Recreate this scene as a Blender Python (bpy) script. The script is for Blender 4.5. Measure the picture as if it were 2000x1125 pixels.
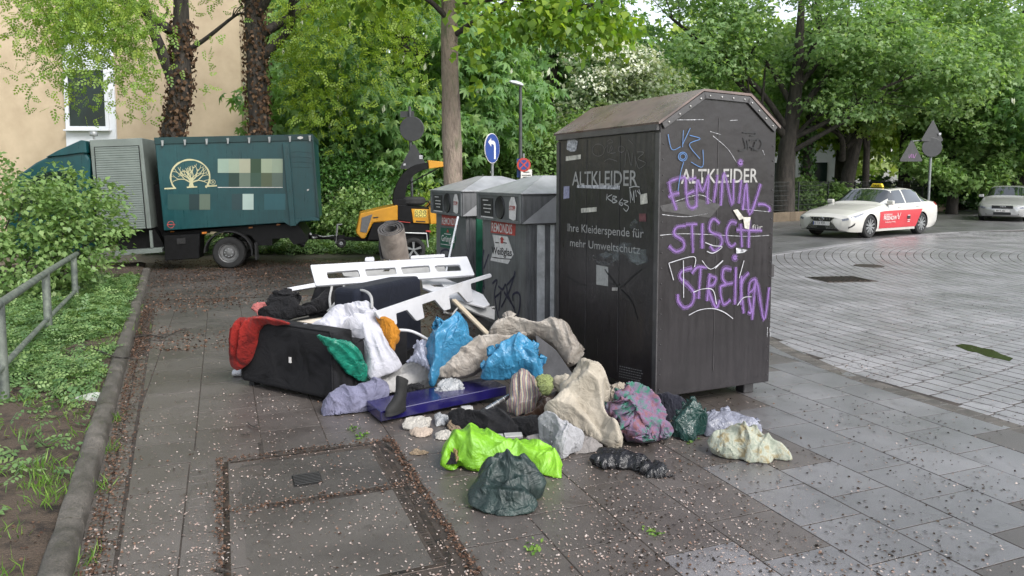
import bpy, bmesh, math, random
import numpy as np
from mathutils import Vector, Matrix, noise as mnoise
for o in list(bpy.data.objects): bpy.data.objects.remove(o, do_unlink=True)
SC = bpy.context.scene; COL = SC.collection
R = math.radians; PI = math.pi
# ------------------------------------------------------------------ camera, sky, sun, exposure
FPX, CAMH, CYP = 1440.0, 1.7, 470.0
PITCH = math.atan((CYP - 350) / FPX)
cd = bpy.data.cameras.new('camera'); cam = bpy.data.objects.new('camera', cd); COL.objects.link(cam)
cam.location = (0, 0, CAMH); cam.rotation_euler = (PI/2 - PITCH, 0, 0)
cd.sensor_width = 36; cd.lens = 36 * FPX / 2000; cd.shift_y = -(562.5 - CYP) / 2000
cd.clip_start = 0.05; cd.clip_end = 600
SC.camera = cam
SUN_DIR = Vector((0.55, -0.62, 0.74)).normalized()          # towards the sun, behind thin cloud
wd = bpy.data.worlds.new('World'); SC.world = wd; wd.use_nodes = True
nt = wd.node_tree; nt.nodes.clear()
sky = nt.nodes.new('ShaderNodeTexSky'); sky.sky_type = 'NISHITA'; sky.sun_disc = False
sky.sun_elevation = math.asin(SUN_DIR.z); sky.sun_rotation = math.atan2(SUN_DIR.x, SUN_DIR.y)
sky.air_density = 1.0; sky.dust_density = 2.0; sky.ozone_density = 1.0; sky.altitude = 50
hs = nt.nodes.new('ShaderNodeHueSaturation'); hs.inputs['Saturation'].default_value = 0.38
bgn = nt.nodes.new('ShaderNodeBackground'); bgn.inputs['Strength'].default_value = 0.15
wo = nt.nodes.new('ShaderNodeOutputWorld')
nt.links.new(sky.outputs[0], hs.inputs['Color']); nt.links.new(hs.outputs[0], bgn.inputs[0]); nt.links.new(bgn.outputs[0], wo.inputs[0])
sl = bpy.data.lights.new('sun', 'SUN'); sl.energy = 1.5; sl.angle = R(25); sl.color = (1, 0.97, 0.93)
sun = bpy.data.objects.new('sun', sl); COL.objects.link(sun)
sun.rotation_euler = SUN_DIR.to_track_quat('Z', 'Y').to_euler()
SC.view_settings.view_transform = 'Standard'; SC.view_settings.look = 'None'
SC.view_settings.exposure = 1.15; SC.view_settings.gamma = 1; SC.view_settings.use_curve_mapping = False
SC.render.engine = 'CYCLES'
SC.cycles.max_bounces = 7; SC.cycles.diffuse_bounces = 4; SC.cycles.transparent_max_bounces = 8
SC.cycles.transmission_bounces = 4; SC.cycles.caustics_reflective = False; SC.cycles.caustics_refractive = False

# ------------------------------------------------------------------ helpers
_c, _s = math.cos(PITCH), math.sin(PITCH)
def _ray(u, v):
    x = (u - 1000) / FPX; y = -(v - CYP) / FPX
    return Vector((x, _c + y * _s, -_s + y * _c))
def G(u, v, z=0.0):
    """surveyed point of height z"""
    d = _ray(u, v); t = (z - CAMH) / d.z
    return Vector((d.x * t, d.y * t, z))
def D(u, v, Y):
    """surveyed point at distance Y"""
    d = _ray(u, v); t = Y / d.y
    return Vector((d.x * t, Y, CAMH + d.z * t))

def link(o, parent=None):
    COL.objects.link(o)
    if parent is not None: o.parent = parent
    return o
def tag(o, label=None, cat=None, group=None, kind=None):
    if label: o['label'] = label
    if cat: o['category'] = cat
    if group: o['group'] = group
    if kind: o['kind'] = kind
    return o
def empty(name, loc=(0, 0, 0), rz=0.0, label=None, cat=None, group=None, rot=None):
    o = bpy.data.objects.new(name, None); link(o); o.location = loc
    o.rotation_euler = rot if rot else (0, 0, rz); o.empty_display_size = 0.1
    return tag(o, label, cat, group)
def mesh_obj(name, me, mt, parent=None):
    if mt is not None: me.materials.append(mt)
    return link(bpy.data.objects.new(name, me), parent)
def dup(o, parent=None, **kw):
    c = o.copy(); COL.objects.link(c); c.parent = parent
    for ch in o.children: dup(ch, c)
    for k, v in kw.items(): c[k] = v
    return c

class MB:
    def __init__(s): s.v = []; s.f = []
    def quad(s, a, b, c, d):
        n = len(s.v); s.v += [tuple(a), tuple(b), tuple(c), tuple(d)]; s.f.append((n, n+1, n+2, n+3)); return s
    def poly(s, pts):
        n = len(s.v); s.v += [tuple(p) for p in pts]; s.f.append(tuple(range(n, n+len(pts)))); return s
    def box(s, c, h, rz=0.0, M=None, top=1.0):
        """centre c, FULL sizes h; top scales the upper face"""
        n = len(s.v); cz, sz = math.cos(rz), math.sin(rz); pts = []
        for k in (-1, 1):
            t = top if k > 0 else 1.0
            for i, j in ((-1, -1), (1, -1), (1, 1), (-1, 1)):
                x, y, z = i*h[0]/2*t, j*h[1]/2*t, k*h[2]/2
                p = Vector((x*cz - y*sz, x*sz + y*cz, z))
                if M is not None: p = M @ p
                pts.append((p.x+c[0], p.y+c[1], p.z+c[2]))
        s.v += pts
        for f in ((0,3,2,1),(4,5,6,7),(0,1,5,4),(1,2,6,5),(2,3,7,6),(3,0,4,7)): s.f.append(tuple(n+i for i in f))
        return s
    def prism(s, poly, o, ux, uy, d):
        """poly in (ux,uy) plane at o, extruded by vector d"""
        o = Vector(o); ux = Vector(ux); uy = Vector(uy); d = Vector(d); n = len(s.v); k = len(poly)
        a = [o + ux*p[0] + uy*p[1] for p in poly]
        s.v += [tuple(p) for p in a] + [tuple(p + d) for p in a]
        if ux.cross(uy).dot(d) > 0: s.f.append(tuple(n+i for i in reversed(range(k)))); s.f.append(tuple(n+k+i for i in range(k))); inv = False
        else: s.f.append(tuple(n+i for i in range(k))); s.f.append(tuple(n+k+i for i in reversed(range(k)))); inv = True
        for i in range(k):
            j = (i+1) % k; q = (n+i, n+j, n+k+j, n+k+i)
            s.f.append(q[::-1] if inv else q)
        return s
    def tube(s, pts, r, seg=8, cap=True):
        pts = [Vector(p) for p in pts]; m = len(pts); n = len(s.v)
        rr = r if hasattr(r, '__len__') else [r]*m
        T = [(pts[min(i+1, m-1)] - pts[max(i-1, 0)]).normalized() for i in range(m)]
        up = Vector((0, 0, 1)) if abs(T[0].z) < 0.9 else Vector((1, 0, 0))
        N = (up - T[0]*up.dot(T[0])).normalized()
        for i in range(m):
            N = (N - T[i]*N.dot(T[i])).normalized(); B = T[i].cross(N)
            for k in range(seg):
                a = 2*PI*k/seg; s.v.append(tuple(pts[i] + (N*math.cos(a) + B*math.sin(a))*rr[i]))
        for i in range(m-1):
            for k in range(seg):
                a, b = n+i*seg+k, n+i*seg+(k+1) % seg
                s.f.append((a, b, b+seg, a+seg))
        if cap: s.f.append(tuple(n+k for k in reversed(range(seg)))); s.f.append(tuple(n+(m-1)*seg+k for k in range(seg)))
        return s
    def lathe(s, prof, o, ax, seg=24, ang=2*PI, ref=None):
        """prof [(radius, along)] about axis ax at o"""
        o = Vector(o); ax = Vector(ax).normalized()
        u = Vector(ref) if ref else (Vector((0, 0, 1)) if abs(ax.z) < 0.9 else Vector((1, 0, 0)))
        u = (u - ax*u.dot(ax)).normalized(); w = ax.cross(u); n = len(s.v); m = len(prof)
        full = abs(ang - 2*PI) < 1e-6; ns = seg if full else seg+1
        for k in range(ns):
            a = ang*k/seg
            for (r, h) in prof: s.v.append(tuple(o + ax*h + (u*math.cos(a) + w*math.sin(a))*r))
        for k in range(seg):
            k2 = (k+1) % ns
            for i in range(m-1):
                s.f.append((n+k*m+i, n+k2*m+i, n+k2*m+i+1, n+k*m+i+1))
        return s
    def grid(s, P, cu=False, cv=False):
        """P[i][j] points"""
        n = len(s.v); a = len(P); b = len(P[0])
        for row in P: s.v += [tuple(p) for p in row]
        for i in range(a if cu else a-1):
            for j in range(b if cv else b-1):
                i2, j2 = (i+1) % a, (j+1) % b
                s.f.append((n+i*b+j, n+i2*b+j, n+i2*b+j2, n+i*b+j2))
        return s
    def build(s, name, mt, parent=None, bevel=0, smooth=False, sharp=35, seg=1, weld=True, rel=None):
        me = bpy.data.meshes.new(name)
        vs = s.v if rel is None else [(x-rel[0], y-rel[1], z-rel[2]) for x, y, z in s.v]
        me.from_pydata(vs, [], s.f)
        if bevel or weld:
            bm = bmesh.new(); bm.from_mesh(me)
            if weld: bmesh.ops.remove_doubles(bm, verts=bm.verts, dist=1e-5)
            bmesh.ops.recalc_face_normals(bm, faces=bm.faces)
            if bevel:
                es = [e for e in bm.edges if len(e.link_faces) == 2 and e.calc_face_angle(0) > R(30)]
                bmesh.ops.bevel(bm, geom=es, offset=bevel, segments=seg, affect='EDGES', clamp_overlap=True, profile=0.5)
            bm.to_mesh(me); bm.free()
        if smooth:
            me.polygons.foreach_set('use_smooth', [True]*len(me.polygons))
            try: me.set_sharp_from_angle(angle=R(sharp))
            except Exception: pass
        o = mesh_obj(name, me, mt, parent)
        if rel is not None: o.location = rel
        return o
def B(name, c, h, mt, parent=None, rz=0, bevel=0, M=None, seg=1): return MB().box(c, h, rz, M).build(name, mt, parent, bevel, seg=seg)
def T(name, pts, r, mt, parent=None, seg=8): return MB().tube(pts, r, seg).build(name, mt, parent, smooth=True)
def catmull(pts, n=6, closed=False):
    pts = [Vector(p) for p in pts]; out = []; m = len(pts)
    for i in range(m if closed else m-1):
        if closed: p0, p1, p2, p3 = pts[i-1], pts[i], pts[(i+1) % m], pts[(i+2) % m]
        else: p0, p1, p2, p3 = pts[max(i-1, 0)], pts[i], pts[i+1], pts[min(i+2, m-1)]
        for k in range(n):
            t = k/n
            out.append(0.5*((2*p1) + (p2-p0)*t + (2*p0-5*p1+4*p2-p3)*t*t + (3*p1-p0-3*p2+p3)*t**3))
    if not closed: out.append(pts[-1])
    return out
def np_mesh(name, V, Fq, mt, parent=None, rnd=None, smooth=False):
    """fast mesh from numpy arrays: V (n,3), Fq (m,k)"""
    me = bpy.data.meshes.new(name); k = Fq.shape[1]
    me.vertices.add(len(V)); me.vertices.foreach_set('co', V.astype(np.float32).ravel())
    me.loops.add(Fq.size); me.loops.foreach_set('vertex_index', Fq.astype(np.int32).ravel())
    me.polygons.add(len(Fq)); me.polygons.foreach_set('loop_start', np.arange(0, Fq.size, k, dtype=np.int32))
    if smooth: me.polygons.foreach_set('use_smooth', np.ones(len(Fq), dtype=bool))
    me.update(calc_edges=True)
    if rnd is not None:
        at = me.attributes.new('rnd', 'FLOAT', 'FACE'); at.data.foreach_set('value', rnd.astype(np.float32))
    return mesh_obj(name, me, mt, parent)

# ------------------------------------------------------------------ materials
MATS = {}
def _nodes(name):
    m = bpy.data.materials.new(name); m.use_nodes = True; t = m.node_tree
    return m, t, t.nodes['Principled BSDF']
def _ramp(t, cols, pos=None):
    r = t.nodes.new('ShaderNodeValToRGB'); e = r.color_ramp.elements
    while len(e) < len(cols): e.new(0.5)
    for i, c in enumerate(cols):
        e[i].position = pos[i] if pos else i/(len(cols)-1); e[i].color = (c[0], c[1], c[2], 1)
    return r
def _noise(t, scale, detail=4, rough=0.55, vec=None, dist=0):
    n = t.nodes.new('ShaderNodeTexNoise'); n.inputs['Scale'].default_value = scale
    n.inputs['Detail'].default_value = detail; n.inputs['Roughness'].default_value = rough; n.inputs['Distortion'].default_value = dist
    if vec is not None: t.links.new(vec, n.inputs['Vector'])
    return n
def _coord(t, world=False, scale=None):
    if world: g = t.nodes.new('ShaderNodeNewGeometry'); out = g.outputs['Position']
    else: g = t.nodes.new('ShaderNodeTexCoord'); out = g.outputs['Object']
    if scale:
        mp = t.nodes.new('ShaderNodeMapping'); mp.inputs['Scale'].default_value = scale
        t.links.new(out, mp.inputs['Vector']); out = mp.outputs[0]
    return out
def mat(name, col, rough=0.6, var=0.18, scale=6, bump=0.0, bscale=80, metal=0.0, col2=None, col3=None, coat=0.0, sheen=0.0,
        world=False, rvar=0.0, stretch=None, spec=0.5, detail=5, alpha=1.0, trans=0.0, bdist=0.004, wet=None, sss=0.0):
    if name in MATS: return MATS[name]
    m, t, b = _nodes(name); MATS[name] = m
    vec = _coord(t, world, stretch)
    n = _noise(t, scale, detail, 0.6, vec)
    lo = [x*(1-var) for x in col]; hi = [min(1, x*(1+var)) for x in (col2 or col)]
    cols = [lo, hi] if col3 is None else [lo, hi, col3]
    r = _ramp(t, cols, [0.32, 0.68] if col3 is None else [0.3, 0.52, 0.72])
    t.links.new(n.outputs['Fac'], r.inputs[0]); t.links.new(r.outputs[0], b.inputs['Base Color'])
    b.inputs['Roughness'].default_value = rough; b.inputs['Metallic'].default_value = metal
    b.inputs['Specular IOR Level'].default_value = spec
    b.inputs['Coat Weight'].default_value = coat; b.inputs['Sheen Weight'].default_value = sheen
    b.inputs['Alpha'].default_value = alpha; b.inputs['Transmission Weight'].default_value = trans
    if rvar:
        n2 = _noise(t, scale*0.7, 4, 0.6, vec); mr = t.nodes.new('ShaderNodeMapRange')
        mr.inputs[1].default_value = 0.3; mr.inputs[2].default_value = 0.7
        mr.inputs[3].default_value = max(0.02, rough-rvar); mr.inputs[4].default_value = min(1, rough+rvar)
        t.links.new(n2.outputs['Fac'], mr.inputs[0]); t.links.new(mr.outputs[0], b.inputs['Roughness'])
    if bump:
        n3 = _noise(t, bscale, 3, 0.6, vec); bp = t.nodes.new('ShaderNodeBump')
        bp.inputs['Strength'].default_value = bump; bp.inputs['Distance'].default_value = bdist
        t.links.new(n3.outputs['Fac'], bp.inputs['Height']); t.links.new(bp.outputs[0], b.inputs['Normal'])
    return m
CLOTH = 0.66                                                       # scales every cloth colour down evenly to suit the exposure
def fabric(name, col, var=0.15, wr=0.5, wscale=9, rough=0.85, col2=None, col3=None, weave=500, sheen=0.15, scale=5, stain=None, gloss=False):
    """cloth: colour drift, wrinkle relief, fine weave"""
    if name in MATS: return MATS[name]
    m, t, b = _nodes(name); MATS[name] = m
    vec = _coord(t)
    n = _noise(t, scale, 5, 0.6, vec, 0.6)
    col, col2, col3, stain = (None if q is None else tuple(x*CLOTH for x in q) for q in (col, col2, col3, stain))
    lo = [x*(1-var) for x in col]; hi = [min(1, x*(1+var)) for x in (col2 or col)]
    r = _ramp(t, [lo, hi] if col3 is None else [lo, hi, col3], [0.35, 0.65] if col3 is None else [0.36, 0.5, 0.64])
    t.links.new(n.outputs['Fac'], r.inputs[0]); out = r.outputs[0]
    if stain:
        n4 = _noise(t, 3.2, 4, 0.65, vec, 1.0); mr = _ramp(t, [(0,0,0), (1,1,1)], [0.58, 0.72]); t.links.new(n4.outputs['Fac'], mr.inputs[0])
        mx = t.nodes.new('ShaderNodeMixRGB'); mx.inputs[2].default_value = (*stain, 1)
        t.links.new(mr.outputs[0], mx.inputs[0]); t.links.new(out, mx.inputs[1]); out = mx.outputs[0]
    t.links.new(out, b.inputs['Base Color'])
    b.inputs['Roughness'].default_value = rough; b.inputs['Sheen Weight'].default_value = sheen*.5; b.inputs['Specular IOR Level'].default_value = .5 if rough < .6 else .2
    n2 = _noise(t, wscale, 4, 0.5, vec, 1.2); n3 = _noise(t, weave, 1, 0.5, vec)
    ad = t.nodes.new('ShaderNodeMath'); ad.operation = 'MULTIPLY_ADD'; ad.inputs[1].default_value = 0.02
    t.links.new(n3.outputs['Fac'], ad.inputs[0]); t.links.new(n2.outputs['Fac'], ad.inputs[2])
    bp = t.nodes.new('ShaderNodeBump'); bp.inputs['Strength'].default_value = min(1, wr*1.4); bp.inputs['Distance'].default_value = 0.045
    t.links.new(ad.outputs[0], bp.inputs['Height']); t.links.new(bp.outputs[0], b.inputs['Normal'])
    return m
def plasticfilm(name, col, rough=0.22, alpha=1.0, var=0.25, trans=0.0):
    if name in MATS: return MATS[name]
    m, t, b = _nodes(name); MATS[name] = m
    vec = _coord(t); n = _noise(t, 7, 5, 0.6, vec, 1.5); col = tuple(x*0.7 for x in col)
    r = _ramp(t, [[x*(1-var) for x in col], [min(1, x*(1+var)) for x in col]], [0.3, 0.7])
    t.links.new(n.outputs['Fac'], r.inputs[0]); t.links.new(r.outputs[0], b.inputs['Base Color'])
    b.inputs['Roughness'].default_value = rough; b.inputs['Alpha'].default_value = alpha
    v = t.nodes.new('ShaderNodeTexVoronoi'); v.feature = 'F1'; v.inputs['Scale'].default_value = 22
    nz = _noise(t, 12, 4, 0.6, vec, 2.0); t.links.new(nz.outputs['Color'], v.inputs['Vector'])
    bp = t.nodes.new('ShaderNodeBump'); bp.inputs['Strength'].default_value = 0.7; bp.inputs['Distance'].default_value = 0.02
    t.links.new(nz.outputs['Fac'], bp.inputs['Height']); t.links.new(bp.outputs[0], b.inputs['Normal'])
    return m
def leafmat(name, cols, trans=0.35, rough=0.45, tcol=1.6):
    """leaf: per-leaf colour from the face attribute, light coming through"""
    m, t, b = _nodes(name); MATS[name] = m
    a = t.nodes.new('ShaderNodeAttribute'); a.attribute_name = 'rnd'
    r = _ramp(t, cols); t.links.new(a.outputs['Fac'], r.inputs[0])
    oi = t.nodes.new('ShaderNodeObjectInfo'); hv = t.nodes.new('ShaderNodeHueSaturation')
    mr = t.nodes.new('ShaderNodeMapRange'); mr.inputs[3].default_value = 0.85; mr.inputs[4].default_value = 1.15
    t.links.new(oi.outputs['Random'], mr.inputs[0]); t.links.new(mr.outputs[0], hv.inputs['Value']); t.links.new(r.outputs[0], hv.inputs['Color'])
    t.links.new(hv.outputs[0], b.inputs['Base Color']); b.inputs['Roughness'].default_value = rough
    b.inputs['Specular IOR Level'].default_value = 0.35
    tr = t.nodes.new('ShaderNodeBsdfTranslucent'); g = t.nodes.new('ShaderNodeMixRGB'); g.blend_type = 'MULTIPLY'; g.inputs[0].default_value = 1
    g.inputs[2].default_value = (tcol*1.05, tcol*1.1, tcol*0.5, 1); t.links.new(hv.outputs[0], g.inputs[1]); t.links.new(g.outputs[0], tr.inputs[0])
    mx = t.nodes.new('ShaderNodeMixShader'); mx.inputs[0].default_value = trans
    t.links.new(b.outputs[0], mx.inputs[1]); t.links.new(tr.outputs[0], mx.inputs[2])
    t.links.new(mx.outputs[0], t.nodes['Material Output'].inputs[0])
    return m
def glassmat(name, col=(0.02, 0.03, 0.03), rough=0.05):
    return mat(name, col, rough, 0.05, spec=0.8, coat=0.5)

# ------------------------------------------------------------------ lettering and painted strokes on a plane
def text(name, s, o, ux, uy, size, mt, parent=None, xs=1.0, off=0.003, align='LEFT', bold=0.0):
    cu = bpy.data.curves.new('lettering', 'FONT'); cu.body = s; cu.size = size; cu.align_x = align; cu.offset = bold*size
    cu.resolution_u = 3
    ob = bpy.data.objects.new('lettering', cu); COL.objects.link(ob)
    dg = bpy.context.evaluated_depsgraph_get(); me = bpy.data.meshes.new_from_object(ob.evaluated_get(dg))
    bpy.data.objects.remove(ob); o = Vector(o); ux = Vector(ux).normalized(); uy = Vector(uy).normalized(); n = ux.cross(uy).normalized()
    for v in me.vertices: v.co = o + ux*(v.co.x*xs) + uy*v.co.y + n*off
    me.name = name
    o_ = mesh_obj(name, me, mt, parent); o_['kind'] = 'stuff'; return o_
def ribbon(mb, pts, w, o, ux, uy, off):
    o = Vector(o); ux = Vector(ux); uy = Vector(uy); n = ux.cross(uy).normalized()
    P = catmull([(p[0], p[1], 0) for p in pts], 5); L = []; Q = []
    for i, p in enumerate(P):
        d = (P[min(i+1, len(P)-1)] - P[max(i-1, 0)]); d = d.normalized() if d.length > 1e-9 else Vector((1, 0, 0))
        nn = Vector((-d.y, d.x, 0)); ww = w/2 * (0.85 + 0.3*mnoise.noise(p*9))
        for lst, sg in ((L, 1), (Q, -1)):
            q = p + nn*ww*sg; lst.append(o + ux*q.x + uy*q.y + n*off)
    mb.grid([L, Q]); return mb
def strokes(name, lines, w, o, ux, uy, mt, parent, off=0.003):
    mb = MB()
    for i, l in enumerate(lines): ribbon(mb, l, w, o, ux, uy, off + i*0.0001)
    o_ = mb.build(name, mt, parent, weld=False); o_['kind'] = 'stuff'; return o_
# ------------------------------------------------------------------ ground, pavement, road
rng = random.Random(7); nrg = np.random.default_rng(7)
E1 = Vector((math.cos(R(-68.5)), math.sin(R(-68.5)), 0)); E2 = Vector((-E1.y, E1.x, 0))
def wetmat(name, col, dry, rough=0.42, bump=0.5, bscale=220, moss=None, patch=1.1, dirt=(0.03, 0.022, 0.017), coat=0.0):
    """damp mineral surface: large wet/dry drift, fine grain, a little dirt"""
    m, t, b = _nodes(name); MATS[name] = m
    vec = _coord(t, True)
    n1 = _noise(t, patch, 5, 0.62, vec, 0.4); n2 = _noise(t, bscale, 2, 0.6, vec); n3 = _noise(t, 7, 5, 0.65, vec, 0.6)
    oi = t.nodes.new('ShaderNodeObjectInfo')
    r = _ramp(t, [col, dry], [0.38, 0.66]); t.links.new(n1.outputs['Fac'], r.inputs[0])
    sp = _ramp(t, [(0.5, 0.5, 0.5), (1, 1, 1), (1.6, 1.55, 1.5)], [0.28, 0.5, 0.75]); t.links.new(n2.outputs['Fac'], sp.inputs[0])
    mu = t.nodes.new('ShaderNodeMixRGB'); mu.blend_type = 'MULTIPLY'; mu.inputs[0].default_value = 0.75
    t.links.new(r.outputs[0], mu.inputs[1]); t.links.new(sp.outputs[0], mu.inputs[2])
    ov = t.nodes.new('ShaderNodeHueSaturation'); mr = t.nodes.new('ShaderNodeMapRange'); mr.inputs[3].default_value = 0.87; mr.inputs[4].default_value = 1.13
    t.links.new(oi.outputs['Random'], mr.inputs[0]); t.links.new(mr.outputs[0], ov.inputs['Value']); t.links.new(mu.outputs[0], ov.inputs['Color'])
    dr = _ramp(t, [(0, 0, 0), (1, 1, 1)], [0.56, 0.72]); t.links.new(n3.outputs['Fac'], dr.inputs[0])
    dm = t.nodes.new('ShaderNodeMixRGB'); dm.inputs[2].default_value = (*(moss or dirt), 1)
    dv = t.nodes.new('ShaderNodeMath'); dv.operation = 'MULTIPLY'; dv.inputs[1].default_value = 0.55
    t.links.new(dr.outputs[0], dv.inputs[0]); t.links.new(dv.outputs[0], dm.inputs[0]); t.links.new(ov.outputs[0], dm.inputs[1])
    t.links.new(dm.outputs[0], b.inputs['Base Color'])
    b.inputs['Coat Weight'].default_value = coat; b.inputs['Coat Roughness'].default_value = 0.34; b.inputs['Coat IOR'].default_value = 1.4
    rr = t.nodes.new('ShaderNodeMapRange'); rr.inputs[1].default_value = 0.35; rr.inputs[2].default_value = 0.68
    rr.inputs[3].default_value = rough-0.12; rr.inputs[4].default_value = rough+0.12
    t.links.new(n1.outputs['Fac'], rr.inputs[0]); t.links.new(rr.outputs[0], b.inputs['Roughness'])
    bp = t.nodes.new('ShaderNodeBump'); bp.inputs['Strength'].default_value = bump; bp.inputs['Distance'].default_value = 0.003
    t.links.new(n2.outputs['Fac'], bp.inputs['Height']); t.links.new(bp.outputs[0], b.inputs['Normal']); t.links.new(bp.outputs[0], b.inputs['Coat Normal'])
    return m
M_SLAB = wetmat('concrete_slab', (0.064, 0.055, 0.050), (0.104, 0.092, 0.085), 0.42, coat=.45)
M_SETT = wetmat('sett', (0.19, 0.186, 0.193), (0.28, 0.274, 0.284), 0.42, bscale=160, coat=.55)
M_SLAB_SHEEN = wetmat('road_side_slab', (0.105, 0.101, 0.104), (0.175, 0.170, 0.176), 0.36, coat=.9)  # same slabs, wet sky sheen painted in as a lighter base colour
M_BED = mat('joint_dirt', (0.035, 0.027, 0.021), 0.8, 0.5, 9, 0.6, 120, world=True)
M_ASPH = wetmat('asphalt', (0.042, 0.035, 0.031), (0.068, 0.058, 0.053), 0.45, 0.9, 300, dirt=(0.045, 0.024, 0.014), coat=.4)
M_ASPH2 = wetmat('road_asphalt', (0.085, 0.084, 0.085), (0.13, 0.128, 0.13), 0.45, 0.8, 200, coat=.5)
M_SOIL = mat('soil', (0.032, 0.022, 0.016), 0.95, 0.5, 9, 1.0, 70, col2=(0.06, 0.043, 0.03), col3=(0.095, 0.068, 0.05), world=True, bdist=0.03)
M_LAWN = mat('park_ground', (0.06, 0.085, 0.025), 0.95, 0.3, 0.35, 0.6, 20, col2=(0.09, 0.12, 0.035), col3=(0.20, 0.15, 0.10), world=True)
M_KERB = wetmat('kerb_concrete', (0.055, 0.05, 0.042), (0.12, 0.108, 0.094), 0.65, 1.0, 120, moss=(0.045, 0.045, 0.02), patch=5)
M_VLID = wetmat('cover_concrete', (0.055, 0.049, 0.043), (0.095, 0.086, 0.076), 0.5, 1.2, 330, coat=.2)
M_IRON = mat('wet_iron', (0.028, 0.027, 0.027), 0.45, 0.4, 14, 0.4, 90, metal=0.6, col2=(0.07, 0.05, 0.04))

def sheet(name, pts, z, mt, kind='structure'):
    o = MB().poly([(p[0], p[1], z) for p in pts]).build(name, mt); o['kind'] = kind; return o
sheet('ground', [(-300, -300), (300, -300), (300, 300), (-300, 300)], -0.08, M_LAWN)
ROADEDGE = [(5.4, 0.2), (4.3, 3.0), (3.52, 4.95), (2.97, 6.4), (2.78, 7.8), (2.9, 9.5), (3.5, 12.0)]
pav = sheet('pavement', [(-0.5, 0.2), (-6.6, 13.2), (3.9, 13.2)] + ROADEDGE[::-1], -0.0020, M_BED)
ARC = [(3.5, 12), (4.5, 14.8), (5.92, 16.63), (9.6, 20.0), (13.65, 23.33), (17.6, 24.9), (24, 26.5)]
road = sheet('road', ROADEDGE + ARC[1:] + [(34, 26.8), (34, -3), (6.5, -3)], -0.0062, M_BED)
sheet('asphalt_street', ARC + [(60, 27), (60, 48), (29.5, 44.4), (10.4, 29.2), (3, 23.0), (1.5, 16.5), (2.5, 12)], -0.0012, M_ASPH2)
sheet('driveway', [(-16, 9.9), (-5.35, 10.25), (3.4, 11.9), (2.6, 15.9), (-3, 17.3), (-18, 17.6)], 0.0015, M_ASPH)
# paving slabs, cut to the kerb and to the road edge
def clip(poly, a, b):
    """keep the part left of a->b"""
    out = []; n = len(poly)
    f = lambda p: (b[0]-a[0])*(p[1]-a[1]) - (b[1]-a[1])*(p[0]-a[0])
    for i in range(n):
        p, q = poly[i], poly[(i+1) % n]; fp, fq = f(p), f(q)
        if fp >= 0: out.append(p)
        if (fp >= 0) != (fq >= 0):
            t = fp/(fp-fq); out.append((p[0]+(q[0]-p[0])*t, p[1]+(q[1]-p[1])*t))
    return out
KD = Vector((-0.4566, 1.0, 0)).normalized(); KN = Vector((-KD.y, KD.x, 0))        # along the kerb, and left of it
def kerb_pt(t, w=0.0): return Vector((-1.93, 3.06, 0)) + KD*t + KN*w
VO = Vector((-1.72, 4.30, 0))                                                # far left corner of the vault cover
def PQ(p, q): return VO + E1*p + E2*q
KA, KB = kerb_pt(-4, -0.20), kerb_pt(12, -0.20)
def pav_clip(poly, kerb_off=True):
    if kerb_off: poly = clip(poly, KB, KA)
    mid = Vector((sum(p[0] for p in poly)/max(1, len(poly)), sum(p[1] for p in poly)/max(1, len(poly)), 0)) if poly else None
    for a, b in zip(ROADEDGE, ROADEDGE[1:]):
        if poly and min(a[1], b[1])-0.5 <= mid.y <= max(a[1], b[1])+0.5: poly = clip(poly, a, b)
    if poly: poly = clip(poly, (4.0, 12.0), (-5.4, 10.2))
    return poly
def area(p): return 0.5*abs(sum(p[i][0]*p[(i+1) % len(p)][1]-p[(i+1) % len(p)][0]*p[i][1] for i in range(len(p))))
def slab_mesh(poly, dz, th=0.03, ch=0.0005):
    c = (sum(p[0] for p in poly)/len(poly), sum(p[1] for p in poly)/len(poly))
    n = len(poly); mb = MB(); tx, ty = rng.uniform(-.0025, .0025), rng.uniform(-.0025, .0025)
    rings = []
    for s_, z in ((1, -th), (1, -ch), (None, 0)):
        ring = []
        for p in poly:
            d = Vector((p[0]-c[0], p[1]-c[1])); L = d.length; k = 1 if s_ else (L-ch*1.4)/L
            ring.append((c[0]+d.x*k, c[1]+d.y*k, z + (dz + d.x*tx + d.y*ty if z > -th else 0)))
        rings.append(ring)
    for r0, r1 in zip(rings, rings[1:]):
        for i in range(n): mb.quad(r0[i], r0[(i+1) % n], r1[(i+1) % n], r1[i])
    mb.poly(rings[2]); return mb, (c[0], c[1], 0)
cells = []; g = 0.0042; S = 0.40
for i in range(-16, 16):
    for j in range(-16, 12):
        q0 = 1.02 + S*i
        p0 = -0.10 + S*j + (S/2 if i % 2 else 0)
        p1 = p0+S
        if i < 0 and p1 > -0.05 and p0 < 1.75:
            if i >= -2 and p0 > -0.12: continue
            if i >= -2: p1 = -0.05
            else: q0 -= 0.02
        cells.append((p0, q0, p1, q0+S))
for p0, q0, p1, q1 in list(cells): pass
polys = []
for p0, q0, p1, q1 in cells:
    pts = [PQ(p0+g, q0+g), PQ(p1-g, q0+g), PQ(p1-g, q1-g), PQ(p0+g, q1-g)]
    pts = pav_clip([(p.x, p.y) for p in pts])
    if len(pts) >= 3 and area(pts) > 0.012:
        c = Vector((sum(p[0] for p in pts)/len(pts), sum(p[1] for p in pts)/len(pts)))
        if c.y > 2.2 and abs(c.x) < 0.95*c.y+1.0: polys.append((c.length + (0 if abs(c.x) < 0.70*c.y and c.y > 2.9 else 50), pts))
polys.sort(key=lambda a: a[0])
rest = MB()
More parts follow.
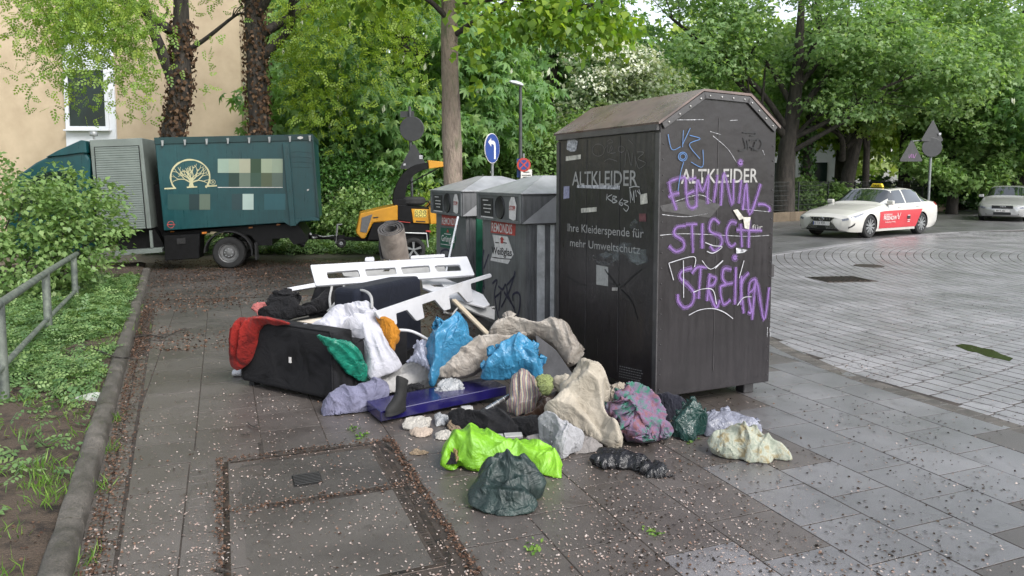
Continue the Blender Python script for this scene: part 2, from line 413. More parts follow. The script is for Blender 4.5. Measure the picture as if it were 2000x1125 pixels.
for k, (d, pts) in enumerate(polys):
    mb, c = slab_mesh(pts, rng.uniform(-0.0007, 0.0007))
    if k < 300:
        mb.build('paving_slab', M_SLAB_SHEEN if (c[0]-1.0)*2.63-(c[1]-3.0)*.97 > rng.uniform(-.8, .8) else M_SLAB, pav, weld=False, rel=c)  # slabs to the right take the copy with painted sheen
    else:
        n = len(rest.v); rest.v += mb.v; rest.f += [tuple(n+x for x in f) for f in mb.f]
if rest.v: rest.build('far_paving_slabs', M_SLAB, pav, weld=False)['kind'] = 'stuff'
# small setts between slabs and kerb, and beside the vault cover
small = MB(); k = 0
def sett(c, a, b, h, d1, d2, jit=0.004):
    c = Vector((c[0]+rng.uniform(-jit, jit), c[1]+rng.uniform(-jit, jit), 0)); ch = 0.0008
    mb = MB(); dz = rng.uniform(-0.0008, 0.0008); rings = []
    for kk, z in ((1, -0.03), (1, h-ch+dz), (0, h+dz)):
        aa, bb = (a/2-(0 if kk else ch), b/2-(0 if kk else ch))
        rings.append([c + d1*aa*i + d2*bb*j + Vector((0, 0, z)) for i, j in ((-1, -1), (1, -1), (1, 1), (-1, 1))])
    for r0, r1 in zip(rings, rings[1:]):
        for i in range(4): mb.quad(r0[i], r0[(i+1) % 4], r1[(i+1) % 4], r1[i])
    mb.poly(rings[2]); return mb, c
for t in np.arange(-0.9, 4.2, 0.105):
    for w in (-0.065, -0.145):
        mb, c = sett(kerb_pt(t + (0.05 if w < -.1 else 0), w), 0.095, 0.07, 0.001, KD, KN)
        mb.build('small_sett', M_SLAB, pav, weld=False, rel=tuple(c))
for t in np.arange(0.0, 1.7, 0.105):
    for q in (-0.14,):
        mb, c = sett(PQ(t, q), 0.095, 0.085, 0.001, E1, E2); mb.build('small_sett', M_SLAB, pav, weld=False, rel=tuple(c))
# road setts in rings that follow the bend
def inside(p, poly):
    r = False; n = len(poly)
    for i in range(n):
        a, b = poly[i], poly[(i+1) % n]
        if (a[1] > p[1]) != (b[1] > p[1]) and p[0] < (b[0]-a[0])*(p[1]-a[1])/(b[1]-a[1]) + a[0]: r = not r
    return r
RPOLY = ROADEDGE + ARC[1:] + [(34, 26.8), (34, -3), (6.5, -3)]
RC = Vector((17.0, 12.2, 0)); got = []
SEWER = [G(1585, 538), G(1680, 540), G(1700, 553), G(1600, 553)]
PUD = G(1925, 687)
rr = 15.9; row = 0
while rr > 5.0:
    a0 = R(88); n = int(rr*R(150)/0.245)
    for i in range(n):
        a = a0 + (i + (0.5 if row % 2 else 0))*0.245/rr
        c = RC + Vector((math.cos(a), math.sin(a), 0))*rr
        if c.y < 2.5 or c.y > 24 or c.x > 1.0*c.y+2.0: continue
        if not inside(c, RPOLY): continue
        if abs(c.x-5.62) < .34 and abs(c.y-12.5) < .30: continue
        got.append((c.length + (0 if abs(c.x) < 0.70*c.y else 50), c, a))
    rr -= 0.165; row += 1
got.sort(key=lambda x: x[0]); mb_all = MB()
for k, (d, c, a) in enumerate(got):
    d2 = Vector((math.cos(a), math.sin(a), 0)); d1 = Vector((-d2.y, d2.x, 0))
    low = 0.0 if (c - Vector((PUD.x, PUD.y, 0))).length < 0.30 else 0
    mb, cc = sett(c, 0.229, 0.149, -0.004+low, d1, d2, 0.003)
    if k < 300: mb.build('sett', M_SETT, road, weld=False, rel=tuple(cc))
    else:
        n = len(mb_all.v); mb_all.v += mb.v; mb_all.f += [tuple(n+x for x in f) for f in mb.f]
mb_all.build('far_setts', M_SETT, road, weld=False)['kind'] = 'stuff'
# flat gutter stones along the road edge
gut = empty('gutter'); gut['kind'] = 'structure'
EP = catmull([(p[0], p[1], 0) for p in ROADEDGE[1:]], 12)
acc = 0
for a, b in zip(EP, EP[1:]):
    d = (b-a); L = d.length; d = d.normalized(); nn = Vector((-d.y, d.x, 0))
    mb, c = sett((a+b)/2 + nn*0.06, L*0.96, 0.16, 0.001, d, nn, 0.0); mb.build('gutter_stone', M_KERB, gut, weld=False, rel=tuple(c))
# border line between setts and asphalt
bor = empty('border_row'); bor['kind'] = 'structure'
EP = catmull([(p[0], p[1], 0) for p in ARC], 14)
for a, b in zip(EP, EP[1:]):
    d = (b-a); L = d.length; d = d.normalized(); nn = Vector((-d.y, d.x, 0))
    mb, c = sett((a+b)/2, L*0.97, 0.22, 0.006, d, nn, 0.0); mb.build('border_stone', M_SETT, bor, weld=False, rel=tuple(c))
# puddle in the low setts
pm = mat('puddle_water', (0.02, 0.018, 0.011), 0.12, 0.2, 3, spec=0.6, world=True)
pts = [(q.x, q.y, -0.0026) for q in (G(u, v) for u, v in ((1866, 674), (1880, 671), (1897, 673), (1918, 679), (1938, 682), (1956, 691), (1979, 699), (1972, 705), (1950, 700), (1928, 696), (1908, 688), (1890, 685), (1876, 679)))]
o = MB().poly(pts).build('puddle', pm); o['kind'] = 'structure'
# drain cover in the road
dr = empty('drain_cover', (5.62, 12.5, 0), R(8), 'dark rectangular iron drain cover set in the sett road', 'drain cover')
B('frame', (0, 0, -0.01), (0.92, 0.72, 0.02), M_IRON, dr, bevel=0.004)
for i in range(9): B('bar', (-0.36+0.09*i, 0, 0.004), (0.045, 0.56, 0.012), M_IRON, dr)
c2 = G(1697, 519); o = MB().lathe([(0.0, 0.004), (0.27, 0.004), (0.30, -0.02)], (0, 0, 0), (0, 0, 1), 24).build('manhole_lid', M_IRON); o.location = (c2.x, c2.y, 0.0)
tag(o, 'small round iron lid in the setts nearer the taxi', 'manhole')
# vault cover with two concrete lids and a steel frame
V = empty('vault_cover', tuple(VO), R(-68.5), 'large rectangular utility cover with two concrete lids and a small grate', 'utility cover')
# local x = E1 (towards camera), y = E2
Wv, Lv = 0.93, 1.60
fr = MB()
for y in (0.0, Wv): fr.box((Lv/2, y, -0.014), (Lv+0.05, 0.035, 0.03))
for x in (0.0, Lv): fr.box((x, Wv/2, -0.015), (0.035, Wv-0.05, 0.03))
fr = fr.build('frame', M_IRON, V, bevel=0.003)
rb = MB()
for y in (0.045, Wv-0.045):
    for i in range(int(Lv/0.026)): rb.box((0.03+0.026*i, y, -0.009), (0.012, 0.03, 0.016))
for x in (0.695, Lv-0.04):
    for i in range(int((Wv-.14)/0.026)): rb.box((x, 0.075+0.026*i, -0.009), (0.03, 0.012, 0.016))
rb = rb.build('ribbed_edge', M_IRON, V, weld=False); rb['kind'] = 'stuff'
B('lid', (0.365, Wv/2, -0.010), (0.60, Wv-0.15, 0.02), M_VLID, V, bevel=0.004)
B('lid', (1.16, Wv/2, -0.010), (0.85, Wv-0.15, 0.02), M_VLID, V, bevel=0.004)
B('bed', (Lv/2, Wv/2, -0.026), (Lv, Wv, 0.02), M_BED, V)
gc = PQ(0, 0); gl = V.matrix_world
gx, gy = (G(600, 937) - VO).dot(E1), (G(600, 937) - VO).dot(E2)
gr = B('grate', (gx, gy, 0.001), (0.155, 0.155, 0.006), mat('black_hole', (0.006, 0.006, 0.006), 0.5), V)
for i in range(7): B('bar', (gx-0.066+0.022*i, gy, 0.006), (0.011, 0.15, 0.012), MATS['black_hole'], gr, bevel=0.002)
# kerb on the left, stones about a metre long, rounded top
kerb = empty('kerb'); kerb['kind'] = 'structure'
prof = [(-0.06, -0.05), (-0.062, 0.055), (-0.045, 0.088), (0.0, 0.10), (0.045, 0.092), (0.062, 0.06), (0.066, -0.05)]
t = -2.6
while t < 10.6:
    L = 0.99; P = []
    for k in range(7):
        tt = t + L*k/6; ro = []
        for (w, z) in prof:
            b = kerb_pt(tt, w + 0.03); j = 0.009*mnoise.noise(Vector((tt*5, w*30, z*30))) + 0.004*mnoise.noise(Vector((tt*23, w*60, z*60)))
            e = 0.012 if k in (0, 6) else 0
            ro.append((b.x + KN.x*j, b.y + KN.y*j, z + j*0.8 - (e if z > 0.05 else 0)))
        P.append(ro)
    c = kerb_pt(t+L/2)
    mb = MB().grid(P); mb.poly(P[0]); mb.poly(P[-1]); mb.build('kerb_stone', M_KERB, kerb, smooth=True, sharp=50, rel=(c.x, c.y, 0)); t += 1.0
# verge soil behind the kerb
P = []
for i in range(90):
    t = -3.2 + i*0.18; row_ = []
    for j in range(46):
        w = 0.085 + 0.12*j*(1+j*0.035); p = kerb_pt(t, w)
        z = 0.052 + 0.03*mnoise.noise(Vector((p.x*1.3, p.y*1.3, 0))) + 0.016*mnoise.noise(Vector((p.x*6, p.y*6, 2))) + min(0.25, 0.02*max(0, w-0.3))
        if j == 0: z = 0.03
        row_.append((p.x, p.y, z))
    P.append(row_)
vg = MB().grid(P).build('verge', M_SOIL, smooth=True); vg['kind'] = 'structure'
def verge_z(x, y):
    w = (Vector((x, y, 0)) - Vector((-1.93, 3.06, 0))).dot(KN)
    return 0.052 + 0.03*mnoise.noise(Vector((x*1.3, y*1.3, 0))) + min(0.25, 0.02*max(0, w-0.3))
# railing
M_RAIL = mat('galvanised_rail', (0.14, 0.16, 0.15), 0.5, 0.3, 10, 0.2, 60, metal=0.4, col2=(0.18, 0.2, 0.17))
rl = empty('railing', (-3.8, 5.4, 0.05), 0, 'grey green tubular steel railing on the leafy verge', 'railing')
rp = [(-2.87, 3.36, .80), (-3.80, 5.40, .775), (-4.76, 7.47, .745), (-5.80, 9.70, .69)]
for i, p in enumerate(rp):
    zb = verge_z(p[0], p[1]) - 0.05
    o = MB().tube([(p[0]+3.8, p[1]-5.4, zb-.05), (p[0]+3.8, p[1]-5.4, p[2]-0.05)], 0.038, 12).build('post', M_RAIL, rl, smooth=True)
a = [Vector((p[0]+3.8, p[1]-5.4, p[2]-0.05)) for p in rp]; ext = a[3] + (a[3]-a[2])*0.16
T('top_rail', [a[0]-(a[1]-a[0])*.4, a[0], a[1], a[2], a[3], ext], 0.033, M_RAIL, rl, 12)
dn = Vector((0, 0, -0.47))
T('middle_rail', [a[0]-(a[1]-a[0])*.4+dn, a[0]+dn, a[1]+dn, a[2]+dn, a[3]+dn, ext+dn], 0.024, M_RAIL, rl, 12)
# ------------------------------------------------------------------ foliage engine
def kite(b, d, L, w, n, cup=0.12, bend=0.15):
    """leaf quad from base b along d, half width w, normal n"""
    b, d, n = np.array(b, float), np.array(d, float), np.array(n, float)
    d = d/np.linalg.norm(d); s = np.cross(d, n); s /= np.linalg.norm(s)
    return [b, b + d*L*0.45 + s*w + n*cup*w, b + d*L - n*bend*L, b + d*L*0.45 - s*w + n*cup*w]
def _tm(l): return np.array(l, float)
_n = (0, 0, 1)
TM_LEAF = _tm([kite((0, 0, 0), (0, 1, 0), 1, 0.34, _n)])
TM_BROAD = _tm([kite((0, 0, 0), (0, 1, 0), 1, 0.46, _n, 0.25, 0.25)])
TM_PALM = _tm([kite((0, 0, 0), (math.sin(a), math.cos(a), -0.25), L, 0.17, _n, 0.1, 0.3) for a, L in ((-1.5, .7), (-0.75, .95), (0, 1.05), (0.75, .95), (1.5, .7), (2.3, .5))])
TM_MAPLE = _tm([kite((0, 0, 0), (math.sin(a), math.cos(a), 0), L, 0.24, _n, 0.05, 0.12) for a, L in ((-1.0, .75), (0, 1.0), (1.0, .75))])
_sp = []
for i in range(7):
    a = 0.9 if i % 2 else -0.9
    if i == 6: a = 0.1
    _sp.append(kite((0.02*(1 if i % 2 else -1), 0.13*i, -0.02*i), (math.sin(a), math.cos(a), -0.15), 0.34 - 0.015*i, 0.10, _n))
TM_SPRAY = _tm(_sp)
def place(tmpl, pos, nrm, head, size):
    """copies of a template: returns verts and quads"""
    N = len(pos); K = len(tmpl)
    h = head / (np.linalg.norm(head, axis=1, keepdims=True) + 1e-9)
    n = nrm - h*np.sum(nrm*h, axis=1, keepdims=True); n /= (np.linalg.norm(n, axis=1, keepdims=True) + 1e-9)
    s = np.cross(h, n)
    t = tmpl.reshape(-1, 3)
    V = (t[None, :, 0:1]*s[:, None, :] + t[None, :, 1:2]*h[:, None, :] + t[None, :, 2:3]*n[:, None, :]) * size[:, None, None] + pos[:, None, :]
    V = V.reshape(-1, 3); Fq = np.arange(len(V)).reshape(-1, 4)
    return V, Fq, K
def carve(p, k=1.0, ph=0.0):
    """cheap smooth 3-D noise about 0"""
    x, y, z = p[:, 0]*k+ph, p[:, 1]*k+ph*1.7, p[:, 2]*k+ph*0.6
    return (np.sin(x*1.3+1.7*np.sin(y*0.9+z*.4)) + np.sin(y*1.7+1.3*np.sin(z*1.1+x*.6)) + np.sin(z*1.9+1.5*np.sin(x*1.2-y*.5)))/3
def crown(name, parent, mt, blobs, nclump, per, sig, tmpl, size, seed, droop=0.4, shell=0.45, gap=-0.15, flat=0.55, gk=1.1, up=0.8, zmin=None, zmax=None):
    rg = np.random.default_rng(seed); bl = np.array(blobs, float)
    w = (bl[:, 3]*bl[:, 4]*bl[:, 5])**0.67; ids = rg.choice(len(bl), int(nclump*1.7), p=w/w.sum())
    d = rg.normal(size=(len(ids), 3)); d /= np.linalg.norm(d, axis=1, keepdims=True)
    rad = 1 - (1-shell)*rg.random(len(ids))**1.7
    rad *= 1 + 0.16*carve(d*3 + ids[:, None]*3.1, 1.5, seed)
    c = bl[ids, :3] + d*bl[ids, 3:6]*rad[:, None]
    keep = carve(c, gk, seed*0.37) > gap
    if zmin is not None: keep &= c[:, 2] > zmin
    if zmax is not None: keep &= c[:, 2] < zmax
    c, d = c[keep][:nclump], d[keep][:nclump]; n = len(c)
    pos = np.repeat(c, per, 0) + rg.normal(size=(n*per, 3))*np.array([sig, sig, sig*flat])
    dd = np.repeat(d, per, 0); rn = rg.normal(size=dd.shape)
    nrm = dd*0.45 + np.array([0, 0, up]) + rn*0.42
    head = dd*np.array([1, 1, .3]) + rg.normal(size=dd.shape)*0.75 - np.array([0, 0, droop])
    sz = size*rg.uniform(0.65, 1.25, n*per)
    V, Fq, K = place(tmpl, pos, nrm, head, sz)
    rc = np.repeat(rg.random(n), per)*0.5 + rg.random(n*per)*0.5
    return np_mesh(name, V, Fq, mt, parent, rnd=np.repeat(rc, K))
def strands(name, parent, mt, blobs, ns, lmin, lmax, size, seed, step=0.16, zfloor=None):
    """weeping twigs: sprays strung down hanging lines"""
    rg = np.random.default_rng(seed); bl = np.array(blobs, float)
    w = bl[:, 3]*bl[:, 4]; ids = rg.choice(len(bl), ns, p=w/w.sum())
    a = rg.uniform(0, 2*PI, ns); r = np.sqrt(rg.random(ns))
    st = bl[ids, :3] + np.stack([np.cos(a)*r*bl[ids, 3], np.sin(a)*r*bl[ids, 4], rg.uniform(-1, 1, ns)*bl[ids, 5]], 1)
    kp = carve(st, 0.9, seed) > -0.28; st = st[kp]; a = a[kp]; ns = len(st)
    L = rg.uniform(lmin, lmax, ns)*(0.75 + 0.5*rg.random(ns)); P = []; H = []; S_ = []; C_ = []
    tone = rg.random(ns)
    for i in range(ns):
        k = max(2, int(L[i]/step)); t = np.linspace(0, 1, k)
        out = np.array([math.cos(a[i]), math.sin(a[i]), 0])*rg.uniform(0.1, 0.55)
        ww = rg.normal(size=3)*0.05
        p = st[i] + np.outer(t*(1.6-t*0.9), out*L[i]*0.5) - np.outer(t**1.25, [0, 0, L[i]]) + rg.normal(size=(k, 3))*0.11 + np.outer(np.sin(t*6+i), ww)
        P.append(p); hd = np.tile(out - np.array([0, 0, 0.55]), (k, 1)) + rg.normal(size=(k, 3))*0.75
        H.append(hd); S_.append(np.full(k, size)*rg.uniform(.7, 1.2, k)); C_.append(np.full(k, tone[i]))
    P = np.concatenate(P); H = np.concatenate(H); S_ = np.concatenate(S_); C_ = np.concatenate(C_)
    if zfloor is not None: ok = P[:, 2] > zfloor; P, H, S_, C_ = P[ok], H[ok], S_[ok], C_[ok]
    N_ = rg.normal(size=P.shape)*0.7 + np.array([0.2, -0.5, 0.5])
    V, Fq, K = place(TM_SPRAY, P, N_, H, S_)
    return np_mesh(name, V, Fq, mt, parent, rnd=np.repeat(np.clip(C_*0.5 + rg.random(len(P))*0.5, 0, 1), K))
def bark(name, col, col2, moss=None):
    return mat(name, col, 0.9, 0.35, 5, 0.9, 26, col2=col2, col3=moss, stretch=(2.2, 2.2, 0.5), bdist=0.03)
M_BARK = bark('bark', (0.055, 0.042, 0.032), (0.10, 0.08, 0.062))
M_BARKD = bark('dark_bark', (0.022, 0.019, 0.016), (0.045, 0.038, 0.032))
M_BARKL = bark('linden_bark', (0.11, 0.085, 0.065), (0.19, 0.15, 0.12), (0.10, 0.105, 0.06))
def trunk(parent, pts, radii, mt, seg=12, name='trunk', rough=0.12):
    P = catmull(pts, 6); m = len(P); rr_ = np.interp(np.linspace(0, len(pts)-1, m), range(len(pts)), radii)
    mb = MB().tube(P, list(rr_), seg)
    vs = []
    for v in mb.v:
        q = Vector(v); n_ = mnoise.noise(Vector((q.x*5, q.y*5, q.z*2.2))); i = min(range(m), key=lambda k: (P[k]-q).length_squared)
        vs.append(tuple(P[i] + (q-P[i])*(1 + rough*n_)))
    mb.v = vs
    return mb.build(name, mt, parent, smooth=True, sharp=80)
def limbs(parent, specs, mt, seed, twig=0, name='limb'):
    """specs: (start, end, r0); each limb curved, with side twigs"""
    rg = random.Random(seed)
    for (a, b, r0) in specs:
        a, b = Vector(a), Vector(b); d = b-a; L = d.length
        m1 = a + d*0.35 + Vector((rg.uniform(-1, 1), rg.uniform(-1, 1), rg.uniform(-.2, 1)))*L*0.10
        m2 = a + d*0.7 + Vector((rg.uniform(-1, 1), rg.uniform(-1, 1), rg.uniform(-.5, 1)))*L*0.10
        P = catmull([a, m1, m2, b], 5); n = len(P)
        mb = MB().tube(P, [r0*(1-0.78*i/(n-1)) for i in range(n)], 7)
        for k in range(twig):
            i = rg.randint(n//3, n-2); s = P[i]; dr = (d.normalized() + Vector((rg.uniform(-1, 1), rg.uniform(-1, 1), rg.uniform(-.5, .9)))).normalized()
            Lt = L*rg.uniform(0.22, 0.5); r1 = r0*(1-0.78*i/(n-1))*0.5
            q = [s, s+dr*Lt*.4+Vector((0, 0, .06*Lt)), s+dr*Lt*.75, s+dr*Lt+Vector((rg.uniform(-.2, .2)*Lt, rg.uniform(-.2, .2)*Lt, -.08*Lt))]
            mb.tube(catmull(q, 3), [r1*(1-.8*j/9) for j in range(10)], 5)
        mb.build(name, mt, parent, smooth=True, sharp=80)
def trunk_ivy(parent, pts, rad, mt, n, seed, size=0.09):
    rg = np.random.default_rng(seed); P = np.array([list(p) for p in catmull(pts, 8)]); ids = rg.integers(0, len(P), n)
    a = rg.uniform(0, 2*PI, n); o = np.stack([np.cos(a), np.sin(a), rg.normal(size=n)*.3], 1)
    pos = P[ids] + o*rad*rg.uniform(0.9, 1.3, n)[:, None]; pos[:, 2] += rg.normal(size=n)*0.12
    V, Fq, K = place(TM_BROAD, pos, o + rg.normal(size=o.shape)*.4, np.tile([0, 0, -1.0], (n, 1)) + rg.normal(size=o.shape)*.5, size*rg.uniform(.6, 1.3, n))
    return np_mesh('ivy', V, Fq, mt, parent, rnd=np.repeat(rg.random(n), K))

L_FRESH = leafmat('leaf_fresh', [(0.098, 0.180, 0.036), (0.197, 0.301, 0.055), (0.335, 0.401, 0.078)])
L_YELL = leafmat('leaf_yellow_green', [(0.114, 0.194, 0.023), (0.195, 0.297, 0.031), (0.292, 0.372, 0.047)], 0.42)
L_CHEST = leafmat('leaf_chestnut', [(0.081, 0.172, 0.066), (0.146, 0.266, 0.095), (0.248, 0.358, 0.128)], 0.45, 0.45)
L_MAPLE = leafmat('leaf_maple', [(0.116, 0.197, 0.082), (0.181, 0.289, 0.118), (0.297, 0.381, 0.186)], 0.45, 0.45)
L_PALE = leafmat('leaf_pale', [(0.155, 0.252, 0.073), (0.256, 0.358, 0.106), (0.411, 0.461, 0.188)], 0.35)  # leaf colours lightened, distance haze painted into them
L_DARK = leafmat('leaf_dark', [(0.026, 0.073, 0.018), (0.048, 0.119, 0.026), (0.087, 0.173, 0.035)], 0.18, 0.35)
L_BUSH = leafmat('leaf_bush', [(0.093, 0.180, 0.060), (0.166, 0.270, 0.083), (0.260, 0.351, 0.137)], 0.3)
L_LIND = leafmat('leaf_linden', [(0.081, 0.178, 0.023), (0.147, 0.253, 0.031), (0.325, 0.431, 0.047)], 0.45)
L_IVYB = leafmat('ivy_withered', [(0.04, 0.02, 0.01), (0.08, 0.045, 0.025), (0.13, 0.075, 0.04)], 0.1, 0.7)
L_HAW = leafmat('leaf_hawthorn', [(0.13, 0.20, 0.085), (0.20, 0.26, 0.14), (0.34, 0.37, 0.26)], 0.35)
L_WHITE = leafmat('blossom', [(0.55, 0.58, 0.45), (0.68, 0.70, 0.60), (0.75, 0.75, 0.68)], 0.3, 0.6, 1.0)

# ------------------------------------------------------------------ near trees, left
tA = empty('weeping_tree', (-8.1, 17.6, 0), 0, 'leaning ivy covered tree with drooping leaves in front of the window', 'tree')
pa = [(0, 0, 0), (-.05, 0, 1.4), (.05, 0, 2.6), (.35, -.1, 3.9), (.45, -.2, 5.2), (.6, -.3, 7.5), (.9, -.4, 10)]
trunk(tA, pa, [.38, .31, .25, .24, .18, .12, .06], M_BARKD)
trunk_ivy(tA, pa[:5], 0.25, L_IVYB, 2100, 3)
limbs(tA, [((.3, -.1, 3.7), (-.9, -1.6, 6.6), .16), ((.35, -.1, 4.6), (2.1, -.8, 5.4), .07), ((.4, -.2, 5), (-2.6, -2.2, 6.8), .13), ((.6, -.3, 6.5), (2.6, -2, 8.5), .1), ((.5, -.2, 6), (-1, 1.8, 8.6), .1)], M_BARKD, 5, 4)
strands('crown', tA, L_FRESH, [(-.1, -2.7, 5.2, .95, .8, .7), (-.7, -2.4, 5.8, 1.0, .9, .6), (.9, -2.7, 5.6, .6, .6, .4), (2.3, -2.4, 5.2, .65, .6, .7), (1.6, -2.6, 5.8, .7, .6, .4), (-2.2, -2.0, 7.0, 1.2, 1.0, .4), (.2, -.6, 8.6, 2.2, 2.0, .9)], 1500, .7, 2.0, 0.21, 11, 0.16, 2.85)
tB = empty('weeping_tree', (-6.35, 18.6, 0), 0, 'straight ivy covered tree standing behind the rear of the green truck', 'tree')
pb = [(0, 0, 0), (0, 0, 1.5), (.03, 0, 3), (0, 0, 4.6), (-.02, 0, 6.4), (.1, 0, 9), (.2, 0, 11)]
trunk(tB, pb, [.32, .27, .25, .235, .21, .14, .06], M_BARKD)
trunk_ivy(tB, pb[:5], 0.265, L_IVYB, 2200, 4)
limbs(tB, [((0, 0, 4.6), (1.9, -.6, 6.6), .14), ((0, 0, 5.2), (3.0, .4, 7.4), .13), ((0, 0, 6), (-1.6, .8, 8.4), .1), ((0, 0, 6.8), (1.4, 1.8, 9.4), .1), ((.0, 0, 5.6), (1.2, -2.0, 7.0), .1)], M_BARKD, 6, 5)
strands('crown', tB, L_YELL, [(2.3, -.2, 5.9, 1.6, 1.6, .7), (3.2, .3, 4.7, 1.25, 1.3, .8), (1.7, .2, 4.2, 1.0, 1.2, .9), (3.0, .2, 6.9, 1.4, 1.5, .7), (.2, .6, 9.6, 2.2, 2.0, .8), (1.5, .6, 6.0, .9, 1.0, .6)], 1050, .6, 1.7, 0.24, 12, 0.17, 1.7)
# overhanging canopy whose twigs hang in at the upper left; its stem stands left of the picture
tE = empty('weeping_tree', (-9.6, 8.2, 0.2), 0, 'low leafy twigs hanging in at the upper left corner', 'tree')
trunk(tE, [(0, 0, -.2), (.1, 0, 2), (.3, .2, 4.5), (.5, .5, 8)], [.3, .25, .2, .08], M_BARK)
limbs(tE, [((.2, .1, 3.8), (3.2, 1.6, 5.2), .11), ((.3, .2, 4.8), (2.6, 3.4, 6.2), .1), ((.3, .3, 5.5), (4.2, -1.2, 6.6), .1)], M_BARKD, 8, 4)
strands('crown', tE, L_FRESH, [(2.9, 1.7, 5.5, 1.2, 1.2, .35), (2.4, 3.4, 6.3, 1.6, 1.4, .5), (3.8, -1.0, 6.6, 1.8, 1.6, .5), (.8, .8, 7.2, 2.2, 2.0, .8)], 330, .7, 1.6, 0.20, 13, 0.14, 4.05)
# young linden behind the glass bins
tC = empty('linden_tree', (-0.86, 10.6, 0), 0, 'slim linden trunk rising behind the glass bins', 'tree')
pc = [(0, 0, 0), (.02, 0, 1.3), (0, 0, 2.4), (-.02, 0, 3.6), (.0, 0, 5), (.05, 0, 7.2)]
trunk(tC, pc, [.17, .14, .135, .12, .10, .04], M_BARKL, 14)
limbs(tC, [((0, 0, 3.7), (1.0, -.5, 4.2), .05), ((0, 0, 3.9), (-1.1, -.6, 4.3), .045), ((0, 0, 4.1), (2.1, -.4, 4.1), .05), ((0, 0, 5.2), (-.6, 1.2, 6.4), .05), ((.02, 0, 5.6), (.9, -1.0, 6.6), .05)], M_BARKD, 9, 4)
crown('crown', tC, L_LIND, [(-.55, -.6, 3.75, .45, .5, .45), (-.25, -.7, 3.35, .22, .3, .3), (-1.1, -.5, 4.2, .5, .5, .35), (.35, -.6, 3.75, .42, .5, .5), (.42, -.5, 3.30, .20, .3, .35), (1.1, -.6, 3.95, .6, .6, .42), (1.75, -.5, 3.85, .5, .6, .38), (2.25, -.4, 3.75, .35, .5, .28), (-.6, 0, 5.2, 2.0, 1.6, .8), (1.2, 0, 5.0, 1.6, 1.4, .7), (0, 0, 6.6, 1.2, 1.2, 1)], 640, 14, .13, TM_BROAD, .112, 21, 0.9, 0.25, -0.45, 0.8)

# ------------------------------------------------------------------ park trees
def park_tree(name, label, loc, h, r, tr, lm, blobs, ncl, per, sig, tm, size, seed, lb=None, group=None, mt=M_BARKD, lean=(0, 0), **kw):
    t = empty(name, loc, 0, label, 'tree', group)
    trunk(t, [(0, 0, -.1), (lean[0]*.3, lean[1]*.3, h*.3), (lean[0]*.7, lean[1]*.7, h*.65), (lean[0], lean[1], h)], [r*1.15, r, r*.75, r*.25], mt, 10)
    if lb: limbs(t, lb, mt, seed, 5)
    crown('crown', t, lm, blobs, ncl, per, sig, tm, size, seed, **kw)
    return t
def candles(t, blobs, n, seed, s=0.24):
    rg = np.random.default_rng(seed); bl = np.array(blobs, float); ids = rg.choice(len(bl), n)
    d = rg.normal(size=(n, 3)); d[:, 2] = np.abs(d[:, 2])*.8 - .1; d[:, 1] -= .4; d /= np.linalg.norm(d, axis=1, keepdims=True)
    c = bl[ids, :3] + d*bl[ids, 3:6]*rg.uniform(.98, 1.1, n)[:, None]
    tmpl = _tm([kite((0, 0, 0), (math.sin(a)*.25, math.cos(a)*.25, 1), 1, .22, (math.cos(a), -math.sin(a), 0), 0, 0) for a in (0, 1.05, 2.1)])
    V, Fq, K = place(tmpl, c, np.tile([0, 0, 1.], (n, 1)), np.tile([0., 1, 0], (n, 1)) + rg.normal(size=(n, 3))*.15, s*rg.uniform(.7, 1.2, n))
    o = np_mesh('flower_candles', V, Fq, L_WHITE, t, rnd=np.repeat(rg.random(n), K)); o['kind'] = 'stuff'
CB = [(0, 0, 5.2, 3.6, 3.4, 3.6), (-2.4, -.8, 3.8, 2.2, 2.2, 2.2), (2.2, -1.0, 4.0, 2.3, 2.2, 2.3), (.4, -1.8, 3.2, 2.3, 1.8, 1.9)]
t1 = park_tree('horse_chestnut', 'flowering horse chestnut crown between the linden trunk and the weeping foliage', (-3.4, 23.5, 0), 9, .32, M_BARKD, L_CHEST, CB, 1400, 7, .34, TM_PALM, .265, 31,
     [((0, 0, 2.2), (-2, -1, 4), .14), ((0, 0, 2.8), (2, -1, 4.4), .13), ((0, 0, 4), (.5, -2, 6), .1)], 'horse chestnuts beyond the street', droop=.7, gap=-.22)
candles(t1, CB, 70, 5)
t2 = dup(t1); t2.location = (1.6, 29.5, 0); t2.rotation_euler = (0, 0, 2.2); t2['label'] = 'horse chestnut crown just right of the linden trunk behind the street lamp'
t3 = dup(t1); t3.location = (-8.5, 29, 0); t3.rotation_euler = (0, 0, 4.0); t3.scale = (1.1, 1.1, 1.15); t3['label'] = 'chestnut showing through the weeping foliage behind the truck'
t4 = dup(t1); t4.location = (25.6, 37.5, 0); t4.rotation_euler = (0, 0, 1.1); t4.scale = (1.25, 1.25, 1.25); t4['label'] = 'chestnut full of white flower candles at the far right edge'
t5 = dup(t1); t5.location = (3.9, 33, 0); t5.rotation_euler = (0, 0, 5.2); t5.scale = (1.15, 1.15, 1.1); t5['label'] = 'chestnut rising behind the roof of the dark clothing container'
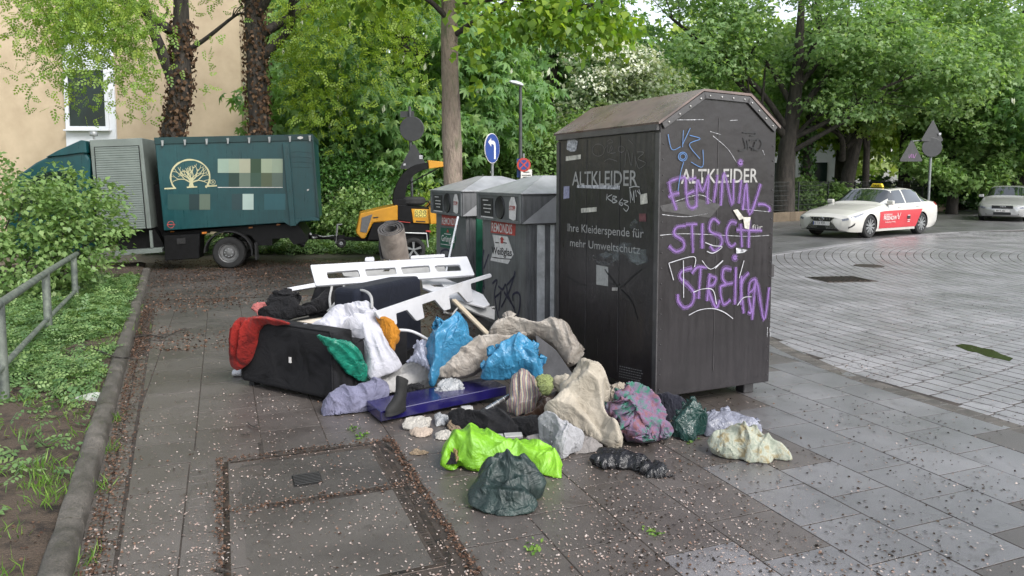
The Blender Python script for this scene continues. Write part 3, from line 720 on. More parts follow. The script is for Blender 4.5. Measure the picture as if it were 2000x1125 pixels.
# blossoming hawthorn and pale shrubs
HB = [(0, 0, 3.6, 1.5, 1.4, 1.1), (-.9, -.4, 2.9, 1.2, 1.2, 1.0), (1.1, -.3, 3.1, 1.2, 1.2, 1.1), (.2, -.6, 2.0, 1.5, 1.3, 1.3)]
tH = park_tree('hawthorn', 'pale hawthorn with white blossom on top above the dark container', (3.35, 26.2, 0), 3.6, .12, M_BARKD, L_HAW, HB, 950, 12, .17, TM_LEAF, .13, 41, None, gap=-.3); tH.scale = (1.33, 1.33, 1.36)
crown('blossom', tH, L_WHITE, [(-.1, -.3, 4.1, 1.3, 1.1, .65), (-.7, -.7, 3.5, .9, .8, .6)], 300, 12, .09, TM_LEAF, .085, 42, shell=.85, gap=-.1)['kind'] = 'stuff'
tS = park_tree('leafy_shrub', 'rounded green shrub behind the traffic signs and glass bins', (1.2, 22.7, 0), 2, .08, L_BUSH, L_BUSH, [(0, 0, 1.4, 1.4, 1.2, 1.35), (.9, .2, 1.9, 1.2, 1.0, 1.1), (-.6, .5, 1.2, .9, .9, 1.0), (1.9, .3, 1.5, 1.0, 1.0, 1.2)], 900, 12, .16, TM_LEAF, .12, 43, None, gap=-.35)
tS.scale = (1.22, 1.22, 1.28); tS['category'] = 'shrub'
# big maple on the right and its neighbours
tM = empty('maple_tree', (11.55, 31.3, 0), 0, 'spreading maple with dark trunk right beside the clothing container', 'tree')
trunk(tM, [(0, 0, -.1), (0, 0, 1.2), (.05, 0, 2.6), (.25, 0, 4.2), (.4, .1, 6.5), (.5, .3, 9)], [.42, .34, .30, .24, .15, .06], M_BARKD)
limbs(tM, [((0, 0, 2.3), (3.4, -1.2, 4.6), .10), ((.05, 0, 2.8), (5.2, -.6, 5.4), .10), ((0, 0, 2.9), (-2.6, -1.0, 6.0), .15), ((.2, 0, 3.6), (2.4, -1.6, 7.0), .14), ((.2, 0, 4), (-1.6, .8, 7.6), .12), ((.3, 0, 4.6), (4.2, .4, 8), .12), ((.1, 0, 3.1), (-4.6, -.8, 7.2), .13), ((.05, 0, 2.6), (2.6, 1.6, 4.6), .09), ((.3, 0, 5), (1.0, -2.2, 8.5), .1)], M_BARKD, 15, 7)
MBL = [(-3.2, -.6, 6.2, 2.2, 2.0, 1.8), (-1.8, -.8, 7.4, 2.6, 2.2, 1.8), (1.2, -1.4, 6.7, 2.4, 2.0, 1.6), (3.6, -1.4, 5.3, 2.3, 1.9, 1.5), (5.6, -.6, 5.0, 2.1, 1.8, 1.6), (4.2, .4, 7.8, 2.8, 2.4, 1.9), (2.0, -1.0, 4.3, 1.7, 1.5, .9), (-1.9, .3, 4.9, 1.8, 1.6, 1.2), (7.0, -.2, 6.6, 1.7, 1.7, 1.8)]
tM.scale = (1.2, 1.2, 1.18)
crown('crown', tM, L_MAPLE, MBL, 2000, 14, .27, TM_MAPLE, .138, 51, droop=.45, gap=-.12, flat=.4, shell=.35)
park_tree('maple_tree', 'dark leaning trunk behind the windscreen of the taxi', (15.4, 34.6, 0), 8, .30, L_MAPLE, L_MAPLE, [(0, 0, 6.6, 3.4, 3, 2.6), (-2.2, -1, 5.0, 1.9, 1.8, 1.3), (2.2, -1, 5.6, 2.2, 2, 1.5)], 850, 11, .3, TM_MAPLE, .20, 52,
     [((0, 0, 2.6), (-2, -1, 5), .16), ((.2, 0, 3.2), (2, -.6, 5.5), .14)], 'park trees along the fence', lean=(1.4, 0))
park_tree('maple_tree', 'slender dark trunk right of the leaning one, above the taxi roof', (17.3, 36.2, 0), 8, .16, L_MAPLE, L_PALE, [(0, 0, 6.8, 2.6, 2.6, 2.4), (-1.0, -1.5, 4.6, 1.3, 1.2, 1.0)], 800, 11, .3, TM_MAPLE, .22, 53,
     [((0, 0, 3), (-1, -1.2, 4.8), .1)], 'park trees along the fence')
park_tree('maple_tree', 'thin trunk left of the two warning sign backs', (20.4, 38.5, 0), 9, .28, L_MAPLE, L_FRESH, [(0, 0, 7, 3.2, 3, 2.8), (1.4, -1, 4.9, 1.7, 1.6, 1.2)], 750, 11, .3, TM_MAPLE, .21, 54,
     [((0, 0, 3), (1.2, -1.2, 5), .12)], 'park trees along the fence')
park_tree('maple_tree', 'yellow green tree with low branches behind the sign post at the right', (21.6, 36.2, 0), 6, .24, L_MAPLE, L_BUSH, [(0, 0, 3.9, 2.3, 2.0, 1.6), (-1.4, -.8, 2.7, 1.5, 1.3, 1.1), (1.3, -.6, 3.0, 1.7, 1.5, 1.4), (.2, -1, 2.0, 1.7, 1.2, .9), (.3, 0, 5.6, 2.2, 2, 1.3)], 1500, 10, .24, TM_MAPLE, .19, 55,
     [((0, 0, 1.6), (-1.2, -.8, 2.6), .09), ((0, 0, 1.9), (1.4, -.6, 3), .09)], 'park trees along the fence', gap=-.2)
tI = park_tree('ivy_tree', 'ivy clad trunk between the spreading maple and the leaning trunk', (13.4, 33.6, 0), 6, .24, L_DARK, L_MAPLE, [(0, 0, 6.6, 2.6, 2.4, 2.0)], 500, 11, .3, TM_MAPLE, .22, 56, None, 'park trees along the fence')
trunk_ivy(tI, [(0, 0, 0), (0, 0, 2), (0, 0, 4)], .28, L_DARK, 900, 57, .14)
# darker trees further back
BT = [(0, 0, 7, 4.5, 4, 4), (-2.8, -1.5, 5, 2.6, 2.3, 2.2), (2.8, -1.5, 5.2, 2.6, 2.3, 2.3)]
b1 = park_tree('tall_tree', 'tall tree behind the chestnuts at the centre', (-2, 38, 0), 11, .4, L_FRESH, L_FRESH, BT, 1000, 9, .42, TM_MAPLE, .34, 61, [((0, 0, 3.5), (-2.6, -1, 6), .2), ((0, 0, 4), (2.6, -1, 6.2), .2)], 'tall trees deep in the park', gap=-.25)
for i, (x, y, sc_, lab) in enumerate([(-13, 40, 1.1, 'tall tree far behind the beige house corner'), (12.0, 43, 1.0, 'tall tree filling in behind the spreading maple'), (20.5, 46, 1.05, 'tall tree deep in the park behind the taxi'), (29, 50, 1.2, 'tall tree deep in the park at the far right'), (38, 47, 1.1, 'tall tree behind the silver car')]):
    o = dup(b1); o.location = (x, y, 0); o.rotation_euler = (0, 0, 1.3*i+.7); o.scale = (sc_, sc_, sc_*1.05); o['label'] = lab
# far wood closing the view
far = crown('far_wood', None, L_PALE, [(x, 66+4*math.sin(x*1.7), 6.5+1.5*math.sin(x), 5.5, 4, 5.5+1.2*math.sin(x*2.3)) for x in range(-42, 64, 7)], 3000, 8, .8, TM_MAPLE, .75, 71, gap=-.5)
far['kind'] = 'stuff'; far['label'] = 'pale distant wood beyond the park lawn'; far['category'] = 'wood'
# ------------------------------------------------------------------ shrubs on the left
def shrub(name, label, loc, lm, blobs, ncl, per, sig, tm, size, seed, **kw):
    t = empty(name, loc, 0, label, 'shrub'); mb = MB(); rg = random.Random(seed)
    for b in blobs:
        for k in range(5):
            e = Vector((b[0]+rg.uniform(-.6, .6)*b[3], b[1]+rg.uniform(-.6, .6)*b[4], b[2]+rg.uniform(.0, .7)*b[5])); s = Vector((b[0]*.7+rg.uniform(-.15, .15), b[1]*.7+rg.uniform(-.15, .15), 0))
            mb.tube(catmull([s, (s+e)/2+Vector((rg.uniform(-.1, .1), rg.uniform(-.1, .1), .1)), e], 4), [.018*(1-.7*i/8) for i in range(9)], 5)
    mb.build('stems', M_BARKD, t, weld=False)
    crown('foliage', t, lm, blobs, ncl, per, sig, tm, size, seed, **kw); return t
shrub('leafy_bush', 'big bright green bush overgrowing the end of the railing', (-7.0, 10.3, .1), L_BUSH, [(-.3, 0, 1.0, 1.5, 1.1, .85), (.85, .1, .75, .62, .7, .62), (-1.9, -.8, 1.0, 1.4, 1.2, .9), (.35, .8, 1.15, .7, .7, .6), (-2.2, .8, 1.35, 1.6, 1.0, .8), (.3, -.5, .45, 1.0, .6, .5)], 1500, 11, .10, TM_LEAF, .085, 81, gap=-.4, droop=.35, shell=.55)
shrub('leafy_bush', 'low dark green shrubs between the truck and the chipper', (-4.6, 19.3, 0), L_DARK, [(-1.4, 0, 1.1, 1.2, .9, 1.2), (0, .2, 1.3, 1.1, .8, 1.3), (1.1, -.1, 1.0, .9, .8, 1.0)], 700, 12, .15, TM_LEAF, .12, 82, gap=-.35)
shrub('leafy_bush', 'lighter flowering shrub just left of the chipper body', (-3.7, 18.2, 0), L_BUSH, [(0, 0, .75, .95, .7, .75), (.9, .2, .65, .6, .6, .65), (-.7, .2, .5, .6, .5, .5)], 480, 12, .12, TM_LEAF, .10, 83, gap=-.3)
shrub('leafy_bush', 'shrub behind the lowered drawbar at the truck tail', (-6.9, 19.0, 0), L_DARK, [(0, 0, .9, 1.4, .8, .95), (-1.8, .3, .8, 1.2, .8, .9)], 460, 12, .14, TM_LEAF, .12, 84, gap=-.35)
shrub('leafy_bush', 'green bush at the foot of the fence left of the taxi', (13.0, 33.2, 0), L_BUSH, [(0, 0, .9, .9, .7, .9), (1.6, .4, .8, .9, .7, .7), (-1.5, -.4, .5, .7, .6, .6)], 420, 10, .16, TM_MAPLE, .14, 85)
shrub('leafy_bush', 'dark hedge deep in the park right of the sign post', (24.0, 41.0, 0), L_DARK, [(0, 0, 1.0, 2.6, 1.0, 1.2), (3.5, .4, 1.1, 2.4, 1.0, 1.2), (-4, .6, .8, 2.2, 1, 1)], 700, 9, .25, TM_MAPLE, .22, 86)
shrub('leafy_bush', 'bush at the street side behind the glass bins and the no stopping sign', (-.6, 19.5, 0), L_FRESH, [(0, 0, .8, 1.1, .7, .8), (-1.4, .2, .9, .9, .7, .9), (1.6, 0, .6, 1.2, .6, .6)], 480, 11, .14, TM_LEAF, .12, 87)
# ------------------------------------------------------------------ ground cover
def cover(name, label, pts, mt, tmpl, size, up, lift, cat='plants', seed=1, hz=1.0):
    rg = np.random.default_rng(seed); n = len(pts); pos = np.array(pts); pos[:, 2] += rg.random(n)**2*lift
    nrm = np.tile([0, 0, up], (n, 1)) + rg.normal(size=(n, 3))*.45; hd = rg.normal(size=(n, 3))*np.array([1, 1, .25*hz])
    V, Fq, K = place(tmpl, pos, nrm, hd, size*rg.uniform(.6, 1.3, n))
    o = np_mesh(name, V, Fq, mt, None, rnd=np.repeat(rg.random(n), K)); o['kind'] = 'stuff'; o['label'] = label; o['category'] = cat; return o
L_COVER = leafmat('leaf_cover', [(0.073, 0.146, 0.054), (0.134, 0.229, 0.083), (0.230, 0.327, 0.123)], 0.25)
L_GRASS = leafmat('grass_blade', [(0.058, 0.135, 0.020), (0.109, 0.209, 0.034), (0.174, 0.270, 0.054)], 0.3)
pts = []; rg = np.random.default_rng(5)
while len(pts) < 15000:
    t, w = rg.uniform(-1.2, 10.2), rg.uniform(.12, 6.0); p = kerb_pt(t, w)
    if p.x < -.74*p.y - .3: continue
    dens = 0.05 + 0.9*min(1, max(0, (t-2.6)/1.6)) + 0.75*min(1, max(0, (w-1.1)/.7))
    cl = mnoise.noise(Vector((p.x*1.6, p.y*1.6, 3))) + .5*mnoise.noise(Vector((p.x*5, p.y*5, 1)))
    if t < 1.0 and rg.random() < .65: continue
    if rg.random() < dens*(0.55+1.3*cl): pts.append((p.x, p.y, verge_z(p.x, p.y) + .02*rg.random() + .16*max(0, cl)*rg.random()*min(1, dens)))
cover('ground_cover', 'low leafy weeds covering the verge behind the kerb', pts, L_COVER, TM_SPRAY, .125, 1.0, .10, seed=6)
def grass(name, label, cent, mt, h, seed, parent=None):
    rg = np.random.default_rng(seed); n = len(cent); pos = np.array(cent)
    hd = rg.normal(size=(n, 3))*np.array([.55, .55, .1]) + np.array([0, 0, 1.0]); nr = rg.normal(size=(n, 3))*np.array([1, 1, .1])
    tmpl = _tm([kite((0, 0, 0), (0, 1, .1), 1, .035, _n, 0, .35)])
    V, Fq, K = place(tmpl, pos, nr, hd, h*rg.uniform(.5, 1.3, n))
    o = np_mesh(name, V, Fq, mt, parent, rnd=np.repeat(rg.random(n), K)); o['kind'] = 'stuff'; o['label'] = label; o['category'] = 'grass'; return o
cent = []
for k in range(130):
    t, w = rg.uniform(-1.2, 5), rg.uniform(.12, 2.2)
    if rg.random() < .35: w = rg.uniform(.10, .35)
    p = kerb_pt(t, w)
    for j in range(int(rg.uniform(8, 34))):
        x, y = p.x+rg.normal()*.055, p.y+rg.normal()*.055; cent.append((x, y, verge_z(x, y)-.01))
for k in range(70):
    p = kerb_pt(rg.uniform(5, 9.6), rg.uniform(.1, 1.2))
    for j in range(50):
        x, y = p.x+rg.normal()*.11, p.y+rg.normal()*.11; cent.append((x, y, verge_z(x, y)-.01))
for (t, w) in ((-.15, -.02), (.05, -.07), (1.55, -.07), (2.2, -.05), (.9, -.05)):
    p = kerb_pt(t, w)
    for j in range(26): cent.append((p.x+rg.normal()*.025, p.y+rg.normal()*.035, -.01))
grass('grass', 'tufts of grass along the verge and the kerb', cent, L_GRASS, .085, 8)
pts = []
while len(pts) < 5200:
    x, y = rg.uniform(-8.5, -.5), rg.uniform(16.4, 19.2)
    if y > 16.55 + .25*mnoise.noise(Vector((x, 0, 0))): pts.append((x, y, .02 + .12*rg.random()))
cover('ivy_strip', 'low ivy strip behind the truck wheels and chipper drawbar', pts, L_COVER, TM_SPRAY, .26, 1.0, .16, seed=9)
pts = []
while len(pts) < 3800:
    s_, w = rg.uniform(0, 27), rg.uniform(.1, 2.6)
    pts.append((10.6 + .773*s_ - .634*w*1.0, 30.9 + .634*s_ + .773*w, .32 + .1*rg.random()))
cover('fence_plants', 'low plants growing on the wall along the park fence', pts, L_COVER, TM_SPRAY, .30, .8, .3, seed=10)
# ------------------------------------------------------------------ house
M_WALL = mat('beige_render', (0.44, 0.345, 0.235), 0.9, 0.07, 1.2, 0.5, 220, col2=(0.48, 0.385, 0.27))
M_WHT = mat('white_paint', (0.68, 0.70, 0.73), 0.5, 0.06, 3)
M_PANE = mat('window_glass', (0.010, 0.02, 0.016), .12, .3, 1.5, spec=.35)
hx = empty('house', (-8.7, 24, 0), R(3), 'beige rendered house with a white framed window bay', 'house')
B('wall', (-9, 3.0, 6), (18, 6, 12.2), M_WALL, hx)
B('bay_panel', (-4.72, -.03, 6.1), (1.56, .08, 10.2), M_WHT, hx, bevel=.005)
def window(x, z, w, h):
    f = MB()
    for sx in (-1, 1): f.box((x+sx*(w/2+.05), -.10, z), (.10, .10, h+.2))
    for sz in (-1, 1): f.box((x, -.10, z+sz*(h/2+.05)), (w, .098, .10))
    f = f.build('window', M_WHT, hx, bevel=.004)
    B('pane', (x, -.085, z), (w, .02, h), M_PANE, f)
    B('sill', (x, -.16, z-h/2-.13), (w+.28, .2, .05), M_WHT, f, bevel=.006)
window(-4.78, 4.25, 1.12, 1.75); window(-4.78, 7.2, 1.12, 1.75); window(-4.78, 1.4, 1.12, 1.4)
window(-2.6, 1.35, .35, .9)
# pale building glimpsed through the park
pb_ = empty('pale_building', (14, 62, 0), R(-20), 'pale low building glimpsed through the park trees', 'building')
B('wall', (0, 0, 2.4), (26, 6, 4.8), mat('pale_render', (0.5, 0.5, 0.5), .9, .08, 1), pb_)
B('roof', (0, 0, 5.0), (27, 7, .5), mat('grey_roof', (.2, .2, .21), .8), pb_, bevel=.05)
for i in range(7): B('window', (-10.5+3.5*i, -3.02, 2.2), (1.5, .1, 1.5), M_PANE, pb_)
# ------------------------------------------------------------------ clothing container and glass bins
ER = Vector((math.cos(R(24.5)), math.sin(R(24.5)), 0)); EL = Vector((-ER.y, ER.x, 0)); UZ = Vector((0, 0, 1))
class Face:
    """a flat face in a thing's own frame; q() reads surveyed marks onto it"""
    def __init__(s, root_loc, o, ux, uy, crop=None):
        s.wo = Vector(root_loc) + ER*o[0] + EL*o[1] + UZ*o[2]
        s.o = Vector(o); s.ux = Vector(ux); s.uy = Vector(uy)
        w = lambda a: ER*a[0] + EL*a[1] + UZ*a[2]
        s.wx, s.wy = w(ux), w(uy); s.n = s.wx.cross(s.wy); s.crop = crop
    def q(s, x, y):
        if s.crop: x, y = s.crop[0] + x/s.crop[2], s.crop[1] + y/s.crop[2]
        d = _ray(x, y); c = Vector((0, 0, CAMH)); t = (s.wo - c).dot(s.n)/d.dot(s.n); p = c + d*t - s.wo
        return (p.dot(s.wx), p.dot(s.wy))
    def lines(s, L): return [[s.q(*p) for p in l] for l in L]
    def strokes(s, name, L, w, mt, parent, off=.003): return strokes(name, s.lines(L), w, s.o, s.ux, s.uy, mt, parent, off)
    def patch(s, name, pts, mt, parent, off=.003):
        n = s.ux.cross(s.uy); return MB().poly([s.o + s.ux*a + s.uy*b + n*off for a, b in [s.q(*p) for p in pts]]).build(name, mt, parent, weld=False)
    def rect(s, name, x0, y0, x1, y1, mt, parent, off=.003): return s.patch(name, [(x0, y1), (x1, y1), (x1, y0), (x0, y0)], mt, parent, off)
    def text(s, name, t, a, b, cap, mt, parent, off=.004, bold=.0, fit=True):
        """baseline from a to b, cap height measured in marks"""
        A, Bq = s.q(*a), s.q(*b); C = s.q(a[0], a[1]-cap); size = abs(C[1]-A[1])/0.70
        o = text(name, t, s.o + s.ux*A[0] + s.uy*A[1], s.ux, s.uy, size, mt, parent, 1.0, off, bold=bold)
        L = math.hypot(Bq[0]-A[0], Bq[1]-A[1]); xs = [ (v.co - s.o).dot(s.ux) for v in o.data.vertices]; k = L/(max(xs)-A[0])
        sl = (Bq[1]-A[1])/max(1e-6, Bq[0]-A[0])
        for v in o.data.vertices:
            x = ((v.co - s.o).dot(s.ux) - A[0]); v.co += s.ux*(x*k - x) + s.uy*(x*k*sl)
        return o
def rainy_paint(name, col, col2, rough, streak=0.5, bump=.15):
    """painted sheet with rain streaks and grime"""
    m, t, b = _nodes(name); MATS[name] = m; vec = _coord(t); v2 = _coord(t, False, (9, 9, .7))
    n1 = _noise(t, 2.2, 6, .62, vec, .4); n2 = _noise(t, 3, 5, .65, v2)
    r = _ramp(t, [col, col2], [.35, .68]); t.links.new(n1.outputs['Fac'], r.inputs[0])
    r2 = _ramp(t, [(1-streak,)*3, (1, 1, 1), (1+streak*.8,)*3], [.3, .5, .72]); t.links.new(n2.outputs['Fac'], r2.inputs[0])
    mu = t.nodes.new('ShaderNodeMixRGB'); mu.blend_type = 'MULTIPLY'; mu.inputs[0].default_value = 1
    t.links.new(r.outputs[0], mu.inputs[1]); t.links.new(r2.outputs[0], mu.inputs[2]); t.links.new(mu.outputs[0], b.inputs['Base Color'])
    mr = t.nodes.new('ShaderNodeMapRange'); mr.inputs[1].default_value = .3; mr.inputs[2].default_value = .7; mr.inputs[3].default_value = rough-.1; mr.inputs[4].default_value = rough+.12
    t.links.new(n2.outputs['Fac'], mr.inputs[0]); t.links.new(mr.outputs[0], b.inputs['Roughness'])
    n3 = _noise(t, 5, 3, .5, vec); bp = t.nodes.new('ShaderNodeBump'); bp.inputs['Strength'].default_value = bump; bp.inputs['Distance'].default_value = .02
    t.links.new(n3.outputs['Fac'], bp.inputs['Height']); t.links.new(bp.outputs[0], b.inputs['Normal'])
    return m
M_CONT = rainy_paint('container_paint', (0.0085, 0.0068, 0.0082), (0.014, 0.0115, 0.0135), .36, .25, .3)
M_CONT.node_tree.nodes['Principled BSDF'].inputs['Specular IOR Level'].default_value = .5
M_CROOF = mat('rusty_wet_roof', (0.105, 0.082, 0.076), .3, .3, 3, .2, 30, col2=(0.13, 0.095, 0.085), col3=(0.10, 0.055, 0.042), rvar=.12)
M_TRIM = mat('container_trim', (0.05, 0.048, 0.05), .35, .3, 8, .2, 40)
M_BOLT = mat('bolt', (0.35, 0.34, 0.33), .4, .3, 20, metal=.7)
M_LET = mat('pale_lettering', (0.30, 0.295, 0.285), .6, .25, 14)
M_STK = mat('weathered_sticker', (0.42, 0.41, 0.37), .6, .35, 18, col2=(0.5, 0.48, 0.42))
M_STK2 = mat('torn_grey_sticker', (0.22, 0.23, 0.25), .6, .6, 35, col2=(0.4, 0.4, 0.42))
M_STK3 = mat('blank_code_sticker', (0.30, 0.30, 0.29), .6, .15, 30)
def halo(name, col, a):
    m = mat(name, col, .6, .1, 12); t = m.node_tree; b = t.nodes['Principled BSDF']; n = _noise(t, 40, 3, .7); r = t.nodes.new('ShaderNodeMapRange')
    r.inputs[3].default_value = 0; r.inputs[4].default_value = a*2; t.links.new(n.outputs['Fac'], r.inputs[0]); t.links.new(r.outputs[0], b.inputs['Alpha']); return m
M_PURP = mat('purple_spray', (0.155, 0.085, 0.25), .55, .3, 14)
M_PURH = halo('purple_overspray', (0.22, 0.12, 0.34), .28)
CL = (1.055, 5.29, 0)
cont = empty('clothing_container', CL, R(24.5), 'large dark brown clothes donation container covered in purple graffiti', 'container')
cw, cl_, zb, ze, zt = 1.08, 1.55, .10, 2.10, 2.335
gab = [(0, zb), (cw, zb), (cw, ze), (.80, zt-.015), (.37, zt), (0, ze)]
MB().prism(gab, (0, 0, 0), (1, 0, 0), (0, 0, 1), (0, cl_, 0)).build('body', M_CONT, cont, bevel=.006, seg=2)
rp_ = MB().prism([(-.025, ze-.012), (.362, zt+.003), (.37, zt+.02), (-.03, ze+.006)], (0, -.02, 0), (1, 0, 0), (0, 0, 1), (0, cl_+.04, 0)).build('roof_plate', M_CROOF, cont)
MB().prism([(.362, zt+.003), (.805, zt-.012), (.805, zt+.006), (.37, zt+.02)], (0, -.02, 0), (1, 0, 0), (0, 0, 1), (0, cl_+.04, 0)).build('roof_plate', M_CROOF, cont)
MB().prism([(.803, zt-.013), (cw+.025, ze-.012), (cw+.03, ze+.006), (.808, zt+.006)], (0, -.02, 0), (1, 0, 0), (0, 0, 1), (0, cl_+.04, 0)).build('roof_plate', M_CROOF, cont)
# gable edge strips with bolts, corner strips with rivets
ge = [(0, ze), (.37, zt), (.80, zt-.015), (cw, ze)]
for a, b in zip(ge, ge[1:]):
    a, b = Vector((a[0], 0, a[1])), Vector((b[0], 0, b[1])); d = (b-a).normalized(); dn = Vector((d.z, 0, -d.x))*.05
    st = MB(); st.poly([a+Vector((0, -.018, .014)), b+Vector((0, -.018, .014)), b+dn+Vector((0, -.018, 0)), a+dn+Vector((0, -.018, 0))]); 
    st = MB().prism([(0, 0), ((b-a).length, 0), ((b-a).length, .05), (0, .05)], a+Vector((0, -.016, 0)), d, dn.normalized(), (0, .014, 0)).build('edge_strip', M_TRIM, cont, bevel=.003)
    nb = 4
    for k in range(nb):
        c = a + d*((b-a).length*(k+.5)/nb) + dn.normalized()*.027
        MB().lathe([(0, -.024), (.006, -.0225), (.009, -.018), (.009, -.016)], (c.x, 0, c.z), (0, 1, 0), 8).build('bolt', M_BOLT, cont, smooth=True)
riv = MB()
for k in range(18):
    z = zb+.06+k*.112
    for (x, y, ax) in ((.028, -.001, (0, 1, 0)), (-.001, .03, (1, 0, 0)), (cw-.025, -.001, (0, 1, 0)), (-.001, cl_-.03, (1, 0, 0))):
        riv.lathe([(0, -.006), (.004, -.005), (.006, 0)], (x, y, z), ax, 6)
riv = riv.build('rivets', M_TRIM, cont, weld=False); riv['kind'] = 'stuff'
for x, y in ((.09, .09), (cw-.12, .14), (.09, cl_-.1), (cw-.12, cl_-.1)): B('foot', (x, y, .05), (.10, .10, .10), M_TRIM, cont, bevel=.006)
B('seam', (.52, -.0015, 1.2), (.004, .004, 1.9), M_TRIM, cont)
for y in (.52, 1.03): B('seam', (-.0015, y, 1.1), (.004, .004, 1.86), M_TRIM, cont)
B('hinge', (cw+.012, .03, .985), (.035, .05, .10), M_TRIM, cont, bevel=.004)
B('lip', (-.012, cl_/2, ze-.03), (.03, cl_-.02, .05), M_TRIM, cont, bevel=.004)
for sy in (0.02, cl_-.02): B('corner_strip', (-.004, sy, 1.07), (.012, .05, 1.92), M_TRIM, cont, bevel=.002)
# gable face (right): x along ER, seen towards EL
FR = Face(CL, (0, 0, 0), (1, 0, 0), (0, 0, 1), (1280, 180, 2.344))
FL = Face(CL, (0, 0, 0), (0, -1, 0), (0, 0, 1), (1080, 180, 2.96))
FR.text('lettering', 'ALTKLEIDER', (117, 418), (467, 412), 66, M_LET, cont, .003, .012)
FR.text('lettering', 'für', (441, 632), (489, 630), 26, M_LET, cont, .003)
PUR = [[(60, 408), (72, 470), (95, 540)], [(62, 410), (100, 396), (138, 390)], [(58, 482), (80, 468), (108, 462)],
  [(138, 395), (140, 470), (150, 520), (170, 530), (190, 518)], [(140, 470), (176, 452)], [(150, 400), (186, 392)],
  [(186, 525), (190, 402), (214, 452), (242, 378), (236, 470), (241, 512)], [(265, 506), (283, 378)],
  [(298, 520), (312, 368), (350, 516), (356, 398)], [(380, 510), (392, 402)], [(398, 540), (414, 418), (430, 560), (480, 420)],
  [(466, 514), (495, 514), (520, 530), (518, 547)],
  [(138, 612), (96, 618), (85, 650), (124, 680), (126, 714), (92, 730), (60, 704)], [(138, 606), (190, 604)], [(166, 606), (170, 736)], [(213, 600), (212, 716)],
  [(292, 602), (264, 580), (246, 610), (252, 640), (296, 660), (300, 696), (270, 726), (248, 702)], [(370, 600), (344, 594), (325, 632), (326, 680), (346, 706), (366, 690)],
  [(388, 602), (394, 710)], [(428, 580), (424, 712)], [(368, 630), (430, 632), (486, 634)],
  [(166, 806), (120, 820), (111, 850), (150, 886), (175, 922), (164, 970), (130, 986), (104, 958), (100, 924)], [(164, 830), (190, 801), (236, 803)], [(205, 806), (195, 946)],
  [(246, 830), (234, 956)], [(240, 840), (274, 850), (262, 882), (240, 896), (274, 986), (292, 950)],
  [(346, 812), (312, 808), (304, 850), (320, 880), (296, 890), (299, 940), (312, 972), (342, 950)], [(310, 880), (352, 874)], [(366, 800), (361, 972)],
  [(391, 840), (387, 972)], [(425, 826), (391, 880), (402, 1012)], [(420, 922), (446, 900), (455, 858), (430, 872), (424, 932), (436, 1004), (420, 1006)], [(440, 1042), (460, 868), (494, 1042), (518, 893)]]
def ring(cx, cy, r, n=9): return [(cx+r*math.cos(i*2*PI/n), cy+r*math.sin(i*2*PI/n)) for i in range(n+1)]
PUR += [ring(387, 323, 7), ring(361, 757, 6)]
FR.strokes('spray_mist', PUR, .046, M_PURH, cont, .0035); FR.strokes('purple_graffiti', PUR, .016, M_PURP, cont, .0045)
FR.strokes('white_scrawl', [[(150, 1020), (200, 996), (260, 990), (310, 1006), (352, 1036)], [(58, 782), (80, 860)], [(58, 782), (172, 752), (176, 800)], [(125, 770), (126, 940)], [(210, 770), (250, 810), (306, 770), (270, 806)], [(170, 915), (215, 900), (260, 906), (276, 970)], [(225, 688), (262, 702), (302, 708), (262, 736), (232, 728)], [(372, 975), (400, 940), (436, 936)], [(402, 770), (380, 850)]], .007, mat('white_paint_pen', (.42, .42, .45), .6, .3, 20), cont, .0092)
FR.strokes('blue_scrawl', [[(55, 193), (72, 262), (112, 250)], [(125, 175), (121, 252)], [(122, 238), (156, 165)], [(154, 198), (202, 214), (152, 240), (200, 305)], ring(122, 295, 20), ring(122, 295, 13), [(126, 320), (112, 370), (100, 452)], [(160, 320), (212, 342), (214, 264)]], .0055, mat('blue_paint_pen', (.07, .17, .38), .5), cont, .0092)
FR.strokes('black_tag', [[(398, 184), (440, 186), (458, 184), (455, 196), (432, 200)], [(380, 268), (412, 258), (402, 208)], [(420, 218), (424, 262)], [(428, 220), (464, 214)], [(440, 268), (470, 214), (486, 236), (468, 266), (428, 248)], [(455, 225), (452, 268)]], .011, mat('black_marker', (.008, .008, .01), .4), cont, .0092)
FR.patch('torn_foil', [(352, 540), (372, 536), (400, 572), (432, 572), (425, 628), (405, 622), (398, 580), (380, 585)], M_STK, cont, .0098)
FR.patch('torn_foil', [(366, 712), (418, 722), (400, 735), (366, 738)], M_STK2, cont, .0098)
FR.patch('dark_scrape', [(20, 520), (90, 505), (200, 490), (300, 515), (250, 575), (140, 560), (30, 545)], M_TRIM, cont, .0032)
FR.strokes('scratches', [[(20, 655), (120, 648), (250, 652), (420, 660), (520, 655)], [(30, 560), (140, 570), (240, 555)], [(90, 500), (200, 470), (260, 500)], [(250, 180), (300, 195)], [(30, 128), (220, 126)], [(340, 130), (375, 128)], [(490, 265), (498, 288)], [(262, 200), (330, 260), (372, 325)], [(512, 1075), (510, 1120)], [(522, 1080), (524, 1120)], [(400, 535), (520, 548)]], .004, M_STK2, cont, .0031)
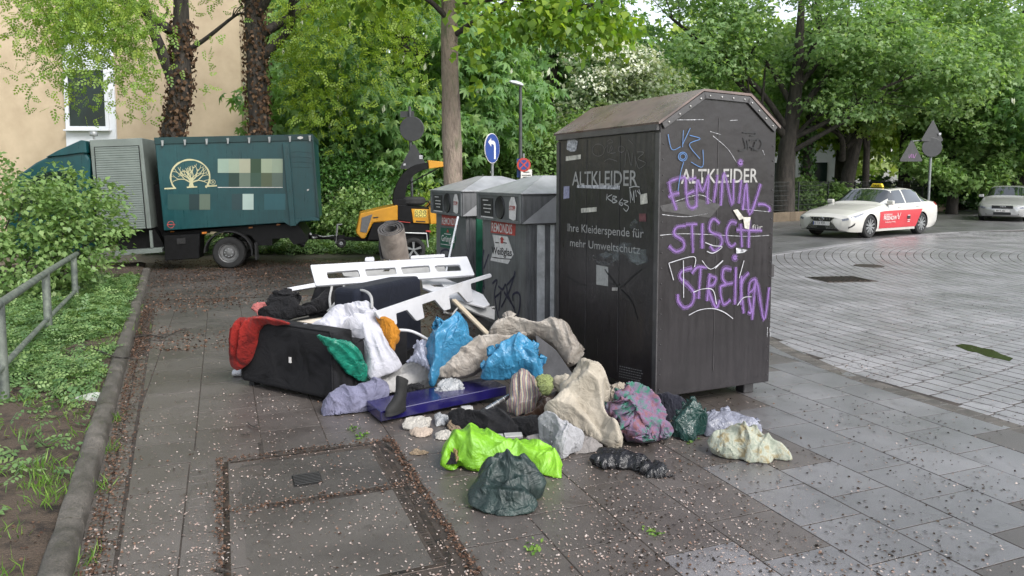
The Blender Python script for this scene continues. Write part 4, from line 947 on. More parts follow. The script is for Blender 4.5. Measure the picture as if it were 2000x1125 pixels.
# long face (left)
FL.text('lettering', 'ALTKLEIDER', (113, 538), (490, 541), 78, M_LET, cont, .003, .012)
FL.text('lettering', 'Ihre Kleiderspende für', (84, 803), (526, 843), 45, M_LET, cont, .003, .004)
FL.text('lettering', 'mehr Umweltschutz', (98, 889), (506, 936), 43, M_LET, cont, .003, .004)
FL.patch('tape', [(140, 553), (388, 563), (390, 540), (142, 536)], M_STK2, cont, .004)
FL.patch('sticker', [(76, 398), (163, 386), (163, 360), (76, 372)], M_STK, cont)
FL.patch('sticker', [(80, 330), (105, 345), (135, 340), (145, 285), (118, 262), (86, 272)], M_STK2, cont)
FL.patch('sticker', [(62, 618), (96, 612), (97, 543), (64, 545)], mat('lilac_sticker', (.25, .25, .36), .6, .3, 30), cont)
FL.patch('sticker', [(164, 698), (254, 690), (256, 664), (164, 672)], M_STK, cont)
FL.patch('sticker', [(508, 650), (550, 642), (546, 584), (505, 592)], M_STK, cont)
FL.patch('sticker', [(500, 748), (540, 748), (540, 702), (500, 702)], mat('dark_red_sticker', (.12, .04, .045), .6, .4, 30), cont)
FL.patch('sticker', [(252, 1112), (321, 1122), (322, 1010), (252, 998)], M_STK3, cont)
FL.strokes('silver_tag', [[(316, 588), (312, 625)], [(345, 592), (318, 610), (345, 632)], [(350, 600), (348, 638), (375, 630), (352, 618), (372, 606), (350, 600)], [(405, 615), (385, 640), (400, 655), (408, 642), (388, 640)], [(410, 625), (438, 632), (415, 645), (440, 662), (428, 688), (410, 672)],
   [(448, 555), (452, 640)], [(452, 575), (465, 625), (470, 570), (474, 640)], [(480, 565), (486, 605)], [(490, 570), (508, 590), (500, 560)], [(444, 552), (475, 545), (505, 548)]], .009, mat('silver_marker', (.38, .38, .38), .45, .2, 30), cont, .0045)
FL.strokes('scratched_tag', [ring(265, 335, 35), [(300, 330), (320, 310), (320, 350), (345, 330), (340, 310), (330, 350), (365, 350)], ring(398, 330, 18), [(315, 285), (335, 275), (350, 290), (325, 295)], [(300, 400), (330, 386), (375, 400)], [(418, 436), (430, 330), (455, 425), (462, 350)], [(478, 370), (482, 430)], [(490, 345), (530, 350), (495, 385), (540, 410), (500, 440), (485, 400)], [(440, 275), (465, 300)]], .0045, mat('scratched_tag', (.15, .14, .14), .5), cont, .0045)
FL2 = Face(CL, (0, 0, 0), (0, -1, 0), (0, 0, 1), (1040, 540, 2.813))
FL2.strokes('dark_scrawl', [[(400, -40), (440, 20), (480, 60), (560, -10), (600, -40)], [(485, 70), (545, 140), (578, 235)], [(190, 0), (250, 35), (300, 50)], [(430, 40), (480, 45)]], .014, mat('black_spray', (.006, .006, .007), .5), cont, .0045)
small = []
for k in range(5):
    x = 480
    while x < 598:
        w = rng.uniform(5, 14); small.append([(x, 492+k*14+(x-480)*.22), (x+w, 492+k*14+(x+w-480)*.22)]); x += w+3.5
FL2.strokes('small_print', small, .006, mat('small_print', (.2, .2, .2), .6), cont, .003)
FL2.rect('lock', 440, 60, 472, 78, M_BOLT, cont, .006)
m_, t_, b_ = _nodes('white_spray_cloud'); n_ = _noise(t_, 3.2, 5, .6, _coord(t_, False, (1, 1, 2.6)), .5); r_ = _ramp(t_, [(0, 0, 0), (.55, .55, .55)], [.50, .74])
t_.links.new(n_.outputs['Fac'], r_.inputs[0]); t_.links.new(r_.outputs[0], b_.inputs['Alpha']); b_.inputs['Base Color'].default_value = (.30, .34, .35, 1); b_.inputs['Roughness'].default_value = .6
def cloud(Fc, name, pts, off):
    c = [Fc.q(*p) for p in pts]; n = Fc.ux.cross(Fc.uy); return MB().poly([Fc.o + Fc.ux*a + Fc.uy*b + n*off for a, b in c]).build(name, m_, cont, weld=False)
cloud(FL, 'paint_mist', [(210, 975), (300, 1000), (430, 1010), (560, 985), (600, 930), (600, 860), (530, 810), (480, 730), (450, 760), (430, 850), (350, 880), (300, 930), (215, 945)], .0055)

# ------------------------------------------------------------------ glass bins
M_GALV = rainy_paint('galvanised_sheet', (0.14, 0.145, 0.15), (0.22, 0.225, 0.23), .42, .35, .1)
for m__ in (M_GALV,): m__.node_tree.nodes['Principled BSDF'].inputs['Metallic'].default_value = .45
M_GALD = rainy_paint('dark_galvanised', (0.07, 0.073, 0.076), (0.12, 0.122, 0.125), .42, .35, .1)
M_LID = mat('lid_sheet', (0.36, 0.365, 0.375), .42, .2, 4, .1, 60, metal=.4, rvar=.1)
M_WSTR = mat('pale_corner_strip', (0.45, 0.46, 0.46), .5, .25, 10)
M_GRN = mat('bottle_green_strip', (0.012, 0.10, 0.055), .45, .3, 10)
M_RED = mat('red_panel', (0.38, 0.045, 0.035), .5, .2, 15)
M_LETW = mat('white_letter', (.62, .60, .58), .5, .15, 20)
M_BLK = mat('black_matt', (.012, .012, .013), .55, .3, 20)
M_INK = mat('navy_marker', (.018, .018, .045), .5, .4, 20)
bw, bd = 1.12, 1.16
def bin_shell(root, strip):
    P = lambda a, z, k=0: [(k, k*.4, z), (a-k, k*.4, z), (a-k, bw-k*.4, z), (k, bw-k*.4, z)]
    mb = MB()
    mb.grid([[Vector(p) for p in P(bd, .10, .0)], [Vector(p) for p in P(bd, 1.26, .0)]], cv=True); mb.poly(P(bd, .10)[::-1])
    mb.build('body', M_GALV, root)
    B('base_rail', (bd/2, bw/2, .05), (bd-.1, bw-.1, .1), M_GALD, root)
    # folded corner strips on the side facing the street
    for k, (x, w, mt) in enumerate(((.06, .05, M_GALD), (.17, .09, strip), (.30, .05, strip), (.42, .10, M_WSTR), (.56, .06, M_WSTR), (.80, .12, M_GALV), (1.0, .10, M_GALD))):
        MB().prism([(x-w/2, 0), (x-w/2+.01, -.018), (x+w/2-.01, -.018), (x+w/2, 0)], (0, 0, .10), (1, 0, 0), (0, 1, 0), (0, 0, 1.14)).build('side_strip', mt, root)
    # hood with the filling hole
    hd = MB().prism([(-.06, 1.255), (.55, 1.255), (1.2, 1.38), (1.2, 1.55), (-.06, 1.55)], (0, -.045, 0), (1, 0, 0), (0, 0, 1), (0, bw+.09, 0)).build('hood', M_GALD, root, bevel=.004)
    MB().prism([(-.062, 1.258), (.34, 1.552), (1.2, 1.552), (1.2, 1.27)], (0, -.05, 0), (1, 0, 0), (0, 0, 1), (0, .006, 0)).build('side_plate', M_LID, root)
    for sx in (0,): B('hood_rim', (.57, bw/2, 1.556), (1.30, bw+.13, .012), M_LID, root, bevel=.003)
    rm = MB().grid([[(-.06, -.03, 1.562), (1.19, -.03, 1.562), (1.19, bw+.03, 1.562), (-.06, bw+.03, 1.562)], [(.42, .44, 1.74), (.66, .44, 1.74), (.66, bw-.44, 1.74), (.42, bw-.44, 1.74)]], cv=True)
    rm.poly([(.42, .44, 1.74), (.66, .44, 1.74), (.66, bw-.44, 1.74), (.42, bw-.44, 1.74)]); rm.build('lid', M_LID, root)
    f = MB()
    for y in (.0, bw): f.box((-.066, y, 1.40), (.014, .05, .29))
    for z in (1.265, 1.54): f.box((-.066, bw/2, z), (.0135, bw-.05, .028))
    f.build('hood_frame', M_GALV, root, bevel=.002)
    MB().lathe([(0, -.004), (.105, -.004), (.118, -.012), (.125, 0)], (-.062, .50, 1.40), (1, 0, 0), 24).build('filling_hole', M_BLK, root, smooth=True)
    B('notice', (-.064, .86, 1.395), (.006, .34, .20), M_BLK, root)
    t0 = [[(a, b), (a+w, b)] for b, a, w in ((.05, .03, .16), (.0, .06, .2), (-.04, .05, .22), (-.08, .09, .15))]
    strokes('notice_lines', t0, .012, (-.068, 1.0, 1.42), (0, -1, 0), (0, 0, 1), M_LETW, root, .001)
    B('notice_strip', (-.063, .86, 1.277), (.005, .34, .03), M_LETW, root)
    MB().poly([(-.0665, .26, 1.30), (-.0665, .26, 1.46), (-.0665, .21, 1.52), (-.0665, .13, 1.52), (-.0665, .08, 1.44), (-.0665, .10, 1.29), (-.0665, .16, 1.28)]).build('warning_sticker', M_LETW, root)
    text('sticker_word', 'STOPP', (-.068, .25, 1.385), (0, -1, 0), (0, 0, 1), .065, M_RED, root, .75, .001, bold=.02)
N1 = Vector((.138, 7.36, 0)); N2 = N1 + EL*1.667; N3 = N1 + EL*2.85 + ER*1.3
bin1 = empty('glass_bin', N1, R(24.5), 'grey steel glass bin with white sticker for clear glass, nearest the container', 'recycling bin', 'glass recycling bins')
bin_shell(bin1, M_WSTR)
F1 = Face(N1, (0, 0, 0), (0, -1, 0), (0, 0, 1), (820, 320, 3.517))
F1.patch('maker_panel', [(488, 472), (656, 494), (660, 402), (492, 386)], M_RED, bin1, .002)
F1.text('lettering', 'REMONDIS', (494, 462), (636, 482), 60, M_LETW, bin1, .004, .01)
F1.patch('sort_sticker', [(486, 664), (606, 688), (645, 622), (605, 500), (500, 486), (515, 560)], M_LETW, bin1, .002)
F1.text('lettering', 'Weißglas', (496, 616), (634, 634), 48, M_BLK, bin1, .004, .015)
F1.strokes('sort_print', [[(495, 640), (560, 650), (630, 655)], [(520, 540), (545, 542)], [(575, 540), (600, 545)]], .012, M_BLK, bin1, .004)
F1.patch('arrow', [(557, 545), (574, 547), (574, 522), (582, 522), (566, 498), (550, 518), (558, 519)], M_RED, bin1, .004)
F1.strokes('navy_tag', [[(442, 590), (430, 700), (446, 860)], [(475, 620), (440, 720)], [(440, 980), (430, 870), (445, 830)], [(500, 822), (532, 800), (514, 900), (542, 1060)], [(540, 840), (570, 862), (590, 828), (600, 900), (560, 985)], [(656, 738), (640, 800), (606, 900)], [(606, 900), (650, 1000), (668, 1060)], [(642, 942), (640, 900), (670, 884), (690, 912), (685, 1000), (668, 1062)], [(580, 880), (652, 992)], [(560, 870), (545, 1010)], [(600, 832), (652, 768)], [(515, 920), (560, 880)]], .028, M_INK, bin1, .003)
bin2 = empty('glass_bin', N2, R(24.5), 'grey steel glass bin with green sticker for green glass behind the other bin', 'recycling bin', 'glass recycling bins')
bin_shell(bin2, M_GRN)
F2 = Face(N2, (0, 0, 0), (0, -1, 0), (0, 0, 1), (820, 320, 3.517))
F2.patch('maker_panel', [(150, 420), (258, 432), (266, 362), (152, 348)], M_RED, bin2, .002)
F2.text('lettering', 'REMONDIS', (153, 412), (252, 422), 44, M_LETW, bin2, .004, .01)
F2.patch('sort_sticker', [(140, 570), (232, 585), (250, 520), (240, 445), (144, 436)], mat('green_sticker', (.012, .10, .06), .5, .2, 15), bin2, .002)
F2.text('lettering', 'Grünglas', (150, 528), (240, 544), 42, M_LETW, bin2, .004, .01)
F2.strokes('sort_print', [[(145, 550), (185, 556), (225, 562)], [(170, 480), (215, 486)]], .010, M_LETW, bin2, .004)
F2.patch('arrow', [(185, 470), (202, 472), (194, 446)], M_RED, bin2, .004)
F2.strokes('dark_tag', [[(140, 640), (150, 600), (190, 590), (215, 630), (180, 640), (160, 610)]], .03, M_INK, bin2, .003)
bin3 = dup(bin2); bin3.location = N3; bin3['label'] = 'rear glass bin whose pale lid peeks out behind the other two'
for ch in list(bin3.children):
    if ch.name.startswith(('maker', 'lettering', 'sort', 'arrow', 'dark')): bpy.data.objects.remove(ch)
a_, b__ = D(871, 531, 8.55), D(894.5, 423, 8.75)
o = T('white_rod', [(0, 0, 0), (b__-a_)*.5, b__-a_], .012, M_WHT); o.location = a_; tag(o, 'thin white rod leaning against the green glass bin', 'rod')
# ------------------------------------------------------------------ vehicles, signs, lamp
class Side:
    """upright side plane of a vehicle: q() gives (along, height), P() a point 'dep' behind it, in the vehicle's frame"""
    def __init__(s, org, ang, crop, dep=0.0):
        s.org = Vector(org); s.x = Vector((math.cos(ang), math.sin(ang), 0)); s.n = Vector((-s.x.y, s.x.x, 0)); s.crop = crop; s.dep = dep
    def q(s, u, v):
        if s.crop: u, v = s.crop[0] + u/s.crop[2], s.crop[1] + v/s.crop[2]
        d = _ray(u, v); c = Vector((0, 0, CAMH)); o = s.org + s.n*s.dep; t = (o-c).dot(s.n)/d.dot(s.n); p = c + d*t - o
        return (p.dot(s.x), p.z)
    def P(s, u, v, dy=0): a = s.q(u, v); return Vector((a[0], s.dep+dy, a[1]))
    def plate(s, name, pts, mt, parent, d=0.02, dy=0.0, bevel=0):
        """solid plate of outline pts, from dy back to dy+d"""
        return MB().prism([s.q(*p) for p in pts], (0, s.dep+dy, 0), (1, 0, 0), (0, 0, 1), (0, d, 0)).build(name, mt, parent, bevel)
    def line(s, name, pts, r, mt, parent, dy=0, seg=8): return T(name, [s.P(*p, dy) for p in pts], r, mt, parent, seg)
    def strokes(s, name, L, w, mt, parent, off=.004):
        return strokes(name, [[s.q(*p) for p in l] for l in L], w, (0, s.dep, 0), (1, 0, 0), (0, 0, 1), mt, parent, off)
M_TEAL = rainy_paint('teal_paint', (0.0035, 0.043, 0.050), (0.006, 0.060, 0.066), .34, .16, .05)
M_TEALD = mat('dark_teal_hem', (0.004, 0.032, 0.034), .4, .2, 5)
M_CREAM = mat('cream_print', (0.50, 0.47, 0.28), .5, .08, 8)
M_CHAS = mat('chassis_black', (0.006, 0.006, 0.0065), .5, .35, 10, .2, 60, spec=.2)
M_TYRE = mat('tyre_rubber', (0.014, 0.014, 0.014), .75, .3, 12, .3, 60)
M_RIM = mat('grey_rim', (0.16, 0.16, 0.16), .45, .3, 10, metal=.5)
M_STEEL = mat('bare_steel', (0.30, 0.31, 0.31), .4, .2, 10, metal=.6)
M_SHUT = mat('shutter_alu', (0.14, 0.165, 0.15), .5, .12, 4, metal=.25)
M_SHUTF = mat('shutter_frame', (0.165, 0.19, 0.175), .5, .12, 4, metal=.25)
def wheel(parent, c, r, w, mt_rim=M_RIM, spokes=0, ax=(0, 1, 0), name='wheel'):
    """tyre and rim, axis through c; outer side towards -ax"""
    h = Vector(ax)
    ty = MB().lathe([(r*.60, -w/2), (r*.72, -w/2-.012), (r*.92, -w/2-.004), (r, -w/2+.03), (r, w/2-.03), (r*.92, w/2), (r*.6, w/2)], c, ax, 36).build(name, M_TYRE, parent, smooth=True)
    rim = MB().lathe([(r*.60, -w/2), (r*.615, -w/2-.008), (r*.57, -w/2+.0), (r*.53, -w/2+.03), (r*.36, -w/2+.035), (r*.30, -w/2+.0), (r*.12, -w/2-.01), (0, -w/2-.012)] if not spokes else [(r*.68, -w/2-.002), (r*.69, -w/2-.014), (r*.64, -w/2-.006), (r*.62, -w/2+.05), (0, -w/2+.055)], c, ax, 32).build('rim', mt_rim if not spokes else M_CHAS, ty, smooth=True)
    if spokes:
        sp = MB(); c = Vector(c); u = Vector((0, 0, 1)); v = h.cross(u)
        for k in range(spokes):
            for da in (-.09, .09):
                a = 2*PI*k/spokes + da; d = u*math.cos(a) + v*math.sin(a); t = h.cross(d)
                p0, p1 = c + d*r*.1 - h*(w/2+.005), c + d*r*.66 - h*(w/2+.010); ww = .013
                sp.poly([p0-t*ww, p0+t*ww, p1+t*ww*.8, p1-t*ww*.8]); 
                sp.poly([p0+t*ww, p0+t*ww+h*.03, p1+t*ww*.8+h*.03, p1+t*ww*.8])
        sp.lathe([(r*.14, -w/2-.004), (r*.12, -w/2-.016), (0, -w/2-.018)], c, ax, 12)
        sp.build('spokes', M_STEEL, ty, weld=False)
    else:
        nb = MB()
        for k in range(8):
            a = 2*PI*k/8; nb.lathe([(0, -w/2-.03), (.012, -w/2-.028), (.014, -w/2)], Vector(c) + Vector((math.cos(a), 0, math.sin(a)))*r*.24, ax, 6)
        nb.build('nuts', M_STEEL, ty, weld=False)['kind'] = 'stuff'
    return ty
TO = Vector((-5.39, 13.94, 0)); TA = R(12)
tk = empty('box_truck', TO, TA, 'dark green box truck with a tree emblem, parked behind the bushes', 'truck')
S2 = Side(TO, TA, (300, 240, 3.75)); S1 = Side(TO, TA, (80, 230, 3.628)); DW = 2.15
S2.plate('cargo_box', [(5, 112), (1165, 87), (1200, 716), (75, 790)], M_TEAL, tk, DW, 0, .012)
S2.plate('tarp_hem', [(3, 108), (1168, 82), (1172, 128), (10, 158)], M_TEALD, tk, DW+.04, -.02, .006)
for x, y in ((67, 152), (231, 146), (390, 140), (545, 135), (700, 131), (848, 126), (998, 121), (1143, 116)):
    S2.plate('strap', [(x-10, y-22), (x+10, y-24), (x+10, y-8), (x+8, y+20), (x-4, y+20), (x-6, y-6)], M_STEEL, tk, .03, -.05, .004)
S2.plate('maker_badge', [(1055, 105), (1075, 98), (1095, 104), (1095, 114), (1075, 121), (1055, 115)], M_LETW, tk, .01, -.03)
S2.plate('stanchion', [(945, 150), (992, 148), (1040, 753), (1002, 755)], M_TEAL, tk, .06, -.06, .006)
S2.plate('skirt', [(930, 722), (950, 724), (1002, 757), (1040, 754), (1076, 716), (1215, 716), (1212, 690), (930, 705)], M_TEAL, tk, .03, -.012, .004)
S2.plate('rear_frame', [(1160, 130), (1172, 128), (1214, 690), (1196, 692)], M_TEALD, tk, .05, -.03, .004)
for k in range(4): S2.line('crease', [(1010, 215+k*38), (1060, 210+k*38), (1155, 222+k*36)], .004, M_TEALD, tk)
# emblem: arch with a bare tree
arch = [(80, 483), (165, 479)] ; A = [(268 + 143*math.cos(t), 398 - 128*math.sin(t)) for t in np.linspace(R(-37), R(217), 22)]
em = S2.strokes('emblem_arch', [A[::-1]], .034, M_CREAM, tk); S2.strokes('emblem_foot', [[(80, 482), (165, 478)], [(378, 464), (464, 460)]], .028, M_CREAM, tk, .0055)
rgt = random.Random(3); br = []
def grow(x, y, a, L, d):
    x2, y2 = x + L*math.cos(a), y - L*math.sin(a); br.append((d, [(x, y), ((x+x2)/2+rgt.uniform(-3, 3), (y+y2)/2+rgt.uniform(-3, 3)), (x2, y2)]))
    if d < 4 and L > 7:
        for s_ in ((-.42, .42) if d else (-1.15, -.75, -.35, 0, .35, .75, 1.15)): grow(x2 if d else x, y2 if d else y, a + s_ + rgt.uniform(-.15, .15), L*rgt.uniform(.62, .85) if d else rgt.uniform(42, 60), d+1)
grow(276, 440, PI/2, 40, 0)
for dd, w in ((0, .05), (1, .028), (2, .018), (3, .012), (4, .009)): S2.strokes('emblem_branches', [l for d, l in br if d == dd], w, M_CREAM, tk, .005+.0006*dd)
S2.strokes('emblem_trunk', [[(262, 470), (270, 440), (268, 405)], [(292, 470), (284, 440), (288, 400)], [(277, 470), (277, 410)], [(244, 472), (320, 468)]], .03, M_CREAM, tk, .009)
S2.strokes('registered_mark', [ring(435, 434, 17, 14)], .008, M_CREAM, tk)
q_ = S2.q(427, 443); text('registered_mark', 'R', (q_[0], 0, q_[1]), (1, 0, 0), (0, 0, 1), .07, M_CREAM, tk, 1, .004)
MOS = [(470, 263, 550, 366, (.27, .36, .29)), (550, 263, 628, 366, (.30, .36, .27)), (628, 263, 709, 366, (.36, .36, .26)), (709, 263, 788, 366, (.022, .055, .024)), (788, 263, 867, 366, (.31, .36, .25)), (867, 263, 946, 366, (.27, .33, .24)),
  (550, 366, 628, 468, (.012, .038, .028)), (628, 366, 709, 468, (.12, .16, .12)), (709, 366, 788, 468, (.03, .07, .045)), (788, 366, 867, 468, (.075, .095, .05)), (867, 366, 946, 468, (.085, .12, .095)),
  (104, 522, 182, 636, (.010, .055, .055)), (182, 522, 260, 636, (.011, .06, .058)), (260, 522, 336, 636, (.008, .028, .03)), (336, 522, 415, 636, (.10, .135, .10)), (573, 520, 652, 636, (.015, .045, .05)), (652, 520, 732, 636, (.40, .50, .45)), (810, 520, 890, 636, (.016, .085, .10)), (890, 520, 966, 636, (.018, .09, .105))]
for i, (x0, y0, x1, y1, c) in enumerate(MOS):  # flat colour squares stand in for the pixel-blurred lettering
    S2.plate('print_square', [(x0, y1), (x1, y1), (x1, y0), (x0, y0)], mat('print_%d' % i, c, .45, .04, 4), tk, .003, -.004)
S2.plate('print_line', [(470, 475), (946, 475), (946, 470), (470, 470)], M_LETW, tk, .003, -.004)
S2.strokes('red_badge', [ring(127, 745, 24, 12)], .012, mat('badge_red', (.4, .06, .05), .5), tk); S2.strokes('red_badge', [[(98, 746), (158, 744)]], .018, mat('badge_red', (.4, .06, .05), .5), tk, .005)
S2.plate('latch', [(1124, 498), (1138, 494), (1136, 484), (1124, 488)], M_LETW, tk, .01, -.012)
# chassis, locker, wheel
S2.plate('chassis', [(60, 806), (340, 790), (760, 752), (1050, 745), (1110, 830), (1115, 880), (1020, 900), (980, 850), (860, 855), (860, 905), (760, 905), (700, 830), (400, 800), (330, 830), (40, 840)], M_CHAS, tk, DW-.5, .22)
lk = S2.plate('locker', [(72, 828), (335, 812), (332, 995), (80, 1010)], M_CHAS, tk, .5, .02, .012)
S2.plate('lock', [(168, 848), (232, 842), (232, 885), (170, 890)], M_TYRE, lk, .02, .006, .003)
wc = S2.P(548, 955); wr = wc.z + .005
wheel(tk, (wc.x, .16, wr), wr, .24); wheel(tk, (wc.x, DW-.2, wr), wr, .24); wheel(tk, (wc.x-3.3, .16, wr), wr, .24); wheel(tk, (wc.x-3.3, DW-.2, wr), wr, .24)
mg = MB()
for (rr_, dy, w) in ((wr+.10, -.02, .34),):
    P = []
    for k in range(15):
        a = R(-8) + R(186)*k/14; P.append([(wc.x + rr_*1.04*math.cos(a), dy, wr + rr_*math.sin(a)), (wc.x + rr_*1.04*math.cos(a), dy+w, wr + rr_*math.sin(a)), (wc.x + (rr_+.015)*1.04*math.cos(a), dy+w, wr + (rr_+.015)*math.sin(a)), (wc.x + (rr_+.02)*1.04*math.cos(a), dy, wr + (rr_+.02)*math.sin(a))])
    mg.grid(P, cv=True); mg.poly(P[0]); mg.poly(P[-1])
mg.build('mudguard', M_TYRE, tk, smooth=True)
S2.plate('mud_flap', [(738, 880), (752, 880), (758, 1004), (744, 1000)], M_TYRE, tk, .28, .0)
S2.plate('side_lamp', [(352, 800), (388, 797), (388, 812), (354, 814)], mat('amber', (.5, .16, .02), .3), tk, .02, .0, .003)
S2.line('coupling', [(1100, 862), (1150, 852), (1190, 856)], .035, M_CHAS, tk, 1.0)
S2.line('coupling', [(1120, 835), (1150, 872), (1180, 862)], .03, M_STEEL, tk, 1.0)
S2.line('rear_bumper', [(1040, 880), (1100, 905)], .05, M_CHAS, tk, .3)
# cabinet with roller shutter between cab and box
S1.plate('cabinet', [(338, 158), (712, 142), (778, 786), (400, 806)], M_SHUTF, tk, DW, .03, .01)
a0, a1, a2, a3 = S1.q(376, 208), S1.q(690, 197), S1.q(743, 786), S1.q(415, 798)
sh = MB(); n = 36
for k in range(n):
    for f0, f1, y0, y1 in ((k/n, (k+.75)/n, .018, .012), ((k+.75)/n, (k+1)/n, .012, .018)):
        l = lambda f, A_, B_: (A_[0]+(B_[0]-A_[0])*f, A_[1]+(B_[1]-A_[1])*f)
        L0, L1, R0, R1 = l(f0, a0, a3), l(f1, a0, a3), l(f0, a1, a2), l(f1, a1, a2)
        sh.quad((L0[0], y0, L0[1]), (R0[0], y0, R0[1]), (R1[0], y1, R1[1]), (L1[0], y1, L1[1]))
sh = sh.build('roller_shutter', M_SHUT, tk, weld=False)
for pts in ([(374, 208), (379, 208), (420, 798), (414, 798)], [(688, 197), (693, 197), (747, 786), (741, 786)], [(374, 206), (692, 195), (692, 199), (374, 210)]): S1.plate('shutter_guide', pts, M_CHAS, tk, .02, .012)
S1.line('shutter_pull', [(575, 783), (655, 777)], .012, M_CHAS, tk)
S1.plate('cabinet_step', [(505, 948), (856, 922), (857, 955), (508, 982)], M_SHUTF, tk, .25, 0, .006)
S1.plate('cabinet_post', [(766, 800), (784, 798), (795, 920), (776, 922)], M_SHUTF, tk, .05, .0)
S1.plate('under_frame', [(520, 800), (778, 790), (856, 925), (520, 950)], M_CHAS, tk, 1.6, .25)
S1.plate('gap_frame', [(748, 475), (796, 470), (840, 925), (780, 925)], M_CHAS, tk, 1.2, .5)
bp = S1.P(335, 140); MB().lathe([(.0, -.02), (.02, -.02), (.02, .04), (.065, .045), (.07, .06), (.07, .11), (.06, .125), (0, .128)], (bp.x, .3, bp.z), (0, 0, 1), 16).build('beacon', M_STEEL, tk, smooth=True)
for u_, v_ in ((118, 800), (700, 770), (905, 748)): S2.plate('side_reflector', [(u_-14, v_+8), (u_+14, v_+6), (u_+14, v_-6), (u_-14, v_-4)], mat('amber', (.5, .16, .02), .3), tk, .015, .19, .003)
# cab, mostly behind the bush
cabp = [(300, 160), (120, 240), (-40, 320), (-180, 420), (-240, 640), (-250, 960), (330, 960), (345, 300), (312, 250)]
cb = S1.plate('cab', cabp, M_TEAL, tk, DW, .0, .03)
S1.plate('cab_window', [(60, 380), (-90, 440), (-130, 620), (250, 620), (250, 380)], M_PANE, cb, .01, -.008)
S1.plate('deflector', [(292, 158), (118, 236), (40, 280), (160, 268), (290, 250), (330, 250), (320, 165)], M_TEAL, cb, DW-.1, -.05, .01)

# ------------------------------------------------------------------ wood chipper on its trailer
M_YEL = mat('yellow_paint', (0.50, 0.235, 0.015), .38, .15, 4, .05, 30, coat=.2)
M_GREYP = mat('grey_grille', (.11, .11, .11), .5, .2, 30)
CO = TO + Vector((math.cos(TA), math.sin(TA), 0))*2.2
ch = empty('wood_chipper', CO, TA, 'yellow and black towed wood chipper with curved discharge chute', 'chipper')
C3 = Side(CO, TA, (600, 300, 5.113), .5)
C3.plate('hood', [(490, 800), (488, 770), (525, 600), (905, 512), (905, 668), (655, 692), (575, 850), (540, 850)], M_YEL, ch, 1.15, 0, .02)
C3.plate('side_grille', [(545, 640), (652, 605), (592, 792), (528, 780)], M_GREYP, ch, .012, -.01, .003)
C3.plate('body', [(655, 690), (905, 664), (1225, 700), (1225, 862), (600, 866)], M_CHAS, ch, 1.1, .03, .01)
C3.plate('control_panel', [(905, 514), (1215, 542), (1222, 556), (1042, 552), (1058, 690), (905, 662)], M_CHAS, ch, 1.1, .01, .006)
C3.plate('rear_panel', [(1040, 552), (1226, 556), (1226, 700), (1060, 690)], M_YEL, ch, 1.1, -.005, .006)
C3.plate('pictograms', [(1072, 636), (1190, 636), (1192, 562), (1072, 558)], mat('pale_yellow', (.6, .5, .12), .5), ch, .006, -.012)
C3.strokes('pictogram_marks', [[(1078+40*i, 592), (1092+40*i, 566), (1106+40*i, 592), (1078+40*i, 592)] for i in range(3)] + [[(1080+40*i, 606), (1104+40*i, 606), (1104+40*i, 628), (1080+40*i, 628), (1080+40*i, 606)] for i in range(3)], .012, M_BLK, ch, .014)
C3.strokes('maker_mark', [[(660, 640), (710, 636)], [(1086, 675), (1180, 680)]], .03, M_BLK, ch, .012)
C3.plate('red_bar', [(905, 672), (1030, 686), (1030, 692), (905, 680)], M_RED, ch, .02, -.01)
C3.plate('red_reflector', [(1185, 765), (1235, 770), (1235, 785), (1185, 780)], M_RED, ch, .02, -.01)
C3.plate('feed_hopper', [(1215, 548), (1285, 488), (1300, 495), (1300, 700), (1228, 705)], M_YEL, ch, 1.25, -.06, .01)
# chute: box section bent over
outer = [(862, 490), (866, 400), (905, 290), (965, 200), (1050, 130), (1130, 100), (1212, 86)]
inner = [(985, 480), (985, 420), (1005, 330), (1050, 240), (1100, 196), (1150, 170), (1215, 152)]
P = []
for a, b in zip(catmull([(*C3.q(*p), 0) for p in outer], 4), catmull([(*C3.q(*p), 0) for p in inner], 4)):
    P.append([(a.x, .62, a.y), (b.x, .62, b.y), (b.x, .92, b.y), (a.x, .92, a.y)])
cm = MB().grid(P, cv=True); cm.poly(P[-1]); cm.poly(P[0]); cm.build('chute', M_CHAS, ch, bevel=.006)
C3b = Side(CO, TA, (600, 300, 5.113), .6)
C3b.plate('chute_tip', [(1208, 66), (1420, 88), (1410, 126), (1215, 152)], M_YEL, ch, .34, 0, .008)
C3b.line('chute_strut', [(1008, 305), (1170, 220), (1330, 135)], .015, M_CHAS, ch, .05)
C3b.plate('chute_base', [(850, 462), (1000, 455), (1000, 530), (870, 530)], M_CHAS, ch, .4, -.02, .01)
sp = C3.P(1050, 478, .35); MB().lathe([(.16, -.07), (.20, -.09), (.27, -.08), (.30, -.04), (.30, .04), (.27, .08), (.20, .09), (.16, .07)], sp, (0, 0, 1), 28).build('spare_tyre', M_TYRE, ch, smooth=True)
C3.line('hose', [(1180, 480), (1220, 478), (1240, 510), (1210, 540)], .018, M_CHAS, ch, .3)
w_ = C3.P(1060, 905); wheel(ch, (w_.x, .55, .25), .25, .17, spokes=5); wheel(ch, (w_.x, 1.65, .25), .25, .17, spokes=5)
C3.line('fender', [(962, 790), (1190, 798), (1198, 870), (1206, 935)], .018, M_STEEL, ch, -.02)
C3.plate('fender_plate', [(940, 780), (1192, 792), (1200, 812), (940, 800)], M_CHAS, ch, .22, -.01)
C3.plate('drawbar', [(260, 852), (700, 852), (1000, 860), (1000, 895), (560, 895), (260, 884)], M_CHAS, ch, .12, .5, .006)
C3.line('tow_rod', [(-30, 862), (40, 860), (260, 868)], .03, M_CHAS, ch, .55)
C3.line('cable', [(0, 832), (60, 828), (150, 850), (262, 836)], .012, M_STEEL, ch, .5)
